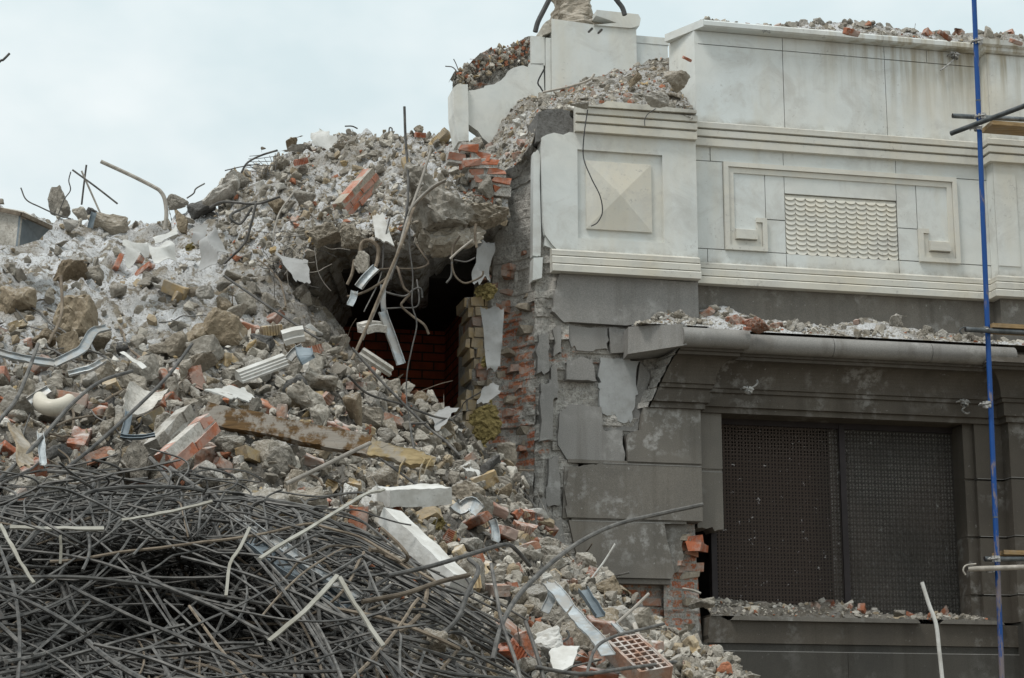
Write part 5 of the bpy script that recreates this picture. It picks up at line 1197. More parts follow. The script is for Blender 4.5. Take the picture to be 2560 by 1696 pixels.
hbrick(1718, 148, 26, -20, 'brick_clean', 'red brick at the corner of pier top and parapet', 0, D=17.75)
hbrick(1050, 338, 28, 2, 'brick_clean', 'red ribbed brick on the skyline beside the upper wall', 3, D=20.0)
hbrick(752, 405, 34, 20, 'brick_clean', 'bright red brick piece beside the flat slabs on the shoulder', 3, D=19.6)
hbrick(1868, 804, 22, 20, 'brick_clean', 'small bright red brick left of the dark masonry lump on the cornice', 3, D=17.6)
hbrick(1868, 822, 18, 0, 'brick_clean', 'tiny red brick on the edge of the cornice roll', 3, D=17.5)
hbrick(2362, 90, 40, -30, 'brick_dark', 'brown brick tilted on the parapet left of the blue pole', 0, D=18.3)
hbrick(2540, 106, 34, -12, 'brick', 'red brick on the parapet right of the blue pole', 0, D=18.5)
hbrick(2130, 82, 40, -8, 'brick', 'red brick piece in the middle of the parapet debris', 2, D=18.3)
#@@CHUNK_END

# ------------------------------------------------------------------ reinforcing bars
def ghost(): return MB()
DP = TPS([(-300, 1250, 10.9), (600, 1235, 11.0), (1000, 1300, 11.2), (-300, 1450, 9.2), (300, 1450, 9.2), (800, 1450, 9.3), (1150, 1480, 10.0), (-300, 1750, 7.9), (300, 1750, 7.9), (800, 1750, 8.0), (1150, 1700, 8.7), (1300, 1750, 9.2)])
r3 = np.random.default_rng(55)
def bar_obj(name, pts, r, m, label, cat, grp=None, k=6, taper=None):
    mb = MB(); mb.tube(pts, r, k, taper=taper); o = mb.build(name, M[m], None, True); tag(o, label, cat, grp); return o
TOPR = lambda x: np.interp(x, [-300, 0, 300, 600, 900, 1100, 1250, 1350], [1300, 1290, 1286, 1288, 1392, 1545, 1660, 1760])
def tangle_path(front):
    while True:
        px = r3.uniform(-420, 1320); py = r3.uniform(1255, 1790)
        if py > TOPR(px) + 6: break
    steep = r3.random()
    th = r3.normal() * 0.20 + (0.10 if px < 500 else 0.42 if px > 850 else 0.2)
    if steep < 0.30: th = r3.uniform(-1.3, 1.3)
    if steep > 0.93: th = math.pi / 2 + r3.normal() * 0.35
    L_ = r3.uniform(360, 1250) if steep >= 0.30 else r3.uniform(120, 460)
    n = max(6, int(L_ / 34)); step = L_ / n; cur = r3.normal() * (0.0048 if r3.random() < 0.22 else 0.0016); lay = r3.uniform(0, 1.5) if not front else r3.uniform(-0.06, 0.35)
    drift = r3.normal() * 0.0006; kink = r3.integers(2, n) if r3.random() < 0.24 else -1; x, y, out = px - math.cos(th) * L_ / 2, py - math.sin(th) * L_ / 2, []
    for i in range(n + 1):
        out.append((x, y, lay + drift * (i - n / 2) * step)); th += cur * step + r3.normal() * 0.03
        if i == kink: th += r3.normal() * 0.9
        x += math.cos(th) * step; y += math.sin(th) * step
    o = np.array(out); over = TOPR(o[:, 0]) - o[:, 1]; lim = 95 * r3.random() ** 2.5
    o[:, 1] += np.maximum(0, over - lim) * 0.85
    hol = np.exp(-((o[:, 0] - 480) / 330) ** 2 - ((o[:, 1] - 1575) / 105) ** 2) + 0.7 * np.exp(-((o[:, 0] - 350) / 300) ** 2 - ((o[:, 1] - 1430) / 60) ** 2)
    D = DP(o[:, 0], np.clip(o[:, 1], 1235, 1790)) + o[:, 2] + hol * (2.3 if r3.random() < 0.90 else 0.1)
    return catmull(at(o[:, 0], o[:, 1], D), 2), px, py, kink >= 0
def bar_zone(px): return 'at the left end of the tangle' if px < 330 else 'in the middle of the tangle' if px < 820 else 'at the right end of the tangle'
for k in range(285):
    P, px, py, kk = tangle_path(True); rr = r3.choice([0.0055, 0.007, 0.0085, 0.0105, 0.0125], p=[0.2, 0.25, 0.28, 0.19, 0.08]); rust = r3.random() < 0.18
    l = f"{'rusty' if rust else 'grey'} {'kinked' if kk else 'sagging'} reinforcing bar {bar_zone(px)} of steel at the heap foot".replace('tangle of steel at the heap foot', 'steel tangle at the heap foot')
    bar_obj('reinforcing_bar', P, rr, 'rebar_rust' if rust else 'rebar', l, 'rebar', l)
mb = MB()
for k in range(900):
    P, px, py, kk = tangle_path(False); mb.tube(P, r3.choice([0.0055, 0.0068, 0.008]), 4)
tag(mb.build('rebar_tangle', M['rebar'], None, True), 'dense mass of twisted reinforcing bars deep in the tangle at the heap foot', 'rebar tangle', kind='stuff')
mb = MB()
for k in range(120):
    px, py = r3.uniform(-50, 520), r3.uniform(800, 1290)
    th = r3.uniform(0, math.pi); L_ = r3.uniform(50, 260); n = 6; pts = []; x, y, D0 = px, py, float(DA(px, py)); off = r3.uniform(0.05, 0.25)
    for i in range(n + 1):
        pts.append(at(x, y, float(DA(x, max(y, float(tA(x))))) - off)); th += r3.normal() * 0.28; x += math.cos(th) * L_ / n; y -= math.sin(th) * L_ / n * 0.8
    if k < 34:
        bar_obj('loose_bar', catmull(pts, 4), r3.choice([0.006, 0.008, 0.010]), 'rebar' if r3.random() < 0.6 else 'rebar_rust', 'loose bent bar lying on the left slope above the steel tangle', 'rebar', 'loose bars on the left slope')
    elif k < 70:
        px = r3.uniform(600, 1500); py = r3.uniform(max(float(tA(px)) + 30, 700), 1640); th = r3.uniform(0, math.pi); pts = []; x, y = px, py; L_ = r3.uniform(50, 190)
        for i in range(n + 1): pts.append(at(x, y, float(DA(x, max(y, float(tA(x)) + 4))) - off)); th += r3.normal() * 0.25; x += math.cos(th) * L_ / n; y -= math.sin(th) * L_ / n * 0.8
        bar_obj('loose_bar', catmull(pts, 4), r3.choice([0.004, 0.006, 0.008]), 'rebar' if r3.random() < 0.6 else 'rebar_rust', 'loose bent bar or wire lying on the right slope of the heap', 'rebar', 'loose bars on the right slope')
# bars and wires that can be picked out one by one: points (x, y, distance)
BARS = [
 ('bent_pipe', [(252, 404, 19.2), (330, 440, 19.2), (385, 468, 19.2), (402, 480, 19.2), (412, 500, 19.2), (416, 535, 19.2), (412, 575, 19.2)], 0.021, 'pipe', 'thick bent pale steel pipe sticking up from the crest', 'pipe'),
 ('steel_bar', [(216, 413, 19.4), (210, 460, 19.4), (204, 512, 19.4)], 0.010, 'rebar', 'upright dark bar of the crossed bars on the crest', 'rebar'),
 ('steel_bar', [(181, 425, 19.3), (240, 468, 19.3), (294, 510, 19.3)], 0.010, 'rebar', 'dark bar falling to the right across the crossed bars', 'rebar'),
 ('steel_bar', [(204, 428, 19.35), (226, 478, 19.35), (250, 532, 19.35)], 0.010, 'pipe', 'pale third bar of the crossed bars on the crest', 'rebar'),
 ('wire', [(177, 430, 19.0), (172, 452, 19.0), (176, 476, 19.0), (160, 500, 19.0), (145, 540, 19.0)], 0.006, 'rebar', 'wavy wire rising behind the upright crest boulder', 'wire'),
 ('wire', [(52, 470, 18.8), (66, 500, 18.8), (100, 518, 18.8), (140, 536, 18.8), (178, 548, 18.8)], 0.007, 'rebar', 'bent wire curling up at the left part of the crest', 'wire'),
 ('wire', [(24, 134, 18.6), (8, 150, 18.6), (-10, 164, 18.6), (-110, 280, 18.6), (-200, 420, 18.7), (-240, 600, 18.8)], 0.012, 'rebar', 'bar end reaching into the sky at the left edge', 'rebar'),
 ('wire', [(467, 496, 19.4), (484, 484, 19.4), (490, 472, 19.4), (512, 459, 19.4)], 0.008, 'rebar', 'wavy wire end against the sky right of the bent pipe', 'wire'),
 ('steel_bar', [(603, 433, 19), (618, 408, 19), (650, 390, 19), (694, 376, 19)], 0.011, 'rebar', 'curved dark bar holding the wire mesh on the shoulder', 'rebar'),
 ('steel_bar', [(562, 427, 19.2), (600, 418, 19.2), (650, 410, 19.2)], 0.006, 'rebar', 'thin straight bar on the skyline left of the wire mesh', 'rebar'),
 ('steel_bar', [(1011, 267, 16.5), (1014, 350, 16.5), (1020, 430, 16.4), (1018, 520, 16.2), (1000, 620, 16.1), (975, 700, 16.0)], 0.012, 'rebar', 'tall upright bar rising against the sky over the hole', 'rebar'),
 ('steel_bar', [(1078, 372, 16.5), (1050, 460, 16.3), (1020, 545, 16.1), (985, 660, 15.9), (940, 770, 15.8), (905, 850, 15.7)], 0.013, 'pipe', 'long leaning bar crossing in front of the dark hole', 'rebar'),
 ('steel_bar', [(1110, 452, 16.3), (1070, 480, 16.2), (1035, 520, 16.1), (1012, 590, 15.9), (970, 690, 15.8), (920, 810, 15.7), (880, 900, 15.6)], 0.013, 'rebar_rust', 'second long bar beside the leaning one, hooked at its top', 'rebar'),
 ('steel_bar', [(1114, 450, 16.2), (1080, 468, 16.2), (1040, 505, 16.1), (1020, 540, 16.1)], 0.010, 'pipe', 'bar bent over the great tilted concrete block', 'rebar'),
 ('wire', [(1023, 560, 16.2), (1024, 620, 16.2), (1032, 690, 16.2), (1030, 760, 16.2), (1042, 810, 16.2), (1030, 870, 16.2), (1018, 930, 16.2), (1016, 990, 16.2), (1022, 1040, 15.9), (1034, 1130, 15.2)], 0.006, 'rebar', 'long thin wire hanging down through the dark hole', 'wire'),
 ('wire', [(975, 545, 16.4), (960, 610, 16.4), (952, 690, 16.4), (910, 780, 16.2)], 0.006, 'rebar', 'thin wire hanging beside the white panel over the hole', 'wire'),
 ('steel_bar', [(1040, 610, 16.6), (1060, 640, 16.5), (1070, 660, 16.5), (1040, 672, 16.4), (980, 672, 16.4), (940, 675, 16.4)], 0.009, 'rebar_rust', 'zigzag bar along the upper edge of the dark hole', 'rebar'),
 ('steel_bar', [(975, 674, 16.4), (992, 668, 16.4), (1000, 690, 16.3), (1010, 720, 16.3), (1024, 735, 16.3), (1010, 752, 16.3), (1004, 766, 16.3), (1030, 790, 16.3), (1060, 812, 16.2), (1072, 836, 16.2)], 0.011, 'rebar_rust', 'snaking rusty bar dangling in the middle of the dark hole', 'rebar'),
 ('steel_bar', [(962, 730, 16.3), (990, 738, 16.3), (1015, 740, 16.3), (1035, 724, 16.3), (1052, 722, 16.3), (1056, 745, 16.3)], 0.009, 'rebar', 'hooked bar lying level across the dark hole', 'rebar'),
 ('steel_bar', [(962, 772, 16.3), (1000, 770, 16.3), (1040, 768, 16.3), (1048, 745, 16.3), (1042, 700, 16.4)], 0.007, 'rebar', 'thin looped bar low in the dark hole', 'rebar'),
 ('steel_bar', [(1190, 560, 16.4), (1188, 590, 16.4), (1192, 620, 16.4)], 0.012, 'rebar_rust', 'short thick bar hanging under the concrete stump', 'rebar'),
 ('steel_bar', [(1182, 600, 16.3), (1150, 625, 16.3), (1125, 648, 16.3)], 0.011, 'pipe', 'pale short bar slanting under the hanging beam end', 'rebar'),
 ('steel_bar', [(1150, 590, 16.4), (1132, 620, 16.4), (1130, 660, 16.3), (1138, 690, 16.3), (1160, 708, 16.3), (1185, 702, 16.3), (1205, 690, 16.3), (1208, 678, 16.3)], 0.009, 'rebar_rust', 'hook shaped bar ending beside the grey felt', 'rebar'),
 ('steel_bar', [(1130, 655, 16.3), (1128, 690, 16.3), (1116, 708, 16.3)], 0.009, 'rebar', 'short forked bar hanging at the top right of the hole', 'rebar'),
 ('steel_bar', [(1135, 650, 16.4), (1165, 655, 16.4), (1188, 645, 16.4)], 0.007, 'rebar', 'thin level bar behind the grey felt top', 'rebar'),
 ('steel_bar', [(900, 640, 16.5), (905, 608, 16.5), (925, 602, 16.5), (945, 620, 16.5), (944, 650, 16.5), (938, 670, 16.4)], 0.018, 'rebar_rust', 'thick rusty looped bar at the left lip of the hole', 'rebar'),
 ('steel_bar', [(868, 712, 16.4), (880, 685, 16.4), (886, 650, 16.4)], 0.014, 'rebar_rust', 'thick rusty bar end at the left lip of the hole', 'rebar'),
 ('steel_bar', [(868, 742, 16.0), (900, 735, 16.0), (935, 718, 16.0), (975, 690, 16.0)], 0.011, 'rebar_rust', 'rusty bar through the upper galvanised strip', 'rebar'),
 ('steel_bar', [(870, 940, 15.2), (920, 985, 15.4), (1000, 1010, 15.6), (1080, 1040, 15.8), (1130, 1050, 15.9)], 0.010, 'rebar', 'long bar sloping along the floor edge of the hole', 'rebar'),
 ('steel_bar', [(560, 690, 16.6), (650, 752, 16.3), (740, 812, 16.0), (800, 850, 15.8)], 0.011, 'rebar', 'long dark bar running down the slope left of the hole', 'rebar'),
 ('steel_bar', [(880, 870, 15.4), (960, 960, 15.4), (1060, 1060, 15.4), (1110, 1100, 15.3), (1150, 1140, 15.2)], 0.011, 'rebar', 'long bar from the hole lip down to the beam end', 'rebar'),
 ('steel_bar', [(1025, 1060, 14.8), (1065, 1058, 14.8)], 0.010, 'rebar', 'short level bar bent at the top over the beam end', 'rebar'),
 ('steel_bar', [(1025, 1060, 14.8), (1030, 1095, 14.6), (1038, 1135, 14.4)], 0.010, 'rebar', 'short upright bar under the bend over the beam end', 'rebar'),
 ('steel_bar', [(715, 1210, 12.2), (800, 1170, 12.3), (870, 1135, 12.4), (926, 1108, 12.5)], 0.014, 'pipe', 'pale straight rod lying under the wooden beam', 'rod'),
 ('steel_bar', [(905, 1110, 13.4), (950, 1145, 13.3), (1010, 1190, 13.0), (1060, 1225, 12.8)], 0.009, 'rebar', 'dark bar crossing under the broken beam end', 'rebar'),
 ('long_bent_bar', [(1232, 1650, 9.4), (1243, 1600, 9.5), (1262, 1545, 9.7), (1300, 1485, 10.0), (1370, 1415, 10.4), (1450, 1355, 10.7), (1540, 1312, 11.0), (1650, 1285, 11.2), (1757, 1262, 11.3)], 0.013, 'rebar', 'longest bent rebar sweeping up in front of the granite pier', 'rebar'),
 ('steel_bar', [(970, 1440, 9.6), (1080, 1415, 9.8), (1180, 1385, 10.2), (1262, 1362, 10.6), (1290, 1375, 10.8), (1325, 1415, 11.0)], 0.012, 'rebar', 'bar hooked down over the large boulder on the right', 'rebar'),
 ('steel_bar', [(905, 1505, 9.2), (1010, 1485, 9.3), (1100, 1455, 9.5), (1172, 1438, 9.7)], 0.012, 'rebar_rust', 'straight rusty bar crossing the lower end of the white slab', 'rebar'),
 ('steel_bar', [(1105, 1588, 9.2), (1145, 1545, 9.3), (1170, 1480, 9.5), (1196, 1425, 9.7), (1172, 1398, 9.8)], 0.012, 'rebar', 'bar bent like a hockey stick right of the tangle', 'rebar'),
 ('steel_bar', [(1302, 1700, 9.3), (1288, 1650, 9.4), (1256, 1560, 9.6), (1242, 1490, 9.8), (1228, 1410, 10.0)], 0.010, 'rebar', 'thin upright bar left of the grey boulders', 'rebar'),
 ('steel_bar', [(1360, 1700, 9.6), (1340, 1630, 9.7), (1314, 1555, 9.9)], 0.011, 'rebar', 'leaning bar beside the white dusted lump', 'rebar'),
 ('steel_bar', [(1590, 1700, 10.6), (1600, 1640, 10.7), (1598, 1600, 10.8), (1586, 1560, 10.9)], 0.014, 'pipe', 'pale bar standing in front of the perforated brick', 'rebar'),
 ('steel_bar', [(1340, 1668, 9.6), (1450, 1685, 9.8), (1560, 1672, 10.2), (1690, 1655, 10.8)], 0.010, 'rebar', 'bar lying along the bottom under the perforated brick', 'rebar'),
 ('steel_bar', [(1540, 1560, 12.6), (1580, 1525, 12.7), (1622, 1485, 12.8)], 0.011, 'pipe', 'short straight bar at the foot of the granite pier', 'rebar'),
 ('wire', [(1480, 1445, 13.5), (1510, 1405, 13.5), (1538, 1360, 13.5)], 0.007, 'white', 'thin pale cane leaning on the lowest granite block', 'wire'),
 ('steel_bar', [(1465, 1690, 10.0), (1490, 1620, 10.2), (1540, 1590, 10.4), (1600, 1575, 10.6), (1660, 1560, 10.8)], 0.009, 'rebar', 'bent bar arching over the metal strip end', 'rebar'),
 ('steel_bar', [(1706, 1472, 15.0), (1730, 1476, 15.0), (1752, 1484, 15.0)], 0.010, 'pipe', 'short bar end poking from the broken brick jamb', 'rebar'),
 ('painted_rod', [(2305, 1456, 15.5), (2322, 1510, 15.5), (2340, 1560, 15.5), (2348, 1625, 15.5), (2356, 1700, 15.5)], 0.016, 'white', 'whitish bent rod standing in front of the window sill', 'rod'),
 ('cable', [(1469, 275, 16.9), (1460, 340, 16.92), (1459, 395, 16.95), (1478, 445, 16.95), (1500, 490, 16.95), (1506, 530, 16.95), (1494, 556, 16.95), (1478, 566, 16.95)], 0.0055, 'cable', 'thin black cable hanging over the pyramid panel', 'cable'),
 ('cable', [(1338, 80, 18.2), (1345, 55, 18.2), (1360, 25, 18.2), (1378, -10, 18.2)], 0.026, 'cable', 'thick black conduit left of the broken column stub', 'conduit'),
 ('cable', [(1562, 38, 18.4), (1556, 20, 18.4), (1545, 5, 18.4), (1532, -12, 18.4)], 0.026, 'cable', 'thick black conduit right of the broken column stub', 'conduit'),
 ('wire', [(1361, 172, 18.0), (1345, 205, 18.0), (1352, 220, 18.0), (1358, 230, 18.0)], 0.008, 'cable', 'black wire loop beside the upper marble block', 'wire'),
 ('steel_bar', [(1358, 231, 17.9), (1420, 218, 17.8), (1470, 202, 17.7), (1486, 186, 17.7)], 0.012, 'pipe', 'thin rod lying on the rubble below the upper block', 'rod'),
 ('steel_bar', [(1472, 80, 17.6), (1480, 72, 17.4)], 0.012, 'rebar', 'left bolt in the face of the upper marble block', 'bolt'),
 ('steel_bar', [(1496, 83, 17.6), (1504, 75, 17.4)], 0.012, 'rebar', 'right bolt in the face of the upper marble block', 'bolt'),
 ('wire', [(1113, 166, 18.6), (1130, 168, 18.6), (1140, 176, 18.6)], 0.006, 'rebar', 'thin wire end at the left corner of the upper wall', 'wire'),
 ('wire', [(1134, 148, 18.6), (1140, 160, 18.6), (1146, 176, 18.6)], 0.005, 'rebar', 'second thin wire end at the left corner of the upper wall', 'wire'),
 ('wire', [(1612, 315, 16.9), (1612, 300, 16.9), (1620, 285, 16.9), (1640, 272, 16.9)], 0.004, 'cable', 'fine wire curling over the pier moulding', 'wire'),
 ('wire', [(862, 316, 20), (880, 316, 20), (894, 322, 20)], 0.008, 'rebar', 'short bent wire on top of the heap', 'wire'),
 ('wire', [(972, 332, 20), (974, 320, 20), (980, 322, 20), (980, 332, 20)], 0.008, 'rebar', 'tiny hooked wire on top of the heap', 'wire'),
 ('steel_bar', [(640, 505, 17.6), (610, 520, 17.4), (575, 540, 17.2), (600, 560, 17.2), (630, 520, 17.2)], 0.012, 'rebar', 'twisted bar on the shoulder above the white membrane', 'rebar'),
 ('steel_bar', [(525, 520, 17.6), (560, 505, 17.5), (640, 510, 17.4), (700, 492, 17.4)], 0.013, 'rebar', 'bar lying level across the shoulder of the heap', 'rebar'),
 ('steel_bar', [(640, 510, 17.2), (628, 560, 17.2), (610, 610, 17.2), (560, 660, 17.2)], 0.012, 'rebar', 'bar curving down beside the white membrane', 'rebar'),
 ('steel_bar', [(735, 480, 17.6), (700, 530, 17.5), (685, 580, 17.4), (684, 610, 17.4)], 0.009, 'pipe', 'pale flat bar lying down the upper slope', 'rebar'),
 ('steel_bar', [(152, 690, 15.8), (155, 750, 15.7), (150, 800, 15.6), (120, 860, 15.5)], 0.013, 'rebar_rust', 'rusty bar hanging down past the brown wired boulder', 'rebar'),
 ('steel_bar', [(95, 860, 13.6), (70, 930, 13.4), (40, 1000, 13.2), (0, 1050, 13.0), (-30, 1100, 12.9)], 0.014, 'rebar', 'thick bar leaning down the left edge of the slope', 'rebar'),
 ('steel_bar', [(330, 928, 13.8), (250, 955, 13.4), (180, 1010, 12.9), (110, 1090, 12.4), (40, 1160, 12.0), (-20, 1215, 11.7)], 0.013, 'rebar', 'long bar arching over the cream ceramic bend', 'rebar'),
 ('steel_bar', [(480, 860, 14.2), (420, 940, 13.6), (330, 1030, 12.9), (230, 1120, 12.3), (140, 1190, 11.9)], 0.012, 'rebar', 'long straight bar lying down the left slope', 'rebar'),
 ('steel_bar', [(425, 1170, 11.6), (480, 1210, 11.3), (560, 1265, 10.9), (640, 1310, 10.5)], 0.014, 'rebar', 'dark bar running down from the fallen brickwork', 'rebar'),
 ('steel_bar', [(375, 1145, 11.8), (400, 1172, 11.7), (432, 1215, 11.4)], 0.014, 'rebar', 'short dark bar end under the fallen brickwork', 'rebar'),
]
for nm, pts, rr, m, label, cat in BARS:
    P = catmull([at(*p) for p in pts], 7); o = bar_obj(nm, P, rr, m, label, cat, None, 8)
# torn wire mesh on the shoulder of the heap
mb = MB()
for i in range(6):
    a = i / 5; mb.tube(catmull([at(608 + 16 * a, 425 - 34 * a, 19.2), at(640 + 10 * a, 400 - 12 * a + 30 * (1 - a), 19.1), at(690 + 6 * a, 440 - 62 * a, 19.0)], 6), 0.0035, 4)
    mb.tube(catmull([at(618 + 70 * a, 412 - 28 * a, 19.1), at(640 + 50 * a, 425 - 20 * a, 19.0), at(640 + 48 * a, 440 - 10 * a, 18.9)], 6), 0.0035, 4)
tag(mb.build('wire_mesh', M['rebar'], None, True), 'torn curled wire mesh against the sky on the shoulder', 'wire mesh')
tag(hero('wire_blob', 659, 374, 16, 12, 0, 'concrete', 'bit of mortar stuck on the end of the wire mesh', 'mortar lump', D=19.0, i=3), 'bit of mortar stuck on the end of the wire mesh', 'mortar lump')
# bundle of fine wires at the left of the hole
for k in range(26):
    x, y = r3.uniform(690, 800), r3.uniform(560, 700); D0 = float(DBf(min(max(x, 560), 1200), min(y, 640))) - 0.25; pts = [(x, y)]; th = r3.uniform(0, 6.28)
    for i in range(4): th += r3.normal() * 0.6; pts.append((pts[-1][0] + 26 * math.cos(th), pts[-1][1] + 22 * math.sin(th) + 8))
    bar_obj('wire', catmull([at(a, b, D0) for a, b in pts], 5), 0.004, 'rebar' if k % 2 else 'pipe', 'fine curled wire in the snarl left of the dark hole', 'wire', 'fine wires left of the dark hole', 5)

# ------------------------------------------------------------------ metal strips, sheets, timber
def strip_obj(name, pts, w, m, label, cat, flange=0.0, up=(0, 0, 1), t=0.002, twist=None, n=4, grp=None):
    P = catmull([at(*p) for p in pts], n); h = w / 2; f = flange
    if f: sec = [(-h, f), (-h, 0), (h, 0), (h, f), (h - t * 2, f), (h - t * 2, t * 2), (-h + t * 2, t * 2), (-h + t * 2, f)]
    else: sec = [(-h, -t), (h, -t), (h, t), (-h, t)]
    mb = MB(); mb.sweep(P, sec, up=up); v = mb.v[0]; v += fbm(v * 14, 2)[:, None] * np.array([0.3, 0.6, 1]) * 0.008
    o = mb.build(name, M[m]); tag(o, label, cat, grp); return o
VW = (0.2, -0.8, 0.6)
strip_obj('metal_strip', [(270, 822, 15.2), (235, 830, 15.1), (215, 860, 15.0), (200, 880, 14.9), (135, 912, 14.8)], 0.075, 'zinc', 'crumpled galvanised strip curling up by the round mossy boulder', 'metal strip', 0.02, VW)
strip_obj('metal_strip', [(135, 912, 14.6), (90, 905, 14.6), (40, 895, 14.6), (0, 885, 14.6), (-30, 880, 14.6)], 0.07, 'zinc', 'flattened galvanised strip running to the left edge', 'metal strip', 0.02, VW)
strip_obj('metal_strip', [(172, 938, 14.2), (205, 930, 14.2), (232, 922, 14.2), (258, 906, 14.3)], 0.05, 'zinc', 'short galvanised profile below the crumpled strip', 'metal strip', 0.025, VW)
strip_obj('metal_strip', [(74, 1006, 13.4), (100, 990, 13.4), (125, 975, 13.4)], 0.07, 'zinc', 'short bent galvanised channel above the cream ceramic bend', 'metal strip', 0.02, VW)
strip_obj('metal_strip', [(100, 1085, 12.4), (104, 1120, 12.3), (108, 1165, 12.2)], 0.045, 'zinc', 'narrow galvanised strip standing in the bars on the left', 'metal strip', 0.02, VW)
strip_obj('metal_strip', [(310, 1090, 12.8), (318, 1060, 12.9), (322, 1030, 13.0)], 0.05, 'zinc_dark', 'dark steel angle left of the fallen brickwork', 'metal strip', 0.02, VW)
strip_obj('metal_strip', [(300, 1094, 12.6), (345, 1096, 12.6), (388, 1090, 12.6)], 0.03, 'zinc_dark', 'dark flat bar lying below the steel angle', 'metal strip', 0.02, VW)
strip_obj('metal_strip', [(304, 880, 15.0), (330, 898, 14.9), (362, 920, 14.8)], 0.04, 'white', 'thin perforated strip in the middle of the left slope', 'metal strip', 0, VW)
strip_obj('metal_strip', [(722, 900, 15.0), (740, 880, 15.0), (758, 870, 15.0)], 0.07, 'zinc', 'torn bright metal piece right of the white moulding', 'metal strip', 0.02, VW)
strip_obj('metal_plate', [(758, 870, 15.0), (762, 890, 14.9), (770, 905, 14.9)], 0.13, 'zinc_dark', 'dark folded sheet beside the torn bright metal piece', 'metal sheet', 0.02, VW)
strip_obj('metal_strip', [(942, 672, 16.0), (918, 695, 16.0), (898, 720, 16.0)], 0.075, 'zinc', 'upper bent galvanised profile hanging in front of the hole', 'metal strip', 0.03, VW)
strip_obj('metal_strip', [(886, 728, 15.95), (882, 748, 15.95), (874, 765, 15.9)], 0.06, 'zinc', 'torn end piece hanging below the upper galvanised profile', 'metal strip', 0.02, VW)
strip_obj('metal_strip', [(957, 712, 15.9), (958, 760, 15.9), (962, 800, 15.9)], 0.045, 'zinc', 'thin galvanised strip in front of the middle of the hole', 'metal strip', 0.01, VW)
strip_obj('metal_strip', [(955, 780, 15.85), (972, 830, 15.85), (990, 880, 15.85), (1001, 912, 15.85)], 0.075, 'zinc', 'long folded galvanised profile hanging down inside the hole', 'metal strip', 0.03, VW)
strip_obj('metal_strip', [(1372, 1460, 11.2), (1400, 1490, 11.1), (1430, 1530, 11.0), (1462, 1566, 10.8), (1490, 1596, 10.6), (1520, 1640, 10.4)], 0.085, 'zinc', 'long pale blue metal strip lying down the debris', 'metal strip', 0.012, VW)
strip_obj('metal_strip', [(1378, 1458, 11.3), (1380, 1490, 11.2), (1362, 1530, 11.1)], 0.055, 'zinc', 'shorter pale strip bent back beside the long one', 'metal strip', 0.012, VW)
strip_obj('metal_strip', [(1456, 1480, 11.6), (1478, 1510, 11.5), (1500, 1545, 11.4)], 0.06, 'zinc_dark', 'dark sheet metal strip right of the pale blue strip', 'metal strip', 0.03, VW)
strip_obj('metal_strip', [(1535, 1560, 11.6), (1550, 1580, 11.5), (1562, 1590, 11.4)], 0.04, 'zinc', 'small galvanised piece above the perforated brick', 'metal strip', 0.012, VW)
strip_obj('metal_strip', [(1132, 1262, 13.6), (1150, 1276, 13.6), (1180, 1262, 13.6), (1200, 1280, 13.5)], 0.10, 'zinc', 'crumpled shiny sheet under the jagged grey rock', 'metal sheet', 0.03, VW)
strip_obj('metal_strip', [(1228, 1300, 13.4), (1236, 1325, 13.4), (1238, 1355, 13.3)], 0.06, 'zinc', 'small bright bracket hanging below the dark brown brick', 'metal strip', 0.02, VW)
strip_obj('steel_channel', [(600, 1305, 10.6), (700, 1370, 10.2), (800, 1440, 9.8), (890, 1500, 9.6)], 0.06, 'zinc', 'upper galvanised channel in the middle of the steel tangle', 'steel channel', 0.03, VW)
strip_obj('steel_channel', [(620, 1350, 10.4), (700, 1410, 10.1), (790, 1470, 9.8), (870, 1520, 9.6)], 0.10, 'zinc_dark', 'lower dark channel in the middle of the steel tangle', 'steel channel', 0.035, VW)
strip_obj('flat_bar', [(625, 1318, 8.9), (600, 1370, 8.85), (575, 1410, 8.8), (565, 1490, 8.7)], 0.014, 'peeling', 'white painted flat bar with a bend in the steel tangle', 'flat bar', 0, VW, 0.006, n=3)
strip_obj('flat_bar', [(0, 1312, 9.2), (40, 1385, 9.0), (84, 1460, 8.9)], 0.015, 'peeling', 'white painted flat bar slanting at the left edge', 'flat bar', 0, VW, 0.006)
strip_obj('flat_bar', [(25, 1318, 9.9), (130, 1322, 9.9), (260, 1322, 9.9)], 0.020, 'peeling', 'white painted flat bar lying level at the left of the tangle', 'flat bar', 0, VW, 0.006)
strip_obj('flat_bar', [(305, 1300, 9.9), (400, 1285, 10.0), (530, 1255, 10.1)], 0.014, 'peeling', 'white painted flat bar along the top of the steel tangle', 'flat bar', 0, VW, 0.006)
strip_obj('flat_bar', [(650, 1395, 9.2), (740, 1340, 9.7), (850, 1275, 10.4), (910, 1238, 11.0), (960, 1225, 11.3)], 0.017, 'peeling', 'long peeling cream flat bar reaching up to the white chunk', 'flat bar', 0, VW, 0.006)
strip_obj('flat_bar', [(842, 1442, 8.6), (760, 1530, 8.4), (672, 1602, 8.3)], 0.018, 'peeling', 'left leg of the peeling cream frame low in the tangle', 'flat bar', 0, VW, 0.006)
strip_obj('flat_bar', [(848, 1446, 8.7), (900, 1530, 8.6), (958, 1616, 8.5)], 0.017, 'peeling', 'right leg of the peeling cream frame low in the tangle', 'flat bar', 0, VW, 0.006)
strip_obj('flat_bar', [(150, 1340, 8.9), (152, 1375, 8.9), (150, 1410, 8.9)], 0.011, 'peeling', 'short pale bar standing at the left of the tangle', 'flat bar', 0, VW, 0.006)
strip_obj('steel_angle', [(226, 570, 17.3), (230, 550, 17.3), (236, 532, 17.3)], 0.05, 'zinc_dark', 'dark upright steel angle in the saddle of the crest', 'steel angle', 0.02, VW)

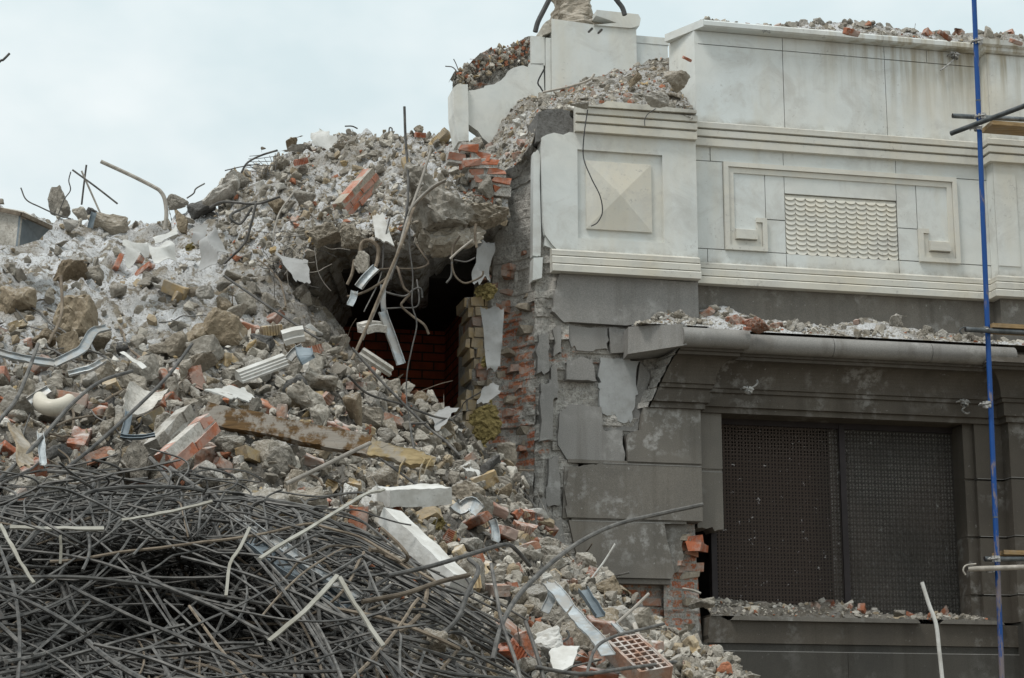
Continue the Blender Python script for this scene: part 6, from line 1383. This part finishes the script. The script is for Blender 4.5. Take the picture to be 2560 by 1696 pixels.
def sheet(name, corners, nx, ny, amp, m, label, cat, seed, ragged=0.06, t=0.004, sag=0.0):
    """crumpled sheet between four corners (x, y, distance), with thickness"""
    A = [at(*c) for c in corners]; u, v = np.meshgrid(np.linspace(0, 1, nx), np.linspace(0, 1, ny)); rg = np.random.default_rng(seed)
    ru = u + (fbm(np.stack([u * 0, v * 3.1, u * 0 + seed], -1), 3) * ragged) * (2 * u - 1); rv = v + (fbm(np.stack([u * 3.3, u * 0, u * 0 + seed + 9], -1), 3) * ragged) * (2 * v - 1) * 2
    P = (A[0] * ((1 - ru) * (1 - rv))[..., None] + A[1] * (ru * (1 - rv))[..., None] + A[2] * (ru * rv)[..., None] + A[3] * ((1 - ru) * rv)[..., None])
    nrm = np.cross(A[1] - A[0], A[3] - A[0]); nrm /= np.linalg.norm(nrm)
    P = P + nrm * ((np.abs(perlin(P * 2.6 + seed * 1.7)) * amp * 3.2 + perlin(P * 6 + seed) * amp * 0.35) + sag * 4 * u * (1 - u))[..., None]
    Q = P + nrm * t; a, b = P.shape[:2]; mb = MB(); mb.grid(P, flip=True); mb.grid(Q)
    idx = [(0, j) for j in range(b)] + [(i, b - 1) for i in range(1, a)] + [(a - 1, j) for j in range(b - 2, -1, -1)] + [(i, 0) for i in range(a - 2, 0, -1)]
    k = [i * b + j for i, j in idx]; n = len(k); mb.f += [(k[i], k[(i + 1) % n], k[(i + 1) % n] + a * b, k[i] + a * b) for i in range(n)]; mb.mi += [0] * n
    o = mb.build(name, M[m], None, True); tag(o, label, cat); return o
sheet('membrane', [(308, 600, 16.9), (372, 596, 17.2), (382, 620, 16.9), (330, 640, 16.6)], 18, 14, 0.05, 'white_sheet', 'left crumpled white membrane piece below the bent pipe', 'membrane', 1)
sheet('membrane', [(368, 606, 16.8), (430, 602, 17.0), (448, 628, 16.8), (398, 652, 16.5)], 18, 14, 0.05, 'white_sheet', 'right crumpled white membrane piece below the bent pipe', 'membrane', 2)
sheet('membrane', [(496, 558, 16.9), (540, 566, 16.8), (572, 628, 16.6), (492, 662, 16.5)], 20, 24, 0.07, 'felt', 'large grey felt flap standing up in the upper slope', 'felt', 3, 0.12)
sheet('membrane', [(484, 552, 17.1), (522, 556, 17.1), (512, 600, 17.0), (478, 606, 17.0)], 14, 14, 0.04, 'felt', 'smaller grey felt flap behind the large one', 'felt', 4, 0.1)
sheet('membrane', [(380, 588, 17.2), (440, 566, 17.4), (446, 582, 17.2), (386, 604, 17.0)], 16, 10, 0.03, 'white_sheet', 'narrow white sheet lying above the crumpled membranes', 'membrane', 5)
sheet('plastic_sheet', [(782, 310, 20.6), (800, 312, 20.5), (834, 340, 20.3), (772, 362, 20.2)], 16, 16, 0.06, 'white_sheet', 'torn white sheet on the skyline of the heap', 'plastic sheet', 6, 0.15)
sheet('felt_strip', [(1196, 584, 16.9), (1242, 590, 16.95), (1238, 690, 16.7), (1184, 700, 16.6)], 22, 30, 0.09, 'felt', 'crumpled grey felt hanging at the top right of the hole', 'felt', 7, 0.12)
sheet('felt_strip', [(1205, 758, 16.85), (1262, 760, 16.9), (1250, 926, 16.8), (1218, 926, 16.75)], 16, 36, 0.035, 'felt', 'smooth grey felt strip hanging on the yellow brick reveal', 'felt', 8, 0.03)
sheet('felt_strip', [(1212, 966, 16.7), (1248, 960, 16.8), (1250, 985, 16.7), (1196, 1006, 16.6)], 16, 12, 0.04, 'felt', 'torn grey felt scrap below the smooth felt strip', 'felt', 9, 0.12)
sheet('felt_strip', [(1075, 1040, 15.9), (1120, 1005, 16.2), (1150, 1018, 16.1), (1095, 1062, 15.7)], 16, 14, 0.03, 'felt', 'grey felt scrap lying on the floor edge of the hole', 'felt', 10, 0.1)
sheet('felt_strip', [(1160, 1142, 15.2), (1186, 1146, 15.2), (1200, 1186, 15.0), (1168, 1180, 15.0)], 14, 14, 0.05, 'white_sheet', 'white torn scrap below the yellow brick reveal', 'membrane', 11, 0.12)
sheet('plaster_sheet', [(930, 534, 16.5), (958, 532, 16.5), (984, 612, 16.35), (940, 598, 16.35)], 12, 16, 0.004, 'white', 'flat white plaster panel leaning over the left of the hole', 'plaster panel', 12, 0.05, 0.02)
sheet('plaster_sheet', [(322, 946, 14.0), (430, 962, 14.2), (388, 1010, 13.8), (308, 1024, 13.6)], 22, 14, 0.02, 'concrete_pale', 'curved plaster sheet beside the fallen brickwork', 'plaster sheet', 13, 0.06, 0.02, 0.06)
sheet('plaster_sheet', [(516, 966, 14.3), (600, 962, 14.5), (660, 1005, 14.3), (560, 990, 14.1)], 20, 10, 0.02, 'white_sheet', 'bluish white fluffy insulation sheet above the beam', 'insulation sheet', 14, 0.12, 0.012)
sheet('plaster_sheet', [(24, 1050, 12.4), (58, 1060, 12.6), (94, 1160, 12.0), (60, 1160, 11.9)], 14, 18, 0.02, 'concrete_brown', 'tan board leaning in the dark gap at the left edge', 'board', 15, 0.06, 0.015)
sheet('plaster_sheet', [(690, 630, 16.9), (770, 650, 16.8), (778, 700, 16.6), (730, 690, 16.6)], 16, 12, 0.02, 'felt', 'grey sheet sagging under the left edge of the overhang', 'felt', 16, 0.08)
sheet('sheet_metal', [(1372, 1622, 10.0), (1450, 1612, 10.1), (1430, 1660, 9.8), (1385, 1680, 9.7)], 12, 10, 0.012, 'white', 'white bent sheet edge among the bottom boulders', 'metal sheet', 17, 0.05, 0.01)

def beam_between(mb, a, b, w, h, upv, mi=0, jit=0.0, n=12, seed=0, taper=None):
    a, b = np.array(a), np.array(b); P = a + (b - a) * np.linspace(0, 1, n)[:, None]
    k = 6; sec = []
    for (x0, y0), (x1, y1) in zip([(-w / 2, -h / 2), (w / 2, -h / 2), (w / 2, h / 2), (-w / 2, h / 2)], [(w / 2, -h / 2), (w / 2, h / 2), (-w / 2, h / 2), (-w / 2, -h / 2)]):
        sec += [(x0 + (x1 - x0) * i / k, y0 + (y1 - y0) * i / k) for i in range(k)]
    n0 = len(mb.v); mb.sweep(P, sec, mi, up=upv, taper=taper)
    if jit: mb.v[-1] = mb.v[-1] + fbm(mb.v[-1] * 6 + seed, 4, 0.6)[:, None] * np.array([0.5, 0.6, 1.0]) * jit
# fallen timber beam with a split pale end
BEAM = empty('timber_beam', at(515, 1042, float(DA(515, 1042)) - 0.45)); tag(BEAM, 'long brown timber beam lying down the slope with a split pale end', 'timber beam')
bpy.context.view_layer.update()
a, b = at(512, 1036, 13.35), at(925, 1118, 13.05); mb = MB(); beam_between(mb, a, b, 0.07, 0.15, (0, 0.3, 1), jit=0.012, n=40); mb.build('beam_body', M['wood'], BEAM)
mb = MB(); c = at(1086, 1160, 13.0); beam_between(mb, b, c, 0.075, 0.135, (0, 0.3, 1), jit=0.03, n=26, seed=4, taper=np.linspace(1, 0.62, 26)); mb.build('split_end', M['wood_pale'], BEAM)
mb = MB()
for k, (x_, l_) in enumerate(((-0.20, 0.16), (-0.06, 0.22), (-0.02, 0.10))): mb.tube([c + np.array([x_, -0.03, 0.03]), c + np.array([x_ - 0.03, -0.06, -0.03]), c + np.array([x_ - 0.05, -0.07, -l_])], 0.008, 5, taper=(1, 0.8, 0.25))
mb.build('splinters', M['wood_pale'], BEAM)
# white slab lying across the right end of the tangle, and the flat topped block above it
def slab_px(name, p0, p1, w, h, m, label, upv, jit=0.006, cat='slab', n=30):
    mb = MB(); beam_between(mb, at(*p0), at(*p1), w, h, upv, jit=jit, n=n, seed=len(label)); o = mb.build(name, M[m]); tag(o, label, cat); return o
slab_px('white_slab', (974, 1292, 11.3), (1150, 1462, 10.6), 0.125, 0.10, 'white', 'long white slab lying diagonally beside the steel tangle', (0.35, -0.35, 0.87), 0.006)
slab_px('white_slab', (958, 1244, 12.5), (1112, 1236, 12.7), 0.20, 0.115, 'white', 'thick flat white topped block right of the upright chunk', (0.0, -0.25, 0.97), 0.012, 'block')
mb = MB(); P = [at(598, 943, 14.75), at(655, 922, 14.85), at(714, 900, 14.95)]
mb.sweep(catmull(P, 6), [(-0.05, -0.035), (0.05, -0.035), (0.05, -0.015), (0.03, -0.015), (0.03, 0.005), (0.012, 0.005), (0.012, 0.02), (-0.01, 0.02), (-0.01, 0.036), (-0.05, 0.036)], up=(0.2, -0.6, 0.8)); o = mb.build('plaster_moulding', M['white']); tag(o, 'clean white stepped plaster moulding lying in the middle of the slope', 'moulding')
mb = MB(); P = [at(708, 846, 15.5), at(735, 838, 15.5), at(760, 834, 15.5)]
mb.sweep(catmull(P, 5), [(-0.05, -0.05), (0.05, -0.05), (0.05, 0.0), (0.02, 0.0), (0.02, 0.05), (-0.05, 0.05)], up=(0.1, -0.6, 0.8)); o = mb.build('plaster_moulding', M['white']); tag(o, 'short white corner moulding piece above the clean white one', 'moulding')
mb = MB(); P = [at(905, 905, 15.6), at(940, 880, 15.6), at(985, 925, 15.6)]
mb = MB(); mb.sweep(catmull([at(902, 880, 15.6), at(940, 905, 15.6), at(978, 930, 15.7)], 5), [(-0.04, -0.03), (0.04, -0.03), (0.04, 0.0), (0.0, 0.0), (0.0, 0.03), (-0.04, 0.03)], up=(0.1, -0.6, 0.8)); o = mb.build('plaster_moulding', M['concrete_pale']); tag(o, 'dusty grey moulding strip sloping on the lip of the hole', 'moulding')
mb = MB(); mb.sweep(catmull([at(905, 822, 15.75), at(930, 816, 15.8), at(958, 818, 15.85)], 5), [(-0.07, -0.04), (0.07, -0.04), (0.07, 0.02), (0.0, 0.02), (0.0, 0.04), (-0.07, 0.04)], up=(0.1, -0.3, 0.95)); o = mb.build('plaster_moulding', M['concrete_pale']); tag(o, 'pale moulding block balanced on the left lip of the hole', 'moulding')
# cream ceramic bend
mb = MB(); P = catmull([at(98, 992, 13.35), at(106, 1012, 13.25), at(132, 1020, 13.2), at(160, 1012, 13.25), at(176, 1000, 13.3)], 8); tp = np.interp(np.linspace(0, 1, len(P)), [0, 0.1, 0.5, 0.85, 1], [0.75, 1.0, 1.15, 1.0, 0.9])
mb.tube(P, 0.052, 16, taper=tp); o = mb.build('ceramic_bend', M['cream'], None, True); tag(o, 'cream glazed ceramic bend lying among the bars on the left', 'ceramic pipe')
# container corner at the left end of the crest
BX = empty('metal_hopper', at(40, 590, 16.6)); tag(BX, 'grey steel trough with a rusty rim lying at the left end of the crest', 'steel trough'); bpy.context.view_layer.update()
A_ = [at(-40, 522, 16.8), at(52, 540, 16.5), at(44, 616, 16.5), at(-40, 604, 16.8)]; B_ = [at(52, 540, 16.5), at(126, 572, 16.9), at(98, 600, 16.9), at(44, 616, 16.5)]
def plate(mb, q, t=0.02):
    q = np.array(q); n = np.cross(q[1] - q[0], q[3] - q[0]); n /= np.linalg.norm(n); mb.add(np.concatenate([q, q + n * t]), [(0, 3, 2, 1), (4, 5, 6, 7), (0, 1, 5, 4), (1, 2, 6, 5), (2, 3, 7, 6), (3, 0, 4, 7)])
mb = MB(); plate(mb, A_); mb.build('front_plate', M['concrete_pale'], BX)
mb = MB(); plate(mb, B_); mb.build('end_plate', M['zinc_dark'], BX)
mb = MB(); beam_between(mb, at(-40, 516, 16.75), at(54, 536, 16.45), 0.03, 0.035, (0, 0, 1)); beam_between(mb, at(54, 536, 16.45), at(128, 570, 16.85), 0.03, 0.035, (0, 0, 1)); mb.build('rim', M['rebar_rust'], BX)
mb = MB(); plate(mb, [at(-40, 512, 17.4), at(60, 528, 17.3), at(128, 568, 17.0), at(54, 540, 16.5)], 0.02); mb.build('top_plate', M['concrete'], BX)
# mineral wool
def wool(name, px, py, w, h, D, label, seed):
    v, f = hull_mesh(seed, 16, (1, 0.5, 1), 3, 0.10, None, 0.9); k = D / F / 2; c = at(px, py, D)
    v = v * np.array([w * k, min(w, h) * k * 0.5, h * k]); v = v + (fbm(v * 30 + seed, 3, 0.7) * 0.018)[:, None] * np.array([1, 1, 1.0])
    o = bpy.data.objects.new(name, np_mesh(name, v, f, [M['wool']])); o.location = c; COL.objects.link(o); tag(o, label, 'mineral wool')
wool('mineral_wool', 1215, 728, 66, 56, 16.75, 'small tuft of yellow green mineral wool under the crumpled felt', 901)
wool('mineral_wool', 1212, 1058, 88, 118, 16.6, 'large clump of yellow green mineral wool on the yellow brick reveal', 902)
wool('mineral_wool', 1212, 905, 24, 36, 16.8, 'thin tuft of mineral wool left of the smooth felt strip', 903)
wool('mineral_wool', 1096, 1308, 40, 44, 12.9, 'yellow mineral wool scrap under the shiny sheet', 904)
wool('mineral_wool', 474, 618, 34, 28, 16.8, 'mossy wool tuft left of the large grey felt flap', 905)
# fallen pieces of brickwork: courses held together by their mortar
def masonry(name, p0, p1, D0, D1, nl, nw, mats, label, upv, wid, hgt, seed):
    r = np.random.default_rng(seed); a, b = at(*p0, D0), at(*p1, D1); x = b - a; L_ = np.linalg.norm(x); x = x / L_; u = np.array(upv, float); u -= x * (u @ x); u /= np.linalg.norm(u); y = np.cross(u, x)
    T = Matrix(((x[0], y[0], u[0], a[0]), (x[1], y[1], u[1], a[1]), (x[2], y[2], u[2], a[2]), (0, 0, 0, 1))); mb = MB(); bl = L_ / nl
    for j in range(nw):
        for i in range(nl + (j % 2)):
            s0 = max(0, (i - 0.5 * (j % 2)) * bl); s1 = min(L_, (i + 1 - 0.5 * (j % 2)) * bl)
            if s1 - s0 < 0.02: continue
            mb.box((s0 + 0.004, -wid / 2 + r.normal() * 0.006, (j - nw / 2) * hgt + 0.004), (s1 - 0.004, wid / 2 + r.normal() * 0.006, (j + 1 - nw / 2) * hgt - 0.004), 0, T); mb.v[-1] += r.normal(size=(8, 3)) * 0.005
    mb.box((0.006, -wid / 2 + 0.003, -nw / 2 * hgt + 0.003), (L_ - 0.006, wid / 2 - 0.003, nw / 2 * hgt - 0.003), 1, T)
    o = mb.build(name, [M[mats[0]], M[mats[1]]]); tag(o, label, 'brickwork'); return o
masonry('brickwork_piece', (412, 1158), (524, 1060), 12.35, 12.75, 2, 2, ('brick_clean', 'concrete_pale'), 'fallen red brickwork slab left of the wooden beam', (-0.5, -0.55, 0.65), 0.10, 0.075, 5)
masonry('brickwork_piece', (388, 1128), (470, 1040), 12.75, 13.1, 2, 2, ('concrete', 'concrete_pale'), 'mortar covered brickwork behind the fallen red slab', (-0.5, -0.55, 0.65), 0.12, 0.075, 6)
masonry('brickwork_piece', (852, 528), (932, 440), 17.55, 17.8, 3, 3, ('brick_clean', 'concrete'), 'bright orange red brickwork lump on the upper slope', (-0.5, -0.6, 0.6), 0.14, 0.06, 7)
# perforated brick at the right toe of the heap
def perforated(px0, py0, px1, py1, D0, D1, label):
    a, b = at(px0, py0, D0), at(px1, py1, D1); x = b - a; L_ = np.linalg.norm(x); x /= L_; u = np.array([0.25, -0.75, 0.55]); u -= x * (u @ x); u /= np.linalg.norm(u); y = np.cross(u, x)
    T = Matrix(((x[0], y[0], u[0], a[0]), (x[1], y[1], u[1], a[1]), (x[2], y[2], u[2], a[2]), (0, 0, 0, 1))); W = L_ * 0.50; H = L_ * 0.28; mb = MB(); nx_, ny_ = 8, 4; t = 0.011
    xs = np.linspace(0, L_, nx_ + 1); ys = np.linspace(-W / 2, W / 2, ny_ + 1)
    for i in range(nx_ + 1): mb.box((xs[i] - t / 2, -W / 2, -H), (xs[i] + t / 2, W / 2, 0), 0, T)
    for j in range(ny_ + 1): mb.box((-t / 2 + 0.001, ys[j] - t / 2, -H + 0.001), (L_ + t / 2 - 0.001, ys[j] + t / 2, -0.001), 0, T)
    mb.box((0, -W / 2, -H - 0.004), (L_, W / 2, -H + 0.004), 0, T); mb.box((-0.006, -W / 2 - 0.016, -H - 0.003), (L_ + 0.006, -W / 2 - 0.004, 0.002), 0, T); mb.box((-0.006, W / 2 + 0.004, -H - 0.003), (L_ + 0.006, W / 2 + 0.016, 0.002), 0, T)
    o = mb.build('perforated_brick', M['brick']); tag(o, label, 'brick')
perforated(1556, 1592, 1640, 1672, 10.75, 10.5, 'large perforated hollow brick lying at the right toe of the heap')

# ------------------------------------------------------------------ scaffold at the right
SCF = empty('scaffold', fw(2.5, 0.9, 0)); tag(SCF, 'tube scaffold with a blue upright pole in front of the right pilaster', 'scaffold'); bpy.context.view_layer.update()
def W(s, d, z): return fw(s, d, z)
mb = MB(); mb.tube([W(2.626, 0.9, 10.2), W(2.607, 0.9, 9.03), W(2.551, 0.9, 5.62), W(2.50, 0.9, 2.478), W(2.46, 0.9, 0.0)], 0.0245, 16); SP = mb.build('upright_pole', M['blue'], SCF, True)
mb = MB()
for z in (7.98, 3.93): mb.tube([W(2.551 + (z - 5.62) * 0.0166, 0.9, z), W(2.551 + (z - 5.62) * 0.0166, 0.9, z + 0.012)], 0.0265, 16)
mb.build('pole_joint', M['tube'], SCF)
def hollow(mb, a, b, r=0.024):
    mb.tube([a, b], r, 14); a, b = np.array(a), np.array(b); t = (b - a) / np.linalg.norm(b - a)
    mb.sweep([a + t * 0.002, a - t * 0.003], [(r * math.cos(2 * math.pi * j / 14), r * math.sin(2 * math.pi * j / 14)) for j in range(14)], cap=False)
    mb.tube([a - t * 0.004, a - t * 0.0035], r * 0.72, 14, mi=1)
def fat(px, py, d): return W(*f_at(px, py, d))
for a, b, d in (((2382, 290), (2700, 306), 0.85), ((2414, 824), (2700, 838), 0.95), ((2462, 1398), (2700, 1396), 0.85)):
    mb = MB(); hollow(mb, fat(*a, d), fat(*b, d)); mb.build('ledger_tube', [M['tube'], M['frame']], SCF, True)
mb = MB(); hollow(mb, fat(2378, 334, 1.25), fat(2620, 243, 2.1)); mb.build('transom_tube', [M['tube'], M['frame']], SCF, True)
mb = MB(); hollow(mb, fat(2420, 1423, 1.0), fat(2700, 1414, 1.25)); mb.build('transom_tube', [M['pipe'], M['frame']], SCF, True)
mb = MB(); mb.tube(catmull([fat(2422, 818, 0.95), fat(2406, 820, 0.95), fat(2399, 828, 0.95), fat(2406, 836, 0.95)], 6), 0.006, 6); mb.build('tube_hook', M['tube'], SCF)
mb = MB(); mb.tube(catmull([fat(2440, 1410, 1.02), fat(2415, 1414, 1.02), fat(2408, 1426, 1.02), fat(2414, 1438, 1.02)], 6), 0.008, 6); mb.build('tube_hook', M['pipe'], SCF)
def coupler(parent, c, ax, s=1.0, label=None):
    """two hinged jaws round a tube, a swing bolt with a nut and flap"""
    c = np.array(c); ax = np.array(ax, float) / np.linalg.norm(ax); a1 = np.cross(ax, (0.3, 0.5, 0.8)); a1 /= np.linalg.norm(a1); a2 = np.cross(ax, a1); r = 0.031 * s
    par = parent
    if parent is None: par = empty('scaffold_coupler', c); tag(par, label, 'scaffold coupler'); bpy.context.view_layer.update()
    mb = MB()
    for (t0, t1) in ((-100, 70), (90, 250)):
        mb.sweep([c + a1 * r * math.cos(R(t)) + a2 * r * math.sin(R(t)) for t in np.linspace(t0, t1, 14)], [(-0.024 * s, -0.004), (0.024 * s, -0.004), (0.024 * s, 0.004), (-0.024 * s, 0.004)], up=ax @ np.eye(3) if False else a1)
    mb.build('clamp_jaw', M['coupler'], par, False)
    mb = MB(); b0 = c + a2 * r * 1.15; mb.tube([b0 - a1 * 0.045 * s, b0 + a1 * 0.05 * s], 0.0065 * s, 8); mb.tube([b0 + a1 * 0.03 * s, b0 + a1 * 0.045 * s], 0.013 * s, 6); mb.build('clamp_bolt', M['coupler'], par)
    mb = MB(); mb.tube(catmull([c + a1 * r, c + a1 * r * 1.7 + a2 * 0.012, c + a1 * r * 2.3 - a2 * 0.02], 5), 0.008 * s, 6); mb.build('clamp_flap', M['coupler'], par)
    return par
pa = W(2.607, 0.9, 9.03) - W(2.5, 0.9, 2.478)
for px, py in ((2447, 104), (2455, 292), (2445, 320), (2462, 826), (2467, 1012), (2490, 1398), (2476, 1424)): coupler(SCF, fat(px, py, 0.92), pa, 1.15)
def loose_coupler(px, py, d, label, tail):
    o = coupler(None, fat(px, py, d), (0.3, 0.2, 1.0), 1.1, label); mb = MB(); mb.tube(catmull([fat(*q, d) for q in tail], 5), 0.009, 6, taper=None); mb.build('swing_bolt', M['coupler'], o)
loose_coupler(2388, 140, 0.06, 'loose steel coupler fixed high on the white parapet wall', [(2384, 150), (2368, 164), (2351, 176)])
loose_coupler(1872, 976, 0.34, 'loose pale coupler with a curved arm on the dark cornice', [(1876, 972), (1886, 966), (1894, 958), (1892, 950)])
loose_coupler(2412, 1008, 0.18, 'loose coupler hanging left of the blue pole under the cornice', [(2412, 1018), (2405, 1026), (2416, 1034), (2424, 1032)])
def board(p, label):
    mb = MB(); q = [np.array(x) for x in p]; mb.add(q + [x + np.array([0, 0, 0.04]) for x in q], [(0, 3, 2, 1), (4, 5, 6, 7), (0, 1, 5, 4), (1, 2, 6, 5), (2, 3, 7, 6), (3, 0, 4, 7)])
    tag(mb.build('scaffold_board', M['wood_board']), label, 'scaffold board')
def bd(px, py, d0, d1, ln, label):
    s, _, z = f_at(px, py, d0); board([W(s, d0, z), W(s + ln, d0, z), W(s + ln, d1, z), W(s + 0.02, d1, z)], label)
bd(2480, 311, 0.98, 0.72, 1.3, 'highest brown scaffold board lying on the tubes at the right edge')
bd(2482, 818, 0.98, 0.70, 1.3, 'middle scaffold board level with the granite cornice at the right edge')
bd(2510, 1386, 0.88, 0.60, 1.3, 'lowest scaffold board level with the lower window at the right edge')
